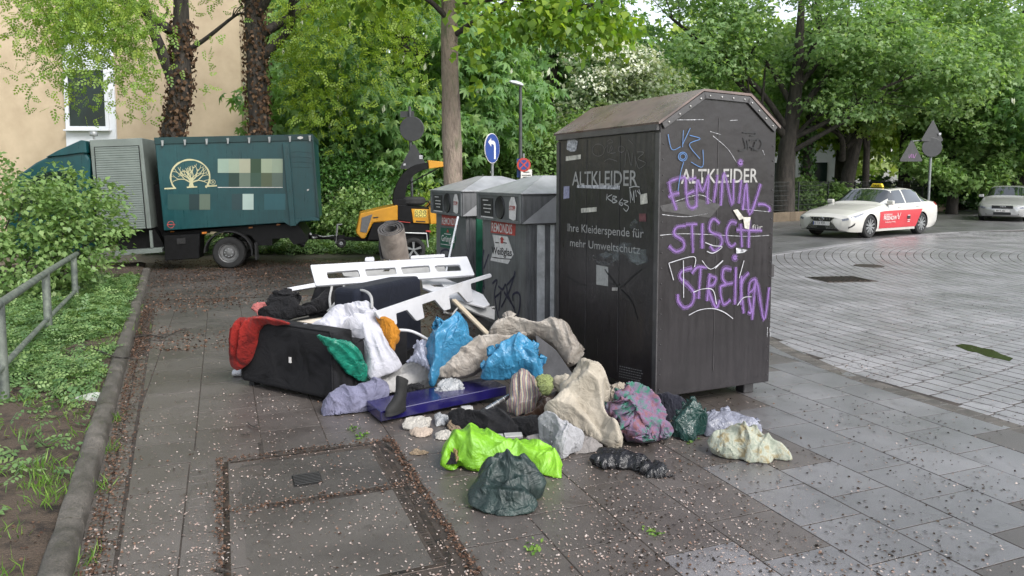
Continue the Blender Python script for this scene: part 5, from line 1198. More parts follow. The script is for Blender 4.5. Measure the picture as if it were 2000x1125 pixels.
C3.line('jockey_post', [(296, 720), (290, 800), (282, 915)], .022, M_STEEL, ch, .42); C3.line('jockey_crank', [(292, 722), (346, 718)], .014, M_STEEL, ch, .42)
jw = C3.P(336, 912, .42); wheel(ch, (jw.x, jw.y, max(.1, jw.z)), .10, .07)
C3.plate('jockey_bracket', [(255, 840), (370, 825), (372, 880), (260, 890)], M_CHAS, ch, .1, .4)

# ------------------------------------------------------------------ road signs and lamp
M_SBACK = mat('sign_back', (0.035, 0.036, 0.038), .5, .2, 8)
M_POLE = mat('galvanised_pole', (0.22, 0.23, 0.235), .45, .2, 10, metal=.5)
M_POLED = mat('dark_pole', (0.06, 0.062, 0.066), .45, .2, 10, metal=.3)
M_BLUE = mat('traffic_blue', (0.018, 0.05, 0.22), .4, .1, 8)
def roundel(name, c, r, mt, parent, nrm, th=.01, seg=32): return MB().lathe([(0, -th), (r*.97, -th), (r, -th*.3), (r, th), (0, th)], c, nrm, seg).build(name, mt, parent, smooth=True, sharp=30)
def tri(name, c, s, mt, parent, nx, th=.012):
    """warning triangle, point up; nx horizontal direction in its plane"""
    nx = Vector(nx).normalized(); n = nx.cross(UZ); p = [(-.5, -.29), (.5, -.29), (0, .577)]; out = []
    for i in range(3):
        a, b, d = Vector(p[i-1]), Vector(p[i]), Vector(p[(i+1) % 3])
        out += [tuple(b + (a-b)*.07), tuple(b + (d-b)*.07)]
    return MB().prism([(x*s, y*s) for x, y in out], Vector(c)-n*th/2, nx, UZ, n*th).build(name, mt, parent)
sg = empty('traffic_sign', (-2.18, 16.25, 0), 0, 'dark backs of a round sign and a triangle on one pole above the chipper', 'traffic sign')
Q = lambda u, v, Y, o: D(u, v, Y) - Vector(o)
def QQ(o, u, v, dy=0): return Q(u, v, o.location[1]+dy, o.location)
T('pole', [(0, 0, -.1), (-.05, 0, QQ(sg, 806, 208).z)], .032, M_POLED, sg, 10)
c = QQ(sg, 805, 252); roundel('round_sign', (c.x, -.05, c.z), .27, M_SBACK, sg, (.1, 1, 0))
c = QQ(sg, 809, 313); tri('triangle_sign', (c.x, -.05, c.z), .66, M_SBACK, sg, (1, -.05, 0))
c = QQ(sg, 795, 223); B('top_plate', (c.x, .02, c.z), (.3, .01, .13), M_SBACK, sg)
for u, v, w in ((822, 251, .07), (823, 307, .08), (791, 322, .05)):
    c = QQ(sg, u, v); B('sticker', (c.x, -.067, c.z), (w, .004, w), M_STK2, sg)
sb = empty('traffic_sign', (-.43, 15.4, 0), 0, 'round blue sign with a white left turn arrow above the bins', 'traffic sign')
T('pole', [(.02, 0, -.1), (.02, 0, 2.62)], .03, M_POLE, sb, 10)
c = QQ(sb, 957, 290); nv = Vector((math.sin(R(62)), -math.cos(R(62)), 0)); c = c + nv*.07; nx = Vector((math.cos(R(62)), math.sin(R(62)), 0))
roundel('disc', (c.x-.02, c.y-.05, c.z), .31, M_LETW, sb, nv); roundel('blue_face', Vector((c.x-.02, c.y-.05, c.z)) + nv*.012, .295, M_BLUE, sb, nv, .004)
ar = [(.06, -.22), (.06, .02), (.055, .06), (.02, .085), (-.06, .085), (-.06, .03), (-.19, .12), (-.06, .21), (-.06, .155), (.05, .155), (.11, .12), (.13, .05), (.13, -.22)]
MB().prism(ar, Vector((c.x-.02, c.y-.05, c.z)) + nv*.017, nx, UZ, nv*.002).build('arrow', M_LETW, sb)
sn = empty('traffic_sign', (.31, 19.9, 0), 0, 'small round no stopping sign with white plates far behind the bins', 'traffic sign')
T('pole', [(0, 0, -.1), (0, 0, QQ(sn, 1022, 300).z)], .03, M_POLE, sn, 8)
c = QQ(sn, 1023, 322); roundel('disc', (c.x, -.06, c.z), .185, M_RED, sn, (0, -1, 0)); roundel('blue_face', (c.x, -.075, c.z), .13, M_BLUE, sn, (0, -1, 0), .004)
strokes('cross', [[(-.12, -.12), (.12, .12)], [(-.12, .12), (.12, -.12)]], .04, (c.x, -.082, c.z), (1, 0, 0), (0, 0, 1), M_RED, sn, .002)
c = QQ(sn, 1028, 340); B('plate', (c.x, -.06, c.z), (.30, .01, .24), M_LETW, sn, bevel=.003); strokes('plate_marks', [[(-.08, .05), (.08, .05)], [(-.12, -.03), (.12, -.03)], [(-.1, -.08), (.1, -.08)]], .025, (c.x, -.068, c.z), (1, 0, 0), (0, 0, 1), M_BLK, sn)
c = QQ(sn, 1014, 328); B('blue_plate', (c.x, .06, c.z), (.12, .01, .5), M_BLUE, sn)
lp = empty('street_lamp', (.23, 20.3, 0), 0, 'grey street lamp with a pale flat head among the trees', 'street lamp')
zt_ = QQ(lp, 1017, 166).z; T('pole', [(0, 0, -.1), (0, 0, 3), (0, 0, zt_)], [.06, .05, .04], M_POLED, lp, 10)
c0, c1 = QQ(lp, 994, 160), QQ(lp, 1022, 167)
hd_ = []
for f, w, h in ((0, .03, .02), (.12, .10, .06), (.5, .13, .085), (.85, .11, .07), (1, .06, .04)):
    p = c0.lerp(c1, f); hd_.append([(p.x, p.y-.0+w*math.cos(a), p.z + h*math.sin(a)*(1 if math.sin(a) > 0 else .6)) for a in np.linspace(0, 2*PI, 13)[:-1]])
mbh = MB().grid(hd_, cv=True); mbh.poly(hd_[0]); mbh.poly(hd_[-1]); mbh.build('lamp_head', mat('lamp_shell', (.5, .52, .55), .4), lp, smooth=True)
sr = empty('traffic_sign', (16.1, 28.5, 0), 0, 'grey pole with the dark backs of two triangles and a disc behind the taxi', 'traffic sign')
T('pole', [(-.03, 0, -.1), (0, 0, QQ(sr, 1817, 236).z)], .045, M_POLE, sr, 10)
c = QQ(sr, 1819, 262); tri('triangle_sign', (c.x, -.07, c.z), .95, M_SBACK, sr, (1, .1, 0))
c = QQ(sr, 1818, 288); roundel('round_sign', (c.x, -.08, c.z), .37, M_SBACK, sr, (.1, 1, 0))
c = QQ(sr, 1778, 301); tri('triangle_sign', (c.x, -.07, c.z), .98, M_SBACK, sr, (1, .1, 0))
strokes('pink_tag', [[(-.2, 0), (-.12, .12), (-.08, -.05), (0, .1), (.02, -.05)], [(.06, .1), (.1, -.05), (.18, .12)]], .03, (c.x, -.083, c.z-.1), (1, 0, 0), (0, 0, 1), mat('pink_tag', (.25, .12, .26), .5), sr)
T('bracket', [QQ(sr, 1778, 276), QQ(sr, 1815, 273)], .02, M_POLE, sr, 6)
for u, v in ((1833, 262), (1832, 290), (1761, 313)):
    c = QQ(sr, u, v); B('sticker', (c.x, -.1, c.z), (.09, .004, .09), M_STK2, sr)

# ------------------------------------------------------------------ cars
ST = [(.97, [(.52, .27), (.58, .36), (.60, .50), (.585, .60), (.50, .645), (.40, .665), (.28, .675), (.14, .68), (0, .68)]),
  (.84, [(.74, .20), (.80, .34), (.825, .53), (.80, .65), (.70, .71), (.55, .74), (.38, .755), (.19, .765), (0, .77)]),
  (.40, [(.86, .18), (.91, .34), (.925, .58), (.90, .74), (.80, .80), (.62, .83), (.42, .85), (.2, .86), (0, .865)]),
  (-.35, [(.88, .18), (.91, .35), (.93, .60), (.91, .82), (.84, .88), (.66, .92), (.45, .94), (.22, .95), (0, .955)]),
  (-.72, [(.88, .18), (.91, .35), (.93, .62), (.91, .86), (.86, .93), (.73, .97), (.5, .99), (.25, 1.0), (0, 1.005)]),
  (-1.45, [(.88, .18), (.91, .35), (.93, .63), (.915, .87), (.88, .94), (.75, 1.19), (.63, 1.36), (.35, 1.405), (0, 1.415)]),
  (-2.2, [(.88, .18), (.91, .35), (.93, .63), (.915, .88), (.88, .95), (.76, 1.22), (.63, 1.40), (.35, 1.44), (0, 1.445)]),
  (-2.9, [(.88, .18), (.91, .35), (.93, .64), (.92, .89), (.88, .97), (.73, 1.19), (.61, 1.345), (.34, 1.39), (0, 1.40)]),
  (-3.5, [(.87, .20), (.91, .36), (.925, .66), (.90, .91), (.84, 1.0), (.70, 1.06), (.52, 1.10), (.27, 1.115), (0, 1.12)]),
  (-3.88, [(.80, .25), (.86, .40), (.88, .68), (.85, .90), (.78, .98), (.62, 1.01), (.42, 1.025), (.2, 1.03), (0, 1.035)]),
  (-4.02, [(.70, .30), (.78, .42), (.80, .68), (.77, .86), (.68, .92), (.5, .94), (.35, .95), (.18, .95), (0, .95)])]
def _cr(p0, p1, p2, p3, t): return .5*((2*p1) + (p2-p0)*t + (2*p0-5*p1+4*p2-p3)*t*t + (3*p1-p0-3*p2+p3)*t**3)
SX = [s[0] for s in ST]; SP = np.array([[list(p) for p in s[1]] for s in ST])
for i_, f_ in ((0, .90), (1, .925), (2, .955), (3, .985)): SP[i_, 3:, 1] *= f_
for i_, f_ in ((0, .94), (1, .96), (2, .98)): SP[i_, 2, 1] *= f_
def car_S(x, k, sc=(1, 1, 1)):
    i = max(j for j in range(len(SX)) if SX[j] >= x-1e-9); i = min(i, len(SX)-2); t = (SX[i]-x)/(SX[i]-SX[i+1])
    g = lambda a: SP[max(0, min(len(SX)-1, a))]
    row = g(i)*(1-t) + g(i+1)*t if i in (4, 5) else _cr(g(i-1), g(i), g(i+1), g(i+2), t)
    j = min(int(k), 7); f = k-j; h = lambda a: row[max(0, min(8, a))]
    y, z = _cr(h(j-1), h(j), h(j+1), h(j+2), f) if j not in (3, 4) else h(j)*(1-f) + h(j+1)*f
    return Vector((x*sc[0], y*sc[1], z*sc[2]))
def car_patch(name, x0, x1, k0, k1, mt, parent, off, sc, nx=10, nk=6, side=1, shape=None, both=False):
    """piece of the car skin lifted off it by 'off'; shape(u,v) bends the outline"""
    mb = MB()
    for sd in ((1, -1) if both else (side,)):
        P = []
        for i in range(nx+1):
            row = []
            for j in range(nk+1):
                u, v = i/nx, j/nk; x, k = x0+(x1-x0)*u, k0+(k1-k0)*v
                if shape: x, k = shape(u, v)
                p = car_S(x, k, sc); e = .01; a = car_S(x-e, k, sc)-car_S(x+e, k, sc); b = car_S(x, min(8, k+e), sc)-car_S(x, max(0, k-e), sc)
                n = b.cross(a); n = n.normalized() if n.length > 1e-9 else Vector((0, 0, 1))
                if n.dot(Vector((0, p.y, p.z-.6))) < 0: n = -n
                p = p + n*off; row.append((p.x, p.y*sd, p.z))
            P.append(row)
        mb.grid(P)
    return mb.build(name, mt, parent, smooth=True, sharp=60)
def car_body(root, paint, sc, axles, ra):
    xs = sorted(set([round(float(v), 4) for v in np.linspace(SX[0], SX[-1], 150)] + SX), reverse=True); ks = list(np.linspace(0, 3, 30)) + list(np.linspace(3, 8, 24))[1:]; P = []
    for x in xs:
        half = [car_S(x, k, sc) for k in ks]; P.append([(p.x, p.y, p.z) for p in half] + [(p.x, -p.y, p.z) for p in reversed(half[:-1])])
    mb = MB().grid(P, cv=True); mb.poly(P[0]); mb.poly(P[-1]); V = np.array(mb.v); ins = np.zeros(len(V), bool)
    for ax in axles:                                                       # wheel arches: drop the skin inside the circle, pull its rim onto it
        d = V[:, [0, 2]]-np.array([ax, .33]); r = np.sqrt((d*d).sum(1)); m = (r < ra) & (np.abs(V[:, 1]) > .55); ins |= m
        V[m, 0] = ax + d[m, 0]/r[m]*ra; V[m, 2] = .33 + d[m, 1]/r[m]*ra
    mb.f = [f for f in mb.f if len(f) > 4 or not all(ins[i] for i in f)]; mb.v = [tuple(v) for v in V]
    body_ = mb.build('body', paint, root, smooth=True, sharp=50)
    for ax in axles:
        for sd in (1, -1): MB().lathe([(ra*1.01, .45*sd), (ra*1.01, .905*sd*sc[1])], (ax, 0, .33), (0, 1, 0), 20, PI*1.1, (-1, 0, -.15) if sd > 0 else (-1, 0, -.15)).build('wheel_arch', M_CHAS, root, smooth=True)
    B('underbody', (-1.5*sc[0], 0, .36), (4.4*sc[0], 1.05, .28), M_CHAS, root); return body_
M_TAXI = mat('taxi_ivory', (0.50, 0.49, 0.45), .22, .03, 2, coat=.6)
M_SILV = mat('silver_paint', (0.46, 0.46, 0.45), .28, .05, 3, metal=.5, coat=.5)
M_GLS = mat('car_glass', (0.012, 0.015, 0.016), .04, .1, 3, spec=.9, coat=1)
M_LAMP = mat('headlamp', (0.16, 0.17, 0.20), .1, .5, 10, coat=.8)
M_GRIL = mat('grille_black', (.010, .010, .011), .35, .3, 40)
M_CHR = mat('chrome', (.5, .5, .5), .2, .1, 5, metal=.9)
def make_car(name, label, loc, yaw, paint, sc, axr, wrad, spk):
    r = empty(name, loc, yaw, label, 'car'); body = car_body(r, paint, sc, (0, -2.87*sc[0]), wrad+.035)
    for ax in (0, -2.87*sc[0]):
        for sd in (1, -1): wheel(r, (ax, sd*.80*sc[1], wrad), wrad, .22, spokes=spk, ax=(0, -sd, 0))
    car_patch('windscreen', -.80, -1.42, 5.05, 8, M_GLS, r, .006, sc, 8, 8, both=True)
    car_patch('rear_window', -2.98, -3.46, 5.2, 8, M_GLS, r, .006, sc, 8, 8, both=True)
    for sd in (1, -1):
        car_patch('side_window', 0, 0, 0, 0, M_GLS, r, .006, sc, 8, 5, sd, shape=lambda u, v: ((-1.02-.92*u) - .34*v*(1-u), 4.12+1.75*v))
        car_patch('side_window', 0, 0, 0, 0, M_GLS, r, .006, sc, 8, 5, sd, shape=lambda u, v: ((-2.02-.86*u), 4.12+1.75*v))
        car_patch('side_window', 0, 0, 0, 0, M_GLS, r, .006, sc, 6, 5, sd, shape=lambda u, v: ((-2.94-.42*u*(1-.75*v)), 4.15+1.6*v*(1-.25*u)))
        for x in (-1.55, -2.6): 
            p = car_S(x, 3.0, sc); MB().tube([(p.x+.09, sd*(p.y+.012), p.z-.015), (p.x-.09, sd*(p.y+.012), p.z-.008)], .014, 8).build('door_handle', paint, r, smooth=True)
        p = car_S(-1.02, 4.2, sc)
        mm = MB().box((p.x+.06, sd*(p.y+.12), p.z+.05), (.12, .20, .13)).build('mirror', paint, r, bevel=.03, seg=2)
        B('mirror_foot', (p.x+.05, sd*(p.y+.02), p.z-.01), (.05, .12, .03), M_CHAS, mm)
    return r
a, b = Vector((10.38, 21.29, 0)), Vector((12.75, 22.90, 0)); d = (a-b).normalized(); yaw = math.atan2(d.y, d.x)
left = Vector((-d.y, d.x, 0))
SC1 = (1, 1, 1); tl = a - left*.93   # left side of the car faces the camera
tx = make_car('taxi', 'ivory taxi sedan with a red door advert and yellow roof sign', tl, yaw, M_TAXI, SC1, 0, .34, 10)
car_patch('headlamp', 0, 0, 0, 0, M_LAMP, tx, .006, SC1, 8, 4, 1, shape=lambda u, v: (.95-.60*u, 2.35+.55*u+.85*v*(1-.72*u)))
car_patch('headlamp', 0, 0, 0, 0, M_LAMP, tx, .006, SC1, 8, 4, -1, shape=lambda u, v: (.95-.60*u, 2.35+.55*u+.85*v*(1-.72*u)))
for sd in (1, -1): car_patch('bumper_vent', 0, 0, 0, 0, M_GRIL, tx, .006, SC1, 5, 3, sd, shape=lambda u, v: (.86-.16*u, .7+1.0*u*.6+.35*v))
def fascia(pts, x, mt, root, name, th=.02, bev=0):
    return MB().prism(pts, (x, 0, 0), (0, 1, 0), (0, 0, 1), (th, 0, 0)).build(name, mt, root, bev)
gr_ = fascia([(-.40, .60), (-.27, .49), (-.52, .26), (.52, .26), (.27, .49), (.40, .60)], .945, M_GRIL, tx, 'grille', .045, .01)
for k in range(9): fascia([(-.34+.085*k-.007, .52), (-.34+.085*k+.007, .52), (-.34+.085*k+.007, .59), (-.34+.085*k-.007, .59)], .99, M_CHR, gr_, 'grille_bar', .006)
for k in range(7):
    for sd in (1, -1): fascia([(sd*(.17+.05*k), .27), (sd*(.182+.05*k), .27), (sd*(.10+.038*k), .50), (sd*(.088+.038*k), .50)], .99, M_CHR, gr_, 'grille_bar', .006)
MB().lathe([(.055, -.006), (.065, 0), (.055, .006)], (1.0, 0, .545), (1, 0, 0), 20).build('badge', M_CHR, gr_, smooth=True)
text('badge_letter', 'L', (1.004, -.02, .512), (0, 1, 0), (0, 0, 1), .08, M_CHR, gr_, 1, .003)
pl = B('number_plate', (1.0, 0, .42), (.012, .52, .11), M_LETW, tx, bevel=.002); text('plate_text', 'K·TX 937', (1.008, -.215, .392), (0, 1, 0), (0, 0, 1), .10, M_BLK, pl, .85, .002)
B('country_strip', (1.0065, -.245, .42), (.004, .03, .10), M_BLUE, pl)
B('lip_spoiler', (.93, 0, .235), (.10, 1.0, .03), M_CHAS, tx, bevel=.008)
car_patch('door_advert', 0, 0, 0, 0, mat('advert_red', (.45, .035, .045), .4, .06, 5), tx, .008, SC1, 16, 8, 1, shape=lambda u, v: (-.47-2.05*u-(.12*v*v if u > .5 else 0)*(u-.5)*2 - .22*(v if u > .9 else v*u*.8), .55+2.0*v*(1-.0*u)))
def sidetext(t, x, z, size, xs=1.0, bold=.0): text('advert_text', t, (x, .942, z), (-1, 0, 0), (0, 0, 1), size, M_LETW, tx, xs, .004, bold=bold)
sidetext('BUCHBAR AUF', -.66, .63, .075, .9, .01); sidetext('FREENOW', -.64, .50, .165, .92, .01); sidetext('Die Super-App für Mobilität', -.74, .42, .055, .9)
strokes('advert_mark', [[(0, .14), (.07, .02), (.11, .05), (.2, .2)], [(.02, .2), (.08, .08)]], .02, (-1.38, .95, .50), (-1, 0, 0), (0, 0, 1), M_LETW, tx)
B('advert_panel', (-2.05, .945, .55), (.18, .004, .09), M_BLK, tx); strokes('advert_small', [[(0, 0), (.15, 0)], [(0, -.05), (.12, -.05)], [(0, .14), (.15, .14)]], .02, (-1.97, .95, .47), (-1, 0, 0), (0, 0, 1), M_LETW, tx)
tsn = MB().prism([(-.20, 0), (.20, 0), (.15, .12), (-.15, .12)], (-1.95, 0, 1.445), (0, 1, 0), (0, 0, 1), (.10, 0, 0)).build('roof_sign', mat('taxi_yellow', (.62, .45, .02), .35), tx, .015)
text('roof_sign_text', 'TAXI', (-1.845, -.125, 1.467), (0, 1, 0), (0, 0, 1), .10, M_BLK, tsn, .95, .003, bold=.02)
car_patch('sunroof', -1.62, -2.3, 6.6, 8, M_GLS, tx, .004, SC1, 6, 6, both=True)
for sd in (1, -1): car_patch('tail_lamp', -3.72, -3.98, 2.9, 3.9, mat('tail_red', (.25, .012, .012), .25), tx, .006, SC1, 5, 4, sd)
MB().tube([(-2.75, .1, 1.42), (-2.85, .1, 1.47)], .02, 8).build('antenna', M_CHAS, tx)
# silver saloon at the right edge
au = Vector((20.3, 30.4, 0)); d2 = Vector((-.62, -.78, 0)).normalized(); SC2 = (.90, .95, .985)
ca = make_car('silver_car', 'silver saloon car cut off by the right edge of the picture', au, math.atan2(d2.y, d2.x), M_SILV, SC2, 0, .31, 0)
for sd in (1, -1): car_patch('headlamp', 0, 0, 0, 0, M_LAMP, ca, .006, SC2, 6, 4, sd, shape=lambda u, v: (.94-.30*u, 2.45+1.0*v))
g2 = fascia([(-.36, .52), (.36, .52), (.36, .64), (-.36, .64)], .86, M_GRIL, ca, 'grille', .03, .006)
for k in range(4): MB().lathe([(.030, -.004), (.037, 0), (.030, .004)], (.90, -.078+.052*k, .59), (1, 0, 0), 16).build('badge_ring', M_CHR, g2, smooth=True)
p2 = B('number_plate', (.905, 0, .435), (.012, .50, .10), M_LETW, ca); text('plate_text', 'BM·R 330', (.913, -.2, .405), (0, 1, 0), (0, 0, 1), .09, M_BLK, p2, .85, .002)
fascia([(-.30, .27), (.30, .27), (.30, .37), (-.30, .37)], .86, M_GRIL, ca, 'air_intake', .03, .006)
for sd in (1, -1): fascia([(sd*.36, .27), (sd*.56, .27), (sd*.56, .36), (sd*.36, .36)], .80, M_GRIL, ca, 'fog_lamp', .06, .006)
# ------------------------------------------------------------------ park wall and fence
M_PWALL = wetmat('park_wall_stone', (.10, .075, .05), (.17, .13, .09), .8, moss=(.05, .06, .02), patch=2)
wd_ = Vector((.773, .634, 0)); wo_ = Vector((10.4, 29.6, 0))
pw = empty('park_wall', wo_, math.atan2(wd_.y, wd_.x), 'low brown retaining wall at the park edge behind the cars', 'wall')
for k in range(-6, 22): B('coping', (.6+1.25*k, 0, .15), (1.235, .28, .40), M_PWALL, pw, bevel=.02)
M_FEN = mat('fence_grey', (.05, .055, .055), .5, .2, 10, metal=.4)
fo = wo_ + Vector((-.634, .773, 0))*.25
fe = empty('park_fence', fo, math.atan2(wd_.y, wd_.x), 'grey double rod mesh fence on the park wall', 'fence')
for k in range(-3, 12): B('post', (2.5*k, 0, .85), (.06, .05, 1.5), M_FEN, fe)
for k in range(-3, 11):
    pn = MB()
    for z in (.42, .62, .82, 1.02, 1.22, 1.42, 1.58): pn.box((2.5*k+1.25, 0, z), (2.42, .014, .014))
    for i in range(24): pn.box((2.5*k+.08+.1*i, .012, 1.0), (.008, .008, 1.2))
    pn.build('mesh_panel', M_FEN, fe, weld=False)['kind'] = 'stuff'
# small fence behind the chipper
f2 = empty('garden_fence', (-3.0, 20.6, 0), R(6), 'low dark board fence behind the chipper spare tyre', 'fence')
for k in range(5): B('board', (1.6, 0, .30+.2*k), (5.4, .03, .17), mat('fence_board', (.06, .06, .065), .7), f2, bevel=.004)
for x in (-1, .8, 2.6, 4.2): B('post', (x, .05, .6), (.08, .06, 1.2), M_FEN, f2)
# ------------------------------------------------------------------ soft things
def tri_edges(F_):
    E = np.sort(np.concatenate([F_[:, [0, 1]], F_[:, [1, 2]], F_[:, [2, 0]]]), 1); O = np.concatenate([F_[:, 2], F_[:, 0], F_[:, 1]])
    key = E[:, 0].astype(np.int64)*10**7+E[:, 1]; o = np.argsort(key, kind='stable'); key, E, O = key[o], E[o], O[o]
    same = key[1:] == key[:-1]; U = np.concatenate([[True], ~same]); return E[U], np.stack([O[:-1][same], O[1:][same]], -1)
def relax(P, F_, base, fixed, sx, sy, dirn, iters, bend, seed, grav, jit):
    """let a slack cloth settle on its base: edges want to be longer than they are, so it buckles upwards into folds"""
    rg = np.random.default_rng(seed); E, Bd = tri_edges(F_); B0 = np.stack([P[:, 0], P[:, 1], base], -1)
    d = B0[E[:, 1]]-B0[E[:, 0]]; L = np.sqrt((d*d).sum(1)); a = np.arctan2(d[:, 1], d[:, 0])-dirn
    X3 = (B0[E[:, 0]]+B0[E[:, 1]])/2; loc = np.clip(1+.9*carve(X3/(np.ptp(P[:, 0])+1e-9)*2, 2.3, seed), .15, 2)
    L = L*(1+(sx*np.cos(a)**2+sy*np.sin(a)**2)*loc)
    db = B0[Bd[:, 1]]-B0[Bd[:, 0]]; Lb = np.sqrt((db*db).sum(1))*1.0; n = len(P)
    I = np.concatenate([E[:, 0], E[:, 1]]); cnt = np.bincount(I, minlength=n)+1e-9; Ib = np.concatenate([Bd[:, 0], Bd[:, 1]]); cb = np.bincount(Ib, minlength=n)+1e-9
    P = P.copy(); P[:, 2] += np.abs(rg.normal(size=n))*jit*(~fixed); V = np.zeros_like(P)
    for it in range(iters):
        Q = P + V*.9; Q[:, 2] -= grav
        for sub in range(2):
            d = Q[E[:, 1]]-Q[E[:, 0]]; l = np.sqrt((d*d).sum(1))+1e-9; c = d*((l-L)/l*.5)[:, None]
            Q += np.stack([np.bincount(I, np.concatenate([c[:, k], -c[:, k]]), n) for k in range(3)], -1)/cnt[:, None]*1.6
            d = Q[Bd[:, 1]]-Q[Bd[:, 0]]; l = np.sqrt((d*d).sum(1))+1e-9; c = d*(np.minimum(0, l-Lb)/l*.5*bend)[:, None]
            Q += np.stack([np.bincount(Ib, np.concatenate([c[:, k], -c[:, k]]), n) for k in range(3)], -1)/cb[:, None]*1.6
            Q[:, 2] = np.maximum(Q[:, 2], base); Q[fixed] = P[fixed]
        V = np.clip(Q-P, -.01, .01); P = Q
    return P
def subdiv(P, F_, fixed):
    E, _ = tri_edges(F_); n = len(P); key = {(int(a), int(b)): n+i for i, (a, b) in enumerate(E)}
    M = (P[E[:, 0]]+P[E[:, 1]])/2; k = lambda a, b: key[(a, b) if a < b else (b, a)]; out = []
    for a, b, c in F_.tolist():
        x, y, z = k(a, b), k(b, c), k(c, a); out += [(a, x, z), (x, b, y), (z, y, c), (x, y, z)]
    cntf = np.zeros(len(E), int); allE = np.sort(np.concatenate([F_[:, [0, 1]], F_[:, [1, 2]], F_[:, [2, 0]]]), 1)
    kk = {}
    for a, b in allE.tolist(): kk[(a, b)] = kk.get((a, b), 0)+1
    fm = np.array([kk[(int(a), int(b))] == 1 for a, b in E])
    return np.concatenate([P, M]), np.array(out), np.concatenate([fixed, fm])
def body(name, label, cat, mt, outline, crop=None, tilt=40, Y=None, zb=0.0, bulge=.08, amp=.012, freq=2.0, kind='iso', dirn=0.0, seed=1, plane=None, lumps=.5, back=.03, quilt=None, dome=.22, group=None, edge=.008, fine=.0, de=.032, res=17, up=.35, slack=.30, crumple=False, creases=(), auto=0):
    """a soft thing from its surveyed outline: raised off its base plane, creased, closed down to what it lies on"""
    from mathutils.geometry import delaunay_2d_cdt
    px_ = [(crop[0]+a/crop[2], crop[1]+b/crop[2]) if crop else (a, b) for a, b in outline]
    um = sum(p[0] for p in px_)/len(px_); vm = max(p[1] for p in px_); lying = plane is None and Y is None
    if plane is None:
        a = G(um, vm, zb) if Y is None else D(um, vm, Y); plane = Plane3(a, a+Vector((1, 0, 0)), a+Vector((0, math.cos(R(tilt)), math.sin(R(tilt)))))
    n = plane.n if plane.n.dot(Vector((0, 0, CAMH))-plane.a) > 0 else -plane.n
    W = catmull([plane.q(*p) for p in px_], 4, True); c = sum(W, Vector())/len(W); ux = plane.ux; uy = plane.n.cross(ux)
    Bp = []; per = sum((q-p).length for p, q in zip(W, W[1:]+W[:1])); pts2 = np.array([((p-c).dot(ux), (p-c).dot(uy)) for p in W])
    size = math.sqrt(abs(np.sum(pts2[:, 0]*np.roll(pts2[:, 1], -1) - np.roll(pts2[:, 0], -1)*pts2[:, 1]))/2); sp = size/res
    for i in range(len(pts2)):
        p, q = pts2[i], pts2[(i+1) % len(pts2)]; k = max(1, int(np.linalg.norm(q-p)/sp))
        for j in range(k): Bp.append(p+(q-p)*j/k)
    Bp = np.array(Bp); nb = len(Bp); e = np.roll(Bp, -1, 0)-np.roll(Bp, 1, 0); nn_ = np.stack([e[:, 1], -e[:, 0]], -1); nn_ /= np.linalg.norm(nn_, axis=1, keepdims=True)+1e-9
    P3 = np.stack([Bp[:, 0], Bp[:, 1], np.zeros(nb)], -1); Bp = Bp + nn_*(edge*carve(P3/size, 9, seed) + edge*.6*carve(P3/size, 23, seed+4))[:, None]
    lo, hi = Bp.min(0), Bp.max(0); gx, gy = np.meshgrid(np.arange(lo[0], hi[0], sp), np.arange(lo[1], hi[1], sp*.87), indexing='ij'); gx = gx + (np.arange(gx.shape[1]) % 2)[None, :]*sp*.5
    g = np.stack([gx.ravel(), gy.ravel()], -1)
    def dist(q):
        A = Bp; Bq = np.roll(Bp, -1, 0); d = Bq-A; L2 = (d*d).sum(1)+1e-12; t = np.clip(((q[:, None, :]-A[None])*d[None]).sum(-1)/L2, 0, 1); pr = A[None]+t[..., None]*d[None]; return np.sqrt(((q[:, None, :]-pr)**2).sum(-1)).min(1)
    ins = np.zeros(len(g), bool)
    for A, Bq in zip(Bp, np.roll(Bp, -1, 0)):
        cr = (A[1] > g[:, 1]) != (Bq[1] > g[:, 1]); ins ^= cr & (g[:, 0] < (Bq[0]-A[0])*(g[:, 1]-A[1])/(Bq[1]-A[1]+1e-12)+A[0])
    g = g[ins]; dg = dist(g); g = g[dg > sp*.55]; dg = dg[dg > sp*.55]
    Q = np.concatenate([Bp, g]); dd = np.concatenate([np.zeros(nb), dg]); dm = dd.max()
    vs, es, fs, *_ = delaunay_2d_cdt([Vector(q) for q in Q], [(i, (i+1) % nb) for i in range(nb)], [], 1, 1e-7)
    if len(vs) != len(Q): Q = np.array([tuple(v) for v in vs]); dd = dist(Q); nb = None
    F_ = np.array([tuple(f) for f in fs if len(f) == 3]); fixed = dd < 1e-6
    def base(q, d_):
        r = np.clip(d_/dm, 0, 1); X3 = np.stack([q[:, 0], q[:, 1], np.zeros(len(q))], -1)/size
        h = dome*np.sqrt(np.clip(1-(1-r)**2, 0, 1)) + (1-dome)*(1-np.exp(-d_/de)); return bulge*h*(1+lumps*1.1*carve(X3, 2.4, seed*1.7))
    hb = base(Q, dd); P_ = np.stack([Q[:, 0], Q[:, 1], hb], -1); sx, sy = slack*.7, slack*.55
    if crumple: P_ = relax(P_, F_, hb, fixed, sx, sy, dirn, 90, .8, seed, size*.0006, size*.02)
    for lv in range(2):
        P_, F_, fixed = subdiv(P_, F_, fixed); dd = dist(P_[:, :2]); hb = base(P_[:, :2], dd)
        if not crumple: P_[:, 2] = hb; continue
        if lv: hb = np.minimum(P_[:, 2], hb)
        P_[:, 2] = np.maximum(P_[:, 2], hb*.98)
        P_ = relax(P_, F_, np.minimum(P_[:, 2], hb), fixed, sx*(.16, .05)[lv], sx*(.12, .05)[lv], dirn, (26, 14)[lv], .5, seed+lv, 0, size*.004)
    x, y, b = P_[:, 0], P_[:, 1], P_[:, 2].copy()
    cl = []
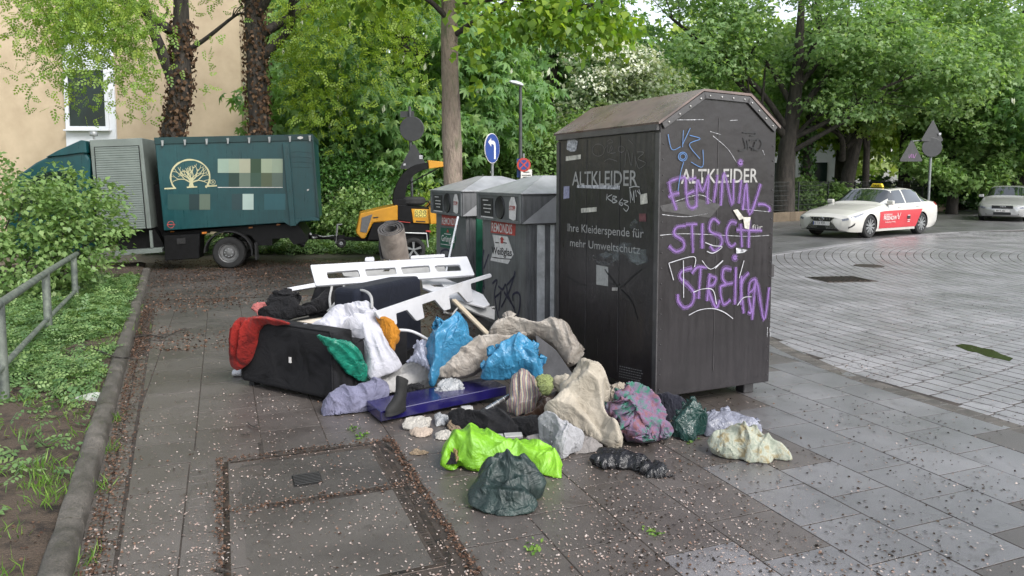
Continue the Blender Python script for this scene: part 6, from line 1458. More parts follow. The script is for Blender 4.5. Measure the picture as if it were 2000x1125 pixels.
    for cr in creases:
        w_, h_ = .055*size+.010, .070*size+.011
        if isinstance(cr[0], (int, float)): w_, h_, cr = w_*cr[0], h_*cr[1], cr[2]
        q = [plane.q(crop[0]+a_/crop[2], crop[1]+b_/crop[2]) if crop else plane.q(a_, b_) for a_, b_ in cr]; cl.append(([((p-c).dot(ux), (p-c).dot(uy)) for p in q], w_, h_))
    rgc = np.random.default_rng(seed*31+5)
    for k in range(auto*2):
        th = dirn + PI/2 + rgc.normal()*(.35 if kind == 'drape' else 1.3); L = size*rgc.uniform(.3, .8); o0 = Q[rgc.integers(len(Q))]; t_ = np.linspace(-.5, .5, 5); bend_ = rgc.normal()*.35
        cl.append(([(o0[0]+math.cos(th+bend_*a_*2)*L*a_, o0[1]+math.sin(th+bend_*a_*2)*L*a_) for a_ in t_], (.019*size+.005)*rgc.uniform(.5, 1.5), (.022*size+.005)*rgc.uniform(.4, 1.2)*(1 if rgc.random() < .75 else -1)))
    edf = .25+.75*(1-np.exp(-dd/(de*.8)))
    for pl_, w_, h_ in cl:
        pl_ = np.array([tuple(p)[:2] for p in catmull([(p[0], p[1], 0) for p in pl_], 4)]); A = pl_[:-1]; d_ = pl_[1:]-A; L2 = (d_*d_).sum(1)+1e-12
        pq = np.stack([x, y], -1); t_ = np.clip(((pq[:, None]-A[None])*d_[None]).sum(-1)/L2, 0, 1); pr = A[None]+t_[..., None]*d_[None]; dv2 = ((pq[:, None]-pr)**2).sum(-1); k_ = dv2.argmin(1); ar_ = np.arange(len(x)); ds = np.sqrt(dv2[ar_, k_])
        sg_ = np.sign(d_[k_, 0]*(y-A[k_, 1]) - d_[k_, 1]*(x-A[k_, 0])); tt = (k_+t_[ar_, k_])/len(A); tap = np.clip(np.sin(PI*np.clip(tt, .02, .98)), 0, 1)**.6
        ww_ = np.where(sg_ > 0, w_*1.35, w_*.45); b = b + h_*tap*np.exp(-(ds/ww_)**1.35)*edf
    b = b + amp*.35*edf*(carve(np.stack([x, y, x*0], -1)/size, 6, seed) + .6*carve(np.stack([x, y, x*0], -1)/size, 13, seed+2))
    X3 = np.stack([x, y, np.zeros_like(x)], -1)/size; ed = 1-np.exp(-dd/(de*.6))
    if quilt:
        cs, sn = math.cos(dirn), math.sin(dirn); xr, yr = x*cs+y*sn, -x*sn+y*cs; w1 = .25*carve(X3, 3, seed)
        b = b + quilt[2]*ed*((np.abs(np.sin(PI*xr/quilt[0]+w1))*np.abs(np.sin(PI*yr/quilt[1]+w1)))**.4-.5)
    C, UX, UY, N_ = (np.array(tuple(v)) for v in (c, ux, uy, (n*(1-up)+UZ*up).normalized()))
    P = C + x[:, None]*UX + y[:, None]*UY + b[:, None]*N_
    P[:, 2] = np.maximum(P[:, 2], zb+.004 if lying else .004)
    me = bpy.data.meshes.new(name); V = [tuple(p) for p in P]; F_ = F_.tolist()
    bm = bmesh.new(); bm.from_mesh(me)
    vv = [bm.verts.new(p) for p in V]
    for f in F_:
        try: bm.faces.new([vv[i] for i in f])
        except ValueError: pass
    be = [ed_ for ed_ in bm.edges if len(ed_.link_faces) == 1]
    ret = bmesh.ops.extrude_edge_only(bm, edges=be); cen = Vector(C)
    for v in [q for q in ret['geom'] if isinstance(q, bmesh.types.BMVert)]:
        if lying: v.co.z = max(zb+.002, v.co.z-max(.02, (v.co.z-zb)*.92)); v.co += (cen-v.co)*.10; v.co.z = max(zb+.002, min(v.co.z, zb+.03))
        else: v.co += -n*back + (cen-v.co)*.05; v.co.z = max(.002, v.co.z)
    bmesh.ops.recalc_face_normals(bm, faces=bm.faces); bm.to_mesh(me); bm.free()
    me.polygons.foreach_set('use_smooth', [True]*len(me.polygons)); o = mesh_obj(name, me, mt)
    bc = c.copy(); bc.z = min(v.co.z for v in me.vertices)
    for v in me.vertices: v.co -= bc
    o.location = bc
    return tag(o, label, cat, group)
def fit_box(bb, zb=0.0, depth=.3):
    """real size of a heap from the surveyed outline: front foot on height zb"""
    u0, v0, u1, v1 = bb; um = (u0+u1)/2; f = G(um, v1, zb); Y = f.y; w = (u1-u0)*Y/FPX; top = D(um, v0, Y+depth*.55).z
    return Vector((f.x*(1+depth/2/Y), Y+depth/2, zb)), w, max(.05, top-zb)
def lump(name, label, cat, mt, bb, zb=0.0, depth=.3, seed=1, crease=.12, nu=44, nv=26, knot=0.0, freq=2.2, group=None, sq=.75, flat=.25):
    """a stuffed bag: closed skin with pulled creases"""
    c, w, h = fit_box(bb, zb, depth); P = []
    for j in range(nv+1):
        ph = -PI/2 + PI*j/nv; row = []
        for i in range(nu):
            a = 2*PI*i/nu; s_ = lambda x: math.copysign(abs(x)**sq, x)
            d = Vector((s_(math.cos(ph))*s_(math.cos(a)), s_(math.cos(ph))*s_(math.sin(a)), s_(math.sin(ph))))
            q = Vector((d.x*freq, d.y*freq, d.z*freq*.6)) + Vector((seed*7.1, 0, 0)); q += Vector((mnoise.noise(q*1.1), mnoise.noise(q*1.1+Vector((5, 0, 0))), mnoise.noise(q*1.1+Vector((0, 7, 0)))))*.8
            r = 1 - crease*1.6*(1-abs(mnoise.noise(q*1.3)))**3*.55 + crease*.5*mnoise.noise(q*3.1) + .12*mnoise.noise(d*1.3+Vector((seed, seed, 0)))
            x, y, z = d.x*w/2*r, d.y*depth/2*r, d.z*h*.5*r + h*.5
            if knot and d.z > .45: f = min(1, (d.z-.45)/.5); x *= (1-f*.8); y *= (1-f*.8); z += knot*h*f
            row.append((x, y, max(.004, z if z > h*flat else h*flat*(z/(h*flat))**2 if z > 0 else .004)))
        P.append(row)
    o = MB().grid(P, cv=True).build(name, mt, None, smooth=True, sharp=180, weld=True); o.location = c
    sm = o.modifiers.new('sub', 'SUBSURF'); sm.levels = 1; sm.render_levels = 1
    return tag(o, label, cat, group)
def roll(name, label, cat, mt, path, radii, seed=1, crease=.12, flat=.8, nu=28, freq=5, group=None, ends=True):
    """rolled or stuffed long cloth along a path of points"""
    P = catmull(path, 8); m = len(P); rr_ = np.interp(np.linspace(0, len(path)-1, m), range(len(path)), radii); rows = []; N = Vector((0, 0, 1))
    if ends:
        e = max(3, m//7)
        for i in range(e):
            f = math.sqrt(1-(1-(i+.15)/e)**2); rr_[i] *= f; rr_[m-1-i] *= f
    for i in range(m):
        t = (P[min(i+1, m-1)]-P[max(i-1, 0)]).normalized(); N = (UZ - t*UZ.dot(t)).normalized() if abs(t.z) < .97 else N; Bn = t.cross(N); row = []
        for j in range(nu):
            a = 2*PI*j/nu; d = Bn*math.cos(a) + N*math.sin(a)*flat; p = P[i] + d*rr_[i]; q = p*freq + Vector((seed*3.3, 0, 0)); q += mnoise.noise_vector(q*.7)*.9
            k = 1 + crease*(mnoise.noise(q)*.7 - .9*(1-abs(mnoise.noise(q*1.6)))**4 + .35*mnoise.noise(q*3)); p = P[i] + d*rr_[i]*k; row.append((p.x, p.y, max(.004, p.z)))
        rows.append(row)
    mb = MB().grid(rows, cv=True); mb.poly(rows[0][::-1]); mb.poly(rows[-1]); o = mb.build(name, mt, None, smooth=True, sharp=180)
    c = P[m//2].copy(); c.z = min(v[2] for v in mb.v)
    for v in o.data.vertices: v.co -= c
    o.location = c; sm = o.modifiers.new('sub', 'SUBSURF'); sm.levels = 1; sm.render_levels = 1
    return tag(o, label, cat, group)
class Plane3:
    def __init__(s, a, b, c, crop=None): s.a = Vector(a); s.n = (Vector(b)-s.a).cross(Vector(c)-s.a).normalized(); s.crop = crop; s.ux = (Vector(b)-s.a).normalized(); s.uy = s.n.cross(s.ux)
    def q(s, u, v):
        if s.crop: u, v = s.crop[0]+u/s.crop[2], s.crop[1]+v/s.crop[2]
        d = _ray(u, v); c = Vector((0, 0, CAMH)); return c + d*((s.a-c).dot(s.n)/d.dot(s.n))
    def board(s, name, label, cat, outer, holes, mt, th, group=None, bevel=.003):
        cu = bpy.data.curves.new('outline', 'CURVE'); cu.dimensions = '2D'; cu.fill_mode = 'BOTH'; cu.extrude = th/2; cu.bevel_depth = bevel; cu.bevel_resolution = 1
        for pl in [outer] + list(holes):
            p = [s.q(*x)-s.a for x in pl]; sp = cu.splines.new('POLY'); sp.points.add(len(p)-1); sp.use_cyclic_u = True
            for i, w in enumerate(p): sp.points[i].co = (w.dot(s.ux), w.dot(s.uy), 0, 1)
        ob = bpy.data.objects.new('outline', cu); COL.objects.link(ob); dg = bpy.context.evaluated_depsgraph_get(); me = bpy.data.meshes.new_from_object(ob.evaluated_get(dg)); bpy.data.objects.remove(ob)
        for v in me.vertices: v.co = s.ux*v.co.x + s.uy*v.co.y + s.n*v.co.z
        me.name = name; o = mesh_obj(name, me, mt); o.location = s.a; return tag(o, label, cat, group)
def rounded(pl, r=6, n=3):
    """rounded corners on a marked outline"""
    out = []; k = len(pl)
    for i in range(k):
        p, a, b = Vector(pl[i]), Vector(pl[i-1]), Vector(pl[(i+1) % k]); da, db = (a-p), (b-p); ra, rb = min(r, da.length*.4), min(r, db.length*.4)
        A_, B_ = p+da.normalized()*ra, p+db.normalized()*rb
        for j in range(n+1): t = j/n; out.append(tuple(A_*(1-t)**2 + p*2*t*(1-t) + B_*t*t))
    return out
# ------------------------------------------------------------------ the dumped things
GR = 'dumped household things around the container'
M_SOFA = fabric('charcoal_upholstery', (0.0085, 0.0085, 0.010), .35, .25, 5, .9, (0.014, 0.014, 0.016), (0.022, 0.022, 0.024), weave=260, sheen=.03)
M_NAVY = fabric('navy_upholstery', (0.010, 0.013, 0.024), .25, .12, 6, .8, weave=600, sheen=.1)
M_WPL = mat('white_plastic', (0.43, 0.435, 0.46), .4, .05, 3.5, .05, 30, col2=(0.45, 0.455, 0.475), col3=(0.33, 0.325, 0.32), rvar=.1)
M_WPL2 = mat('greyed_plastic', (0.28, 0.28, 0.275), .45, .15, 8)
# armchair shell seen from behind
AO = Vector((-1.32, 5.40, 0)); AA = math.atan2(.534, -.845)                       # local x runs to the far left along its back
arm = empty('armchair', AO, AA, 'charcoal fabric armchair seen from behind, filled with clothes', 'armchair')
# local: x along the back (0..1.1), y negative = into the scene
B('back', (.55, -.10, .30), (1.10, .20, .52), M_SOFA, arm, bevel=.03, seg=3)
B('arm', (.10, -.52, .245), (.20, .64, .43), M_SOFA, arm, bevel=.03, seg=3)
B('arm', (1.0, -.52, .245), (.20, .64, .43), M_SOFA, arm, bevel=.03, seg=3)
B('seat', (.55, -.52, .19), (.72, .64, .30), M_SOFA, arm, bevel=.03, seg=3)
for q in ([(.03, .002, .06), (.03, .004, .54), (.06, -.01, .562), (1.04, -.01, .562), (1.07, .004, .54), (1.07, .002, .06)], [(-.002, -.21, .05), (-.004, -.21, .44), (-.004, -.26, .462), (-.004, -.80, .462)]): T('piping', q, .006, M_SOFA, arm, 6)
for x, y in ((.08, -.08), (1.02, -.08), (.08, -.78), (1.02, -.78)): B('foot', (x, y, .022), (.06, .06, .044), M_BLK, arm)
tg_ = Plane3(AO, AO+Vector((-.845, .534, 0)), AO+UZ); p = tg_.q(567, 703) - AO; B('care_tag', (p.dot(Vector((-.845, .534, 0))), .003, p.z), (.026, .004, .045), M_LETW, arm)
def AL(x, y, z=0): return AO + Vector((-.845, .534, 0))*x + Vector((.534, .845, 0))*y + Vector((0, 0, z))
def abox(x, y, z, a, b, c): q = AL(x, y, z); return ('b', tuple(q), (a, b, c), AA)
ACOL = [abox(.55, .10, .30, 1.10, .20, .52), abox(.10, .52, .245, .2, .64, .43), abox(1.0, .52, .245, .2, .64, .43)]
# navy sofa section standing behind
v0, v1 = Vector((-1.27, 5.98, 0)), Vector((-.84, 6.86, 0)); dv_ = (v1-v0).normalized(); nv_ = Vector((-dv_.y, dv_.x, 0))
sf = empty('sofa_section', v0, math.atan2(dv_.y, dv_.x), 'tall navy fabric sofa section standing between the white plastic panels', 'sofa')
B('side', (.49, .13, .46), (.98, .26, .68), M_NAVY, sf, bevel=.05, seg=4); B('base', (.49, .14, .09), (.94, .24, .16), M_SOFA, sf, bevel=.02); B('seat', (.45, .55, .28), (.80, .56, .30), M_SOFA, sf, bevel=.05, seg=3)
# grey cushion and dark clutter behind the hoses
o = MB().box((0, 0, 0), (.62, .14, .34), M=Matrix.Rotation(R(-38), 3, 'X')).build('seat_cushion', M_SOFA, None, .04, seg=3, smooth=True); o.location = D(668, 592, 7.0); o.rotation_euler = (0, 0, R(-14)); tag(o, 'dark grey seat cushion propped behind the pale hoses', 'cushion')
# white plastic panels
K4 = (540, 480, 4.545)
pA = Plane3(D(622, 560, 6.55), D(925, 545, 6.95), D(608, 517, 6.72), K4)
H4 = [[(440, 240), (725, 218), (748, 288), (455, 302)], [(780, 213), (1055, 197), (1070, 262), (800, 282)], [(1098, 195), (1355, 178), (1370, 245), (1120, 262)], [(1395, 185), (1430, 178), (1625, 172), (1645, 230), (1425, 240)]]
pA.board('slotted_board', 'long white plastic panel with four cut out slots on top of the heap', 'board', rounded([(303, 180), (1688, 103), (1755, 265), (350, 360)], 10), [rounded(h, 16) for h in H4], M_WPL, .022)
pB = Plane3(D(608, 560, 6.9), D(925, 545, 7.3), D(608, 517, 7.1), K4)
pB.board('loose_board', 'second white panel lying flat behind the slotted one', 'board', [(560, 205), (1150, 170), (1480, 150), (1500, 240), (1400, 262), (1100, 280), (700, 285), (600, 270)], [rounded([(935, 235), (960, 212), (1010, 210), (1000, 232)], 6)], M_WPL2, .012)
for i, (pl, lab) in enumerate((([(786, 145), (790, 114), (862, 110), (867, 142)], 'left of two short white pegs sticking up behind the slotted panel'), ([(1000, 134), (1004, 102), (1068, 99), (1072, 130)], 'right of two short white pegs sticking up behind the slotted panel'), ([(1190, 124), (1195, 100), (1490, 84), (1492, 106)], 'white strip standing up behind the right half of the slotted panel'))):
    pB.board('white_peg', lab, 'board', rounded(pl, 8), [], M_WPL, .03)
pC = Plane3(D(733, 610, 5.72), D(957, 535, 6.95), D(733, 610, 5.72)+Vector((.02, -.03, -.3)), K4)
comb = [(868, 588), (1200, 475), (1600, 340), (1893, 248), (1902, 276), (1712, 336), (1737, 488), (1690, 502), (1608, 408), (1520, 438), (1536, 558), (1480, 575), (1398, 478), (1280, 518), (1302, 640), (1235, 665), (1150, 566), (1050, 600), (1060, 690), (1000, 745), (920, 660)]
pC.board('comb_board', 'white plastic comb shaped panel with hanging teeth in front of the navy sofa', 'board', rounded(comb, 12), [], M_WPL, .022)
pD = Plane3(D(830, 550, 7.0), D(950, 590, 6.75), D(920, 545, 7.25), K4)
pD.board('loose_board', 'white slatted sheet sliding down behind the comb shaped panel', 'board', [(1290, 300), (1500, 300), (1700, 380), (1830, 440), (1890, 530), (1840, 548), (1540, 470), (1300, 380)], [rounded([(1340, 345), (1460, 340), (1490, 375), (1400, 372)], 8)], M_WPL, .015)
pE = Plane3(D(925, 600, 6.7), D(968, 620, 6.75), D(930, 625, 6.6), K4)
pE.board('loose_board', 'small grey white panel end at the foot of the clear glass bin', 'board', [(1560, 480), (1850, 545), (1932, 575), (1928, 660), (1800, 615), (1620, 530)], [], M_WPL2, .02)
pF = Plane3(D(562, 566, 7.0), D(622, 556, 7.1), D(562, 574, 6.98), K4)
pF.board('plastic_bar', 'white plastic bar poking out left of the slotted panel', 'bar', [(100, 380), (345, 336), (360, 366), (110, 408)], [], M_WPL, .03)
def hose(name, label, pts, Ys, r, mt=M_WPL2, cat='hose'):
    P = [D(K4[0]+p[0]/K4[2], K4[1]+p[1]/K4[2], y) for p, y in zip(pts, np.interp(np.linspace(0, 1, len(pts)), np.linspace(0, 1, len(Ys)), Ys))]
    b = P[0].copy(); o = MB().tube(catmull([p-b for p in P], 6), r, 8).build(name, mt, None, smooth=True); o.location = b; return tag(o, label, cat)
hose('plastic_hose', 'pale hose running straight up to the slotted panel', [(455, 585), (560, 500), (700, 432), (825, 350)], [6.3, 6.6], .014)
hose('plastic_hose', 'pale hose hanging down at the left below the slotted panel', [(492, 362), (472, 470), (482, 562)], [6.6, 6.4], .011)
hose('plastic_hose', 'pale hose slanting left from under the first slot', [(600, 358), (560, 450), (478, 566)], [6.6, 6.4], .011)
hose('plastic_hose', 'thin pale hose under the second slot', [(692, 352), (650, 440), (606, 545)], [6.6, 6.4], .009)
hose('plastic_hose', 'low bent hose with a loose end at the far left', [(330, 512), (352, 534), (480, 512), (600, 480)], [6.7, 6.5], .014)
hose('plastic_hose', 'hose arching left of the straight ones', [(365, 520), (430, 452), (570, 388), (640, 370)], [6.7, 6.7], .011)
hose('plastic_hose', 'hose looping over in front of the navy sofa', [(560, 520), (650, 432), (740, 398), (805, 412), (842, 462), (848, 555)], [6.2, 5.85], .012)
hose('plastic_hose', 'white hose curving out beside the blue bag', [(1090, 748), (1180, 755), (1260, 785), (1350, 838)], [5.85, 5.9], .012, M_WPL)
hose('plastic_strip', 'bent white strip above the blue bag', [(1490, 590), (1560, 606), (1700, 586), (1932, 545)], [6.5, 6.9], .011, M_WPL2, 'strip')
hose('plastic_hose', 'thin looped cable rising above the blue bag', [(1548, 672), (1570, 600), (1624, 535)], [6.3, 6.5], .007)
a, b = D(886, 586, 6.55), D(957, 657, 6.15); d = b-a
o = MB().box((0, 0, 0), (d.length, .045, .022)).build('wooden_slat', mat('pale_wood', (.42, .36, .27), .7, .2, 8), None, .003); o.location = (a+b)/2; o.rotation_euler = d.to_track_quat('X', 'Z').to_euler(); tag(o, 'pale wooden slat leaning down between the blue bag and the duvet', 'slat')
# rolled carpet standing in front of the chipper
M_CARP = fabric('carpet_back', (0.27, 0.225, 0.195), .3, .3, 4, .95, (0.36, 0.31, 0.27), weave=300)
M_CARPD = fabric('carpet_pile', (0.075, 0.072, 0.072), .5, .3, 20, .95, weave=300)
cb_, ct_ = D(800, 652, 7.95), D(762, 446, 7.25); ax_ = (ct_-cb_).normalized(); L = (ct_-cb_).length
cp = empty('carpet_roll', cb_, 0, 'rolled grey brown carpet standing on end with a yellow label', 'carpet')
u_ = (Vector((1, 0, 0)) - ax_*ax_.x).normalized(); w_ = ax_.cross(u_); th = np.linspace(0, 2*PI*3.6, 110); rings = []
for t_ in th:
    r = .045 + .0041*t_; lo = 0; hi = L + (.0 if t_ < th[-1]-2.2 else -.30*min(1, (t_-(th[-1]-2.2))/1.4))
    dd = u_*math.cos(t_+.6) + w_*math.sin(t_+.6)
    rings.append([dd*r + ax_*lo, dd*r + ax_*hi*.5, dd*r + ax_*hi, dd*(r+.016) + ax_*hi, dd*(r+.016) + ax_*hi*.5, dd*(r+.016) + ax_*lo])
m1 = MB().grid([[p for p in x[3:]] for x in rings]).build('carpet_back', M_CARP, cp, smooth=True); m2 = MB().grid([[x[0], x[1], x[2], x[3]] for x in rings]).build('carpet_pile', M_CARPD, cp, smooth=True, sharp=40)
m3 = MB().poly([rings[-1][0], rings[-1][2], rings[-1][3], rings[-1][5]]).build('carpet_edge', M_CARPD, cp)
pl3 = []
for i in range(7):
    t_ = R(-125) + R(62)*i/6; dd = Vector((math.cos(t_), math.sin(t_), 0)); ww = (u_*dd.x + w_*dd.y)*(.045+.0041*th[-1]+.021); pl3.append([ww + ax_*(L*.62), ww + ax_*(L*.80)])
MB().grid(pl3).build('label', mat('yellow_label', (.55, .42, .12), .5, .3, 40, col2=(.6, .55, .45)), cp, smooth=True)

# ---- cloth in and on the armchair
M_REDC = fabric('red_cloth', (0.22, 0.012, 0.010), .35, .45, 10, .85, (0.30, 0.02, 0.015))
M_WSH = fabric('white_sheet', (0.60, 0.60, 0.66), .06, .35, 9, .85)
M_TEALB = plasticfilm('teal_bag', (0.015, 0.24, 0.16), .25)
M_ORG = fabric('orange_cloth', (0.50, 0.20, 0.015), .2, .5, 12, .75)
M_BLKC = fabric('black_cloth', (0.012, 0.012, 0.014), .3, .6, 10, .8, sheen=.1)
M_PINK = fabric('pink_cloth', (0.50, 0.16, 0.15), .2, .4, 12, .8)
K3 = (420, 480, 3.125); K5 = (780, 560, 3.515); K6 = (820, 700, 3.308); K7 = (1040, 540, 2.813)
pR = Plane3(AL(1.16, -.05, 0), AL(.80, -.05, 0), AL(1.16, -.03, .6))
body('red_cloth', 'red cloth hanging over the left end of the armchair', 'cloth', M_REDC, [(90, 700), (98, 560), (115, 480), (150, 440), (260, 430), (340, 438), (440, 462), (430, 486), (300, 482), (250, 540), (225, 660), (175, 745), (120, 757)], K3, plane=pR, bulge=.035, amp=.016, freq=2.6, kind='drape', dirn=.15, seed=2, zb=.05, auto=4, creases=[(.9,1.1,[(150,450),(140,560),(130,705)]),(.9,1.1,[(200,450),(190,560),(160,725)]),(1,.9,[(240,450),(300,455),(400,465)]),(.7,.8,[(118,500),(108,630)]),(.7,-.8,[(170,470),(165,590),(145,700)])], crumple=True, slack=.16)
pW = Plane3(D(727, 742, 5.57), D(727, 742, 5.57)+Vector((1, .25, 0)), D(690, 598, 5.98))
body('white_bedsheet', 'large white bed sheet crumpled over the right arm of the armchair', 'bed sheet', M_WSH, [(510, 505), (545, 480), (600, 485), (650, 450), (720, 392), (850, 365), (940, 366), (1000, 410), (1050, 470), (1060, 560), (1085, 640), (1150, 735), (1040, 790), (960, 822), (918, 760), (905, 690), (880, 640), (800, 580), (690, 577), (620, 542)], K3, plane=pW, bulge=.10, amp=.020, freq=3.0, kind='drape', dirn=.5, seed=3, zb=.05, fine=.006, auto=10, creases=[(1.2,1.2,[(700,410),(800,430),(900,480),(990,500)]),(1.4,1.8,[(980,500),(850,530),(740,570),(640,540)]),(.8,.8,[(860,390),(900,450)]),(1,1.2,[(900,560),(920,650),(960,770)]),(.9,1,[(1000,560),(1040,680),(1110,740)]),(.8,.9,[(950,590),(1000,720),(1040,785)]),[(590,500),(650,530),(690,570)],(.8,-1,[(760,470),(840,490),(900,520)]),(.7,.8,[(880,600),(900,690)])], crumple=True, slack=.16)
pT = Plane3(AL(-.035, 0, 0), AL(-.035, .6, 0), AL(-.035, 0, .6))
body('teal_bag', 'teal green plastic bag slipping over the front corner of the armchair', 'plastic bag', M_TEALB, [(628, 545), (700, 565), (800, 578), (880, 635), (908, 700), (955, 790), (950, 832), (880, 822), (800, 762), (740, 690), (690, 620)], K3, plane=pT, bulge=.03, amp=.012, freq=3, kind='drape', dirn=.9, seed=4, zb=.05, auto=6, creases=[(.8,1.2,[(640,555),(720,620),(800,700),(880,800)]),(.8,1.2,[(700,580),(800,650),(900,770)]),(.8,1,[(800,600),(860,700)])], crumple=True, slack=.16)
body('orange_bag', 'orange cloth bag squeezed between the white sheet and the navy sofa', 'bag', M_ORG, [(985, 430), (1060, 440), (1110, 490), (1130, 550), (1110, 605), (1090, 645), (1060, 640), (1030, 560), (1000, 480)], K3, tilt=80, Y=5.72, bulge=.05, amp=.008, freq=2.5, kind='drape', seed=5, zb=.1, auto=6)
body('black_jacket', 'black crumpled jacket lying behind the back of the armchair', 'jacket', M_BLKC, [(265, 410), (320, 380), (330, 345), (380, 318), (490, 322), (525, 370), (590, 372), (620, 400), (560, 420), (480, 440), (400, 450), (320, 445), (275, 432)], K3, tilt=55, Y=6.35, bulge=.10, amp=.014, freq=2.5, seed=6, zb=.3, crumple=True)
body('pink_cloth', 'small pink cloth at the left end of the heap', 'cloth', M_PINK, [(218, 375), (250, 350), (315, 343), (320, 365), (278, 385), (266, 430), (245, 405)], K3, tilt=60, Y=6.5, bulge=.03, amp=.008, freq=2, seed=7, zb=.3, auto=6)
body('black_jacket', 'dark jacket sleeve trailing under the pale hoses', 'jacket', M_BLKC, [(520, 370), (580, 350), (640, 300), (700, 262), (760, 300), (800, 350), (700, 395), (600, 410)], K3, tilt=50, Y=6.5, bulge=.06, amp=.012, seed=8, zb=.3, auto=6)
c = D(606, 630, 6.15); rows = []
for i in range(11):
    f = i/10*2-1; w = .15*math.sqrt(max(.03, 1-f*f*.95)); x = f*.34
    rows.append([(x, -w, -.012), (x, -w*.95, .018), (x, 0, .03), (x, w*.95, .018), (x, w, -.012), (x, 0, -.018)])
mbx = MB().grid(rows, cv=True); mbx.poly(rows[0]); mbx.poly(rows[-1]); o = mbx.build('ivory_tray', mat('ivory_plastic', (.42, .37, .30), .35, .08, 5), None, smooth=True, sharp=50); o.location = c; o.rotation_euler = (R(-12), R(-6), R(16)); tag(o, 'ivory plastic tray lying on the clothes in the armchair', 'tray')
roll('white_shoe', 'white shoe half hidden behind the left foot of the armchair', 'shoe', M_WPL, [G(455, 728, .03), G(462, 728, .03), G(472, 727, .03)], [.035, .04, .045], 3)
# ---- middle of the heap
M_BLUEB = plasticfilm('blue_bag', (0.055, 0.26, 0.46), .20)
M_LILB = plasticfilm('lilac_bag', (0.36, 0.38, 0.48), .3)
M_BEIG = fabric('beige_duvet', (0.40, 0.35, 0.30), .10, .5, 7, .55, (0.46, 0.42, 0.37), stain=(0.30, 0.25, 0.20), sheen=.1)
M_CRM = fabric('cream_duvet', (0.45, 0.40, 0.32), .10, .45, 8, .85, (0.50, 0.45, 0.37), stain=(0.30, 0.235, 0.15))
M_WPIL = fabric('white_pillow', (0.52, 0.51, 0.50), .08, .35, 10, .85)
M_LAV = fabric('lavender_cloth', (0.20, 0.20, 0.30), .15, .5, 12, .8, (0.26, 0.26, 0.37))
M_NAVB = mat('navy_gloss_board', (0.010, 0.008, 0.065), .2, .25, 5, coat=.4, rvar=.08)
M_MAT = fabric('grey_mat', (0.10, 0.10, 0.105), .2, .2, 6, .9)
body('blue_bag', 'blue plastic sack with a pointed top below the comb shaped panel', 'plastic bag', M_BLUEB, [(400, 185), (430, 215), (470, 260), (482, 340), (512, 380), (450, 450), (340, 540), (290, 580), (262, 640), (232, 690), (200, 665), (208, 560), (188, 500), (185, 400), (230, 350), (290, 290), (350, 240)], K5, tilt=65, Y=5.55, bulge=.14, amp=.014, freq=2.6, kind='drape', dirn=-.5, seed=9, fine=.006, auto=8, creases=[(.9,1.2,[(400,190),(360,300),(280,400),(240,520)]),(.8,1.1,[(408,200),(420,320),(380,430)]),(.8,1,[(230,350),(260,450),(250,560)]),(.8,1,[(440,300),(350,400),(300,520)]),(.8,.9,[(480,350),(400,400),(330,470)])], crumple=True, slack=.13)
body('lilac_bag', 'small grey lilac plastic bundle left of the blue sack', 'plastic bag', M_LILB, [(50, 515), (100, 460), (108, 400), (150, 374), (192, 385), (200, 520), (215, 575), (170, 545), (100, 512)], K5, tilt=60, Y=5.6, bulge=.06, amp=.010, seed=10, crumple=True)
body('beige_duvet', 'thick beige duvet bunched up against the dark container', 'duvet', M_BEIG, [(615, 312), (650, 262), (740, 228), (850, 230), (920, 262), (1010, 242), (1090, 238), (1150, 270), (1200, 340), (1262, 430), (1262, 480), (1215, 525), (1155, 535), (1110, 480), (1060, 410), (980, 352), (900, 335), (830, 325), (700, 350), (625, 340)], K5, tilt=62, Y=5.75, bulge=.13, amp=.02, seed=51, dome=.5, de=.05, back=.12, auto=8, creases=[(1, 1, [(700, 262), (820, 285), (920, 305), (1040, 335)]), (1, 1.2, [(1010, 250), (1060, 330), (1100, 420)]), (1, 1.2, [(1100, 250), (1140, 340), (1180, 470)]), (1, 1, [(1180, 330), (1220, 420), (1230, 490)])], crumple=True, slack=.14)
body('beige_duvet', 'beige duvet fold sloping from the blue sack up over the heap', 'duvet', M_BEIG, [(235, 590), (300, 545), (360, 470), (450, 400), (540, 350), (620, 338), (700, 348), (780, 328), (840, 316), (884, 330), (830, 354), (760, 384), (700, 420), (640, 470), (590, 530), (540, 574), (490, 602), (420, 617), (330, 630), (260, 620)], K5, tilt=58, Y=5.60, bulge=.11, amp=.02, seed=52, dome=.5, de=.05, back=.10, auto=8, creases=[(1, 1.1, [(300, 565), (420, 500), (560, 420), (700, 372)]), (1, 1, [(380, 485), (440, 480), (480, 500)]), (1, 1, [(600, 490), (560, 430), (520, 390)])], crumple=True, slack=.14)
body('blue_bag', 'blue plastic sack lying under the arch of the beige duvet', 'plastic bag', M_BLUEB, [(555, 620), (600, 530), (650, 470), (740, 400), (800, 348), (850, 346), (900, 378), (945, 460), (975, 540), (990, 605), (930, 645), (830, 610), (740, 635), (640, 640)], K5, tilt=58, Y=5.42, bulge=.12, amp=.016, freq=2.8, kind='drape', dirn=.7, seed=11, fine=.006, auto=8, creases=[(.9,1.3,[(820,350),(740,430),(640,520),(580,610)]),(.8,1.1,[(825,360),(800,460),(780,560)]),(.8,1,[(850,500),(900,540),(960,560)]),(.8,1,[(780,560),(850,590),(930,600)]),(1,-1,[(800,430),(830,440),(850,470)])], crumple=True, slack=.13)
pm_ = Plane3(D(1052, 660, 5.75), D(1120, 735, 5.45), D(1012, 740, 5.5)); pm_.board('foam_mat', 'grey foam mat leaning under the beige duvet', 'mat', rounded([(1046, 655), (1085, 685), (1122, 738), (1062, 742), (1056, 700)], 6), [], M_MAT, .02)
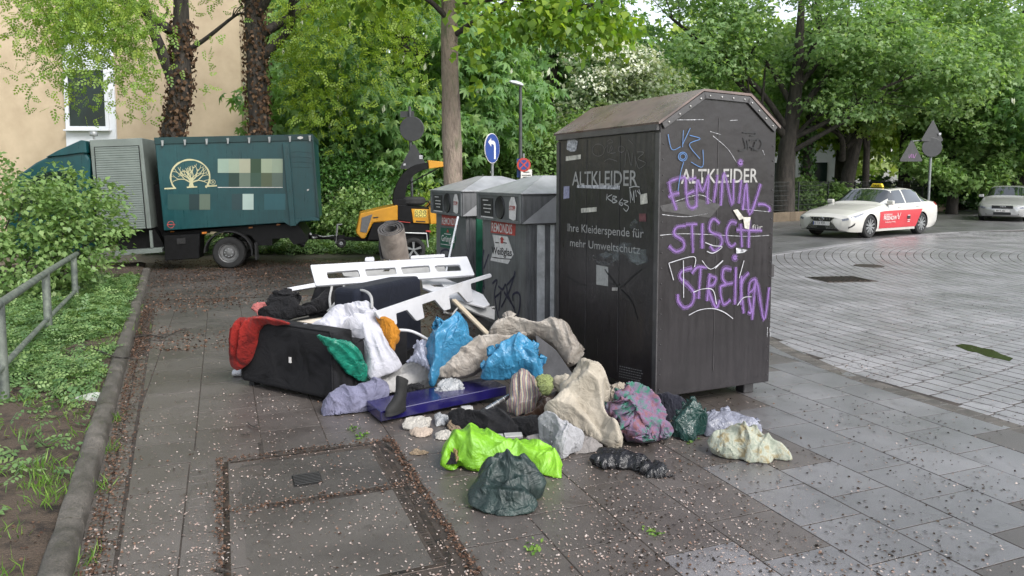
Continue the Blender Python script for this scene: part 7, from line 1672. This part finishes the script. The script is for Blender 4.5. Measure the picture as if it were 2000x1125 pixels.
body('white_pillow', 'stained white bolster pillow in front of the armchair', 'pillow', M_WPIL, [(708, 757), (745, 738), (790, 714), (815, 705), (835, 713), (847, 727), (843, 739), (815, 749), (790, 760), (760, 768), (722, 768)], None, tilt=35, bulge=.065, amp=.012, freq=2.5, seed=12, lumps=.2, zb=.03, auto=6, crumple=True, slack=.16, creases=[(1, 1, [(730, 752), (780, 736), (832, 722)]), (.8, .8, [(760, 758), (800, 744)]), (.8, -.8, [(745, 745), (790, 728)]), (.8, .8, [(815, 712), (825, 735)])])
body('lavender_cloth', 'rolled lavender blue bedding at the front corner of the armchair', 'bedding', M_LAV, [(648, 975), (680, 930), (740, 888), (850, 878), (960, 848), (1050, 838), (1064, 900), (980, 962), (860, 1012), (760, 1032), (660, 1037)], K3, tilt=38, bulge=.08, amp=.010, freq=3.2, kind='drape', dirn=1.2, seed=13, lumps=.3, auto=5, creases=[(.9,1,[(700,935),(720,990),(760,1025)]),(.9,1,[(780,900),(820,950),(850,1005)]),(.9,1,[(880,890),(930,940),(940,965)]),(.9,1,[(960,860),(1000,900),(980,955)])], crumple=True, slack=.16)
# boot
bt = empty('boot', G(782, 797, .09), R(240), 'single black ankle boot standing on the navy board', 'boot'); M_BOOT = mat('black_suede', (.008, .008, .008), .8, .4, 15, .5, 60)
rows = []
for (x, z, a_, b_, tl) in ((-.035, .245, .060, .046, .035), (-.030, .235, .064, .050, .03), (-.02, .18, .058, .046, .012), (-.012, .13, .060, .046, 0), (.015, .095, .085, .048, -.012), (.05, .06, .115, .050, -.012), (.062, .03, .128, .052, 0), (.064, .0, .130, .053, 0)):
    rows.append([(x+a_*math.cos(t), b_*math.sin(t), z + tl*math.cos(t)) for t in np.linspace(0, 2*PI, 21)[:-1]])
MB().grid(rows, cv=True).build('upper', M_BOOT, bt, smooth=True)
sl_ = MB().grid([[(p[0]*1.03, p[1]*1.06, .004) for p in rows[-1]], [(p[0]*1.04, p[1]*1.08, -.020) for p in rows[-1]]], cv=True); sl_.poly([(p[0]*1.04, p[1]*1.08, -.020) for p in rows[-1]]); sl_.build('sole', M_BLK, bt, smooth=True)
MB().grid([rows[0], [(p[0]*.8-.006, p[1]*.8, p[2]-.05) for p in rows[0]]], cv=True).poly([(p[0]*.8-.006, p[1]*.8, p[2]-.05) for p in rows[0]]).build('lining', M_BLK, bt, smooth=True)
bt.scale = (.8, .8, .85)
# navy board
p0, p1 = G(744, 829), G(990, 786); d = p1-p0; d.z = 0; L = d.length; ya = math.atan2(d.y, d.x)
o = MB().box((L/2, .15, .055), (L, .30, .075)).build('navy_board', M_NAVB, None, .006, seg=2); o.location = p0; o.rotation_euler = (0, R(-2.2), ya); tag(o, 'wet glossy navy blue board lying flat across the heap', 'board')
body('clear_bag', 'crumpled whitish plastic bag behind the navy board', 'plastic bag', plasticfilm('white_bag', (.40, .41, .42), .25), [(852, 766), (862, 748), (880, 738), (898, 746), (906, 760), (890, 770), (866, 774)], None, tilt=45, Y=5.42, bulge=.04, amp=.01, seed=61, crumple=True, auto=5, de=.015)
lump('black_cloth', 'small black cloth stuffed behind the navy board', 'cloth', M_BLKC, (790, 748, 832, 775), .05, .12, 12, .3)
# metal tube and its black end
a, b = G(940, 805, .05), G(996, 772, .11); d = b-a; tb = empty('metal_tube', a, 0, 'chromed metal tube with a black end in front of the board', 'tube'); T('tube', [(0, 0, 0), d*.5, d], .017, M_CHR, tb, 12); T('end_cap', [d*-.35, d*-.1, d*.12], .019, M_BLK, tb, 12)
for dz in (.35, .55, .75): MB().lathe([(.0185, -.004), (.020, 0), (.0185, .004)], d*dz, d, 12).build('ring', M_STEEL, tb)
# printed scarf
def printcloth(name, cols, sc_=14, zig=3.0):
    m, t, b = _nodes(name); MATS[name] = m; vec = _coord(t); w = t.nodes.new('ShaderNodeTexWave'); w.inputs['Scale'].default_value = sc_; w.inputs['Distortion'].default_value = zig; w.inputs['Detail'].default_value = 2
    t.links.new(vec, w.inputs['Vector']); r = _ramp(t, cols); r.color_ramp.interpolation = 'CONSTANT'; t.links.new(w.outputs['Fac'], r.inputs[0])
    t.links.new(r.outputs[0], b.inputs['Base Color']); b.inputs['Roughness'].default_value = .7
    n2 = _noise(t, 9, 4, .5, vec, 1.0); bp = t.nodes.new('ShaderNodeBump'); bp.inputs['Strength'].default_value = .4; bp.inputs['Distance'].default_value = .03; t.links.new(n2.outputs['Fac'], bp.inputs['Height']); t.links.new(bp.outputs[0], b.inputs['Normal']); return m
M_SCARF = printcloth('printed_scarf', [(.22, .16, .14), (.05, .03, .08), (.30, .10, .08), (.12, .30, .28), (.10, .06, .14), (.34, .30, .20), (.35, .12, .05)], 9, 4)
body('printed_scarf', 'paisley scarf in purple turquoise and orange draped over a stump of clutter', 'scarf', M_SCARF, [(572, 185), (588, 120), (625, 92), (650, 72), (695, 82), (730, 118), (752, 150), (775, 215), (800, 255), (772, 300), (755, 352), (700, 366), (664, 352), (628, 376), (592, 335), (560, 290), (582, 240)], K6, tilt=60, bulge=.08, amp=.010, freq=2.4, kind='drape', dirn=1.5, seed=14, auto=4, creases=[(1,1.3,[(640,100),(650,200),(640,340)]),(1,1.1,[(700,110),(740,220),(700,350)]),(.8,1,[(600,150),(600,280)])], crumple=True, slack=.13)
body('lime_net', 'pale lime green net cloth beside the printed scarf', 'cloth', fabric('lime_net', (.36, .42, .16), .3, .8, 30, .8), [(752, 130), (800, 103), (852, 118), (862, 190), (822, 235), (780, 214)], K6, tilt=50, Y=5.05, bulge=.05, amp=.012, freq=3, seed=15, auto=6)
body('brown_leather', 'brown leather piece folded below the printed scarf', 'leather', mat('brown_leather', (.04, .022, .014), .4, .3, 6, .3, 40), [(770, 260), (850, 225), (902, 218), (908, 262), (862, 295), (800, 335), (720, 385), (640, 400), (690, 362), (750, 320)], K6, tilt=45, bulge=.05, amp=.008, seed=16, auto=6)
body('black_garment', 'black fleece garment spread in front of the navy board', 'garment', M_BLKC, [(178, 365), (230, 343), (330, 372), (420, 366), (480, 346), (560, 376), (625, 440), (668, 485), (560, 508), (430, 505), (330, 455), (240, 432)], K6, tilt=24, bulge=.06, amp=.012, freq=2.6, kind='drape', dirn=.4, seed=17, auto=4, creases=[(1,1.1,[(230,370),(350,420),(500,475)]),(1,1,[(480,360),(520,420),(610,482)])], crumple=True, slack=.16)
body('black_garment', 'dark cloth bunched between the fleece and the white jacket', 'garment', M_BLKC, [(590, 390), (700, 372), (790, 380), (806, 490), (700, 512), (630, 470)], K6, tilt=40, bulge=.05, amp=.012, seed=18, auto=6)
# papers and crumbs left of the fleece
M_PAP = plasticfilm('white_wrapper', (.50, .47, .42), .4); M_TAN = fabric('tan_paper', (.33, .25, .17), .25, .9, 18, .9)
for bb, dp, mt_, lab, cat_ in (((784, 812, 850, 846), .12, M_PAP, 'stained white wrapper at the front edge of the navy board', 'wrapper'), ((842, 804, 880, 838), .10, plasticfilm('white_bag', (.4, .41, .42), .25), 'clear plastic wrapper next to the stained one', 'wrapper'), ((872, 822, 914, 846), .10, M_TAN, 'crumpled brown paper beside the fleece garment', 'paper'), ((800, 832, 850, 856), .10, mat('sponge', (.33, .27, .22), .95, .2, 20), 'beige foam chunk on the slabs before the wrappers', 'foam'), ((845, 840, 905, 862), .08, M_PAP, 'flattened pale wrapper beside the lime green jacket', 'wrapper'), ((798, 876, 836, 890), .05, M_TAN, 'lone scrap of brown paper on the slabs left of the lime jacket', 'paper')):
    rq = random.Random(len(lab)); cu_, cv_, ru, rv = (bb[0]+bb[2])/2, (bb[1]+bb[3])/2, (bb[2]-bb[0])/2, (bb[3]-bb[1])/2
    body(cat_.replace(' ', '_'), lab, cat_, mt_, [(cu_+ru*math.cos(a_)*rq.uniform(.6, 1.1), cv_+rv*math.sin(a_)*rq.uniform(.6, 1.1)) for a_ in np.linspace(0, 2*PI, 12)[:-1]], None, tilt=24, bulge=.010+dp*.10, amp=.012, seed=len(lab), crumple=True, slack=.3, auto=4, de=.015)
for i, (u, v, lab, mt_) in enumerate(((892, 805, 'small glass jar lying under the front of the navy board', mat('jar_glass', (.22, .18, .14), .1, .4, 20)), (911, 800, 'tin can lying beside the small jar', M_WPL2))):
    p = G(u, v, .03); o = MB().lathe([(0, -.04), (.027, -.04), (.03, -.035), (.03, .03), (.024, .036), (.024, .045), (0, .045)], (0, 0, 0), (1, .3, 0), 14).build('jar' if i == 0 else 'tin_can', mt_, None, smooth=True, sharp=40); o.location = p; tag(o, lab, 'jar' if i == 0 else 'can')
for u0, u1, v, lab in ((950, 983, 855, 'left of two short grey plastic rails behind the lime jacket'), (985, 1020, 852, 'right of two short grey plastic rails behind the lime jacket')):
    a, b = G(u0, v, .05), G(u1, v-2, .05); o = B('plastic_rail', (0, 0, 0), ((b-a).length, .05, .022), M_WPL2, None, bevel=.003); o.location = (a+b)/2; o.rotation_euler = (R(12), 0, math.atan2((b-a).y, (b-a).x)); tag(o, lab, 'rail')
# ---- right of the heap
M_FLOR = fabric('floral_quilt', (.28, .13, .15), .1, .4, 9, .85, (.20, .13, .22), (.06, .22, .16), scale=16)
body('cream_duvet', 'dirty cream quilted duvet heaped in front of the container', 'duvet', M_CRM, [(800, 325), (850, 288), (900, 240), (930, 170), (980, 100), (1040, 80), (1120, 90), (1190, 140), (1232, 200), (1200, 260), (1190, 330), (1235, 410), (1292, 470), (1308, 560), (1290, 588), (1210, 582), (1168, 545), (1080, 495), (960, 445), (860, 382)], K6, tilt=42, bulge=.15, amp=.030, freq=2.4, kind='drape', dirn=1.0, seed=19, quilt=(.13, .13, .014), lumps=.7, fine=.004, auto=4, creases=[(1.8,2.0,[(950,270),(1060,240),(1140,262),(1180,350),(1230,450),(1270,560)]),(1.3,1.2,[(810,325),(900,350),(1000,400),(1100,470),(1180,545)]),(1.2,1.2,[(1000,110),(1050,150),(1100,210)]),(1.2,1,[(1060,90),(1130,140),(1205,220)]),(1.2,-1.6,[(1000,310),(1080,380),(1150,470),(1185,560)]),(1,-1,[(900,262),(960,225),(1050,205)])], crumple=True, slack=.16)
body('cream_duvet', 'cream duvet lobe touching the foam mat', 'duvet', M_CRM, [(858, 135), (900, 105), (965, 108), (985, 150), (960, 215), (905, 215), (870, 180)], K6, tilt=55, Y=5.15, bulge=.06, amp=.010, seed=20)
body('floral_quilt', 'pink and green floral quilt beside the cream duvet', 'quilt', M_FLOR, [(1200, 335), (1280, 318), (1340, 268), (1420, 252), (1500, 288), (1560, 350), (1602, 420), (1642, 460), (1600, 512), (1500, 542), (1380, 552), (1310, 510), (1285, 460), (1230, 400)], K6, tilt=38, bulge=.13, amp=.016, freq=2.2, seed=21, quilt=(.11, .10, .020), lumps=.5, crumple=True)
body('cream_fleece', 'torn cream fleece lying over the floral quilt', 'fleece', fabric('cream_fleece', (.46, .40, .32), .12, .9, 25, .95), [(1196, 312), (1200, 240), (1240, 178), (1290, 163), (1350, 193), (1430, 203), (1500, 223), (1518, 250), (1460, 268), (1390, 258), (1340, 290), (1280, 328), (1220, 335)], K6, tilt=40, Y=4.98, bulge=.07, amp=.012, freq=2.6, seed=22, crumple=True)
body('denim_cloth', 'dark blue denim cloth against the foot of the container', 'cloth', fabric('dark_denim', (.018, .019, .03), .25, .5, 10, .85), [(655, 655), (760, 657), (832, 678), (850, 722), (805, 765), (740, 800), (690, 750)], K7, tilt=42, bulge=.07, amp=.010, freq=2.2, kind='drape', seed=23, auto=6)
body('green_bag', 'dark green plastic bag right of the floral quilt', 'plastic bag', plasticfilm('dark_green_bag', (.012, .05, .042), .2), [(758, 805), (800, 758), (840, 698), (890, 688), (942, 738), (964, 772), (925, 805), (905, 850), (892, 908), (830, 905), (798, 865), (768, 842)], K7, tilt=50, bulge=.08, amp=.016, freq=2.6, seed=24, fine=.006, crumple=True)
body('clear_bag', 'pale lilac translucent bag of clothes on the slabs', 'plastic bag', plasticfilm('pale_lilac_bag', (.26, .27, .33), .22, var=.45), [(922, 832), (950, 773), (1010, 748), (1100, 752), (1190, 788), (1252, 830), (1260, 862), (1220, 880), (1100, 886), (990, 884), (938, 864)], K7, tilt=35, bulge=.08, amp=.008, freq=2.6, seed=25, lumps=.25, fine=.004, crumple=True)
M_SAGE = fabric('sage_print', (.36, .40, .32), .12, .4, 10, .8, (.42, .44, .36), (.36, .30, .17), scale=22)
body('sage_cloth', 'sage green printed cloth at the right end of the heap', 'cloth', M_SAGE, [(958, 908), (1010, 883), (1100, 878), (1180, 866), (1250, 888), (1300, 918), (1380, 943), (1426, 990), (1410, 1008), (1340, 995), (1300, 1030), (1230, 1028), (1185, 1022), (1130, 990), (1070, 993), (990, 948)], K7, tilt=20, bulge=.07, amp=.018, freq=3.0, kind='drape', dirn=-.5, seed=26, fine=.005, auto=6, creases=[(1.1,1.3,[(970,912),(1050,900),(1120,930),(1150,980)]),(1.2,1.5,[(1100,885),(1150,930),(1200,1012)]),(1,1.2,[(1180,880),(1230,930),(1300,960),(1385,978)]),(.8,-1,[(1150,935),(1250,945),(1330,935)])], crumple=True, slack=.16)
body('white_jacket', 'white padded jacket between the lime jacket and the cream duvet', 'jacket', fabric('white_jacket', (.44, .44, .46), .1, .4, 12, .7), [(768, 390), (810, 358), (860, 366), (920, 418), (980, 448), (1062, 500), (1012, 545), (972, 595), (930, 655), (880, 625), (848, 585), (868, 520), (832, 462), (790, 425)], K6, tilt=42, bulge=.07, amp=.016, freq=2.8, kind='drape', dirn=.9, seed=27, quilt=(.07, .07, .006), auto=5, creases=[(1.1,1.5,[(790,380),(860,420),(890,500),(860,575)]),(.9,1.1,[(920,430),(950,500),(900,600)]),(.9,1.1,[(985,460),(950,560),(922,640)])], crumple=True, slack=.16)
body('grey_cloth', 'dirty grey white cloth under the cream duvet fold', 'cloth', fabric('dirty_grey', (.28, .26, .25), .2, .5, 10, .9), [(680, 512), (800, 490), (960, 500), (1080, 505), (1180, 555), (1150, 604), (1000, 618), (900, 606), (820, 585), (740, 545)], K6, tilt=18, bulge=.035, amp=.012, freq=3, seed=28, auto=6)
body('black_bag', 'torn black plastic bag in front of the cream fold', 'plastic bag', plasticfilm('black_bag', (.010, .010, .012), .25), [(328, 1000), (350, 958), (420, 938), (500, 948), (570, 968), (615, 1010), (640, 1050), (600, 1085), (570, 1078), (520, 1052), (440, 1042), (370, 1042)], K7, tilt=22, bulge=.05, amp=.016, freq=3, seed=29, fine=.008, edge=.025, crumple=True)
body('black_bag', 'small shiny black plastic wad at the very front right', 'plastic bag', plasticfilm('black_bag', (.010, .010, .012), .25), [(590, 1060), (620, 1015), (680, 1005), (722, 1038), (745, 1080), (785, 1092), (720, 1108), (625, 1104)], K7, tilt=28, bulge=.05, amp=.014, freq=3, seed=30, fine=.008, edge=.025, crumple=True)
# ---- front: lime jacket and dark green jacket
M_LIME = fabric('lime_nylon', (.20, .50, .02), .12, .5, 7, .42, (.26, .58, .03), weave=900, sheen=0)
M_DGRN = fabric('dark_green_nylon', (.014, .030, .028), .25, .6, 8, .42, (.022, .045, .040), weave=900, sheen=0)
body('lime_jacket', 'bright lime green rain jacket sprawled on the slabs', 'jacket', M_LIME, [(138, 652), (160, 560), (200, 500), (290, 468), (330, 456), (390, 478), (450, 516), (540, 526), (610, 552), (700, 552), (790, 578), (870, 608), (906, 650), (920, 730), (917, 778), (850, 766), (760, 728), (700, 700), (640, 682), (540, 680), (440, 700), (340, 716), (290, 690), (230, 650), (200, 695), (143, 695)], K6, tilt=19, bulge=.07, amp=.022, freq=3.2, kind='drape', dirn=-.4, seed=31, fine=.007, lumps=.7, auto=8, creases=[(1.3,1.3,[(300,470),(330,560),(332,640),(345,700)]),(1.2,1,[(200,520),(240,600),(285,680)]),[(290,475),(390,490),(460,575),(490,590)],[(640,570),(560,620),(430,680)],(.8,.7,[(560,560),(640,556),(700,575)]),[(700,560),(770,600),(860,620)],(1,1.2,[(740,690),(820,690),(905,655)]),(.8,-1,[(470,600),(560,600),(640,600)]),[(620,600),(680,650),(760,660)],(.7,.8,[(850,640),(880,700),(890,760)])], crumple=True, slack=.16)
body('green_jacket', 'dark green jacket bundled in front of the lime one', 'jacket', M_DGRN, [(303, 880), (340, 830), (378, 770), (400, 718), (480, 688), (580, 667), (690, 687), (770, 748), (808, 790), (792, 832), (735, 852), (715, 872), (754, 920), (748, 972), (690, 1008), (600, 1023), (480, 1008), (380, 973), (318, 932)], K6, tilt=19, bulge=.07, amp=.024, freq=2.8, kind='drape', dirn=.6, seed=32, fine=.009, lumps=.7, auto=8, creases=[(1.2,1.2,[(380,775),(460,760),(540,780),(600,830)]),[(430,890),(450,810),(500,770)],(1,1.2,[(600,672),(560,720),(600,790),(700,800)]),[(690,700),(650,760),(720,820)],(1.2,1.3,[(380,900),(500,935),(620,950),(740,925)]),[(540,900),(620,860),(700,862)],(.8,1,[(470,705),(520,740),(600,740)]),(1,-1.3,[(330,930),(450,985),(600,990),(730,965)]),(.8,-1,[(480,820),(560,850),(620,840)])], crumple=True, slack=.16)
lj = [o for o in bpy.data.objects if o.name == 'lime_jacket'][0]
o = body('lining', None, None, M_BLKC, [(186, 602), (212, 586), (243, 612), (262, 662), (258, 694), (222, 700), (190, 696)], K6, tilt=30, bulge=.035, amp=.004, seed=71, de=.02, auto=3)
o.location -= lj.location; o.location += Vector((-.015, -.085, .045)); o.parent = lj
o = body('cuff', None, None, fabric('tan_hem', (.40, .28, .14), .1, .3), [(214, 588), (226, 584), (250, 612), (268, 662), (262, 690), (254, 664), (240, 620)], K6, tilt=30, bulge=.05, amp=.002, seed=72, de=.01)
o.location -= lj.location; o.location += Vector((-.012, -.10, .055)); o.parent = lj
# ------------------------------------------------------------------ fallen petals, leaves, twigs and scraps
L_PETAL = leafmat('petal', [(0.27, 0.18, 0.15), (0.37, 0.29, 0.255), (0.47, 0.41, 0.38)], 0.15, 0.6, 1.0)
L_BROWN = leafmat('brown_litter', [(0.045, 0.022, 0.013), (0.105, 0.055, 0.033), (0.19, 0.115, 0.078)], 0.1, 0.7, 1.0)
L_SPECK = leafmat('dark_specks', [(0.012, 0.008, 0.005), (0.03, 0.018, 0.010), (0.06, 0.035, 0.02)], 0.05, 0.6, 1.0)
def scatter(name, label, cat, pts, mt, size, seed, tmpl=TM_BROAD, tiltn=.35, lift=.004):
    rg = np.random.default_rng(seed); n = len(pts); pos = np.array(pts, float); pos[:, 2] += lift + rg.random(n)*.004
    V, Fq, K = place(tmpl, pos, np.tile([0, 0, 1.], (n, 1)) + rg.normal(size=(n, 3))*tiltn, rg.normal(size=(n, 3))*np.array([1, 1, .15]), size*rg.uniform(.55, 1.35, n))
    o = np_mesh(name, V, Fq, mt, None, rnd=np.repeat(rg.random(n), K)); o['kind'] = 'stuff'; o['label'] = label; o['category'] = cat; return o
rg = np.random.default_rng(99)
def nz(x, y, f, s=0.): return mnoise.noise(Vector((x*f, y*f, s)))
def left_of_kerb(x, y): return (Vector((x, y, 0))-Vector((-1.93, 3.06, 0))).dot(KN)
pet = []
while len(pet) < 11000:
    y = 2.9 + 7.5*rg.random()**1.6; x = rg.uniform(-.72*y, .72*y)
    w = left_of_kerb(x, y)
    if w > -.04: continue
    d = .62 + .8*nz(x, y, .9) + .6*nz(x, y, 3.1, 4)
    if x > 1.9: d *= .25
    elif x > 1.2: d *= .6
    if -1.2 < x < 1.6 and 3.6 < y < 5: d += .25
    if rg.random() < d: pet.append((x, y, 0))
scatter('fallen_petals', 'pale pink petals strewn over the wet pavement', 'petals', pet, L_PETAL, .0125, 1, TM_LEAF)
lit = []
while len(lit) < 7200:                                                             # drifts along the kerb, the cover and the joints
    k = rg.random()
    if k < .36:
        p = kerb_pt(rg.uniform(-1.2, 7), -.05 - abs(rg.normal())*.07); x, y = p.x, p.y
    elif k < .46:
        p = PQ(rg.uniform(-.1, 1.75), rg.choice([-.03, .99, 1.01]) + rg.normal()*.015); x, y = p.x, p.y
    elif k < .50:
        p = PQ(rg.choice([-.05, .70]) + rg.normal()*.03, rg.uniform(0, 1)); x, y = p.x, p.y
    elif k < .66:
        y = 2.9+6*rg.random()**1.4; x = rg.uniform(-.7*y, .5*y)
        if left_of_kerb(x, y) > -.05 or rg.random() > .4+nz(x, y, 1.4, 7)*1.4: continue
    else:
        p = kerb_pt(rg.uniform(-1.2, 4.2), rg.uniform(.12, 1.9)); x, y = p.x, p.y
        if nz(x, y, 1.2, 3) < -.1: continue
        lit.append((x, y, verge_z(x, y)+.004)); continue
    lit.append((x, y, .002))
scatter('leaf_litter', 'brown leaf litter along the kerb, cover and joints', 'leaf litter', lit, L_BROWN, .0145, 2)
dl = []
while len(dl) < 9500:
    y = rg.uniform(7.2, 15.5); x = rg.uniform(-.66*y, -.05*y)
    if left_of_kerb(x, y) > -.05: continue
    if rg.random() < .35 + 1.1*nz(x, y, .5, 9) + .4*nz(x, y, 2.2, 2) + (.25 if y > 9 else 0): dl.append((x, y, .0))
scatter('driveway_litter', 'reddish brown litter covering the ground before the truck', 'leaf litter', dl, L_BROWN, .028, 3)
sp = []
while len(sp) < 2600:
    y = 2.9+8*rg.random()**1.5; x = rg.uniform(.12*y, .72*y)
    if rg.random() < .4+nz(x, y, 1.1, 12)*.9: sp.append((x, y, 0))
scatter('dark_specks', 'dark bits of bark and seed husks on the pale slabs', 'litter', sp, L_SPECK, .017, 4, TM_LEAF)
# twigs
def twig(pts, r, label, side=3, seed=1, z0=.012):
    rq = random.Random(seed); P = catmull([G(u, v, z0) + Vector((0, 0, rq.uniform(0, .012))) for u, v in pts], 5); b = P[0].copy(); mb = MB().tube([p-b for p in P], [r*(1-.6*i/(len(P)-1)) for i in range(len(P))], 6)
    for k in range(side):
        i = rq.randint(1, len(P)-2); d = (P[i+1]-P[i]).normalized(); s_ = rq.choice((-1, 1)); q = Vector((d.y*s_, -d.x*s_, 0)); L = rq.uniform(.06, .16)
        mb.tube([P[i]-b, P[i]-b+(q*.6+d)*L*.5+Vector((0, 0, .02)), P[i]-b+(q*.8+d)*L+Vector((0, 0, .015))], [r*.5, r*.4, r*.2], 5)
    o = mb.build('twig', M_BARKD, None, smooth=True); o.location = b; return tag(o, label, 'twig', 'twigs on the pavement')
twig([(262, 660), (290, 656), (320, 660), (345, 648), (368, 645)], .009, 'long branched twig on the pavement left of the armchair', 6, 1)
twig([(285, 664), (310, 668), (335, 664)], .006, 'thin twig lying just below the long branched one', 2, 2)
twig([(275, 640), (288, 625), (292, 612)], .005, 'short twig pointing away from the camera above the branched one', 2, 3)
twig([(160, 672), (190, 684), (225, 698), (252, 700), (278, 702)], .010, 'twig lying across the kerb', 2, 4, .105)
twig([(298, 560), (322, 558)], .008, 'small stick on the driveway near the leafy bush', 0, 5)
twig([(484, 828), (495, 836), (512, 838)], .006, 'dark stick on the pavement below the armchair', 1, 6)
twig([(755, 868), (770, 880)], .008, 'short dark stick at the far right corner of the cover', 0, 7)
twig([(424, 1112), (450, 1122)], .010, 'dark stick at the bottom edge beside the cover', 0, 8)
twig([(470, 850), (488, 849)], .006, 'reddish stick on the pavement above the cover', 0, 9)
twig([(132, 1098), (142, 1122)], .010, 'stub of wood beside the kerb at the bottom left', 0, 10)
# scraps
body('plastic_wrapper', 'pale green white plastic wrapper lying on the kerb', 'wrapper', plasticfilm('pale_wrapper', (.50, .53, .47), .35), [(146, 776), (160, 772), (185, 767), (200, 768), (216, 777), (200, 783), (175, 786), (155, 787)], None, tilt=25, Y=5.42, bulge=.02, amp=.01, seed=41, crumple=True, zb=.1, up=.5)
body('paper_scrap', 'small white paper scrap on the bare verge soil', 'paper', M_PAP, [(43, 862), (55, 858), (68, 862), (70, 868), (58, 872), (46, 871)], None, tilt=20, Y=4.66, bulge=.015, amp=.006, seed=42, crumple=True, zb=.05, up=.5)
for u, v, lab in ((1040, 1072, 'tiny green weed in a joint at the bottom centre'), (1272, 1040, 'small weed between the slabs right of the green jacket'), (710, 852, 'green leaf scraps just above the cover'), (690, 838, 'green leaf scraps left of the wrappers'), (1350, 862, 'weed tuft in front of the dark green bag')):
    p = G(u, v); n = 22; q = np.array([tuple(p)]*n) + rg.normal(size=(n, 3))*np.array([.02, .03, 0]); q[:, 2] = .004
    V, Fq, K = place(TM_LEAF, q-np.array(tuple(p)), rg.normal(size=(n, 3))*.4+np.array([0, 0, 1.]), rg.normal(size=(n, 3))*np.array([1, 1, .2])+np.array([0, 0, .35]), .027*rg.uniform(.6, 1.2, n))
    o = np_mesh('weed', V, Fq, L_GRASS, None, rnd=np.repeat(rg.random(n), K)); o.location = p; tag(o, lab, 'weed', 'weeds in the joints', 'stuff')
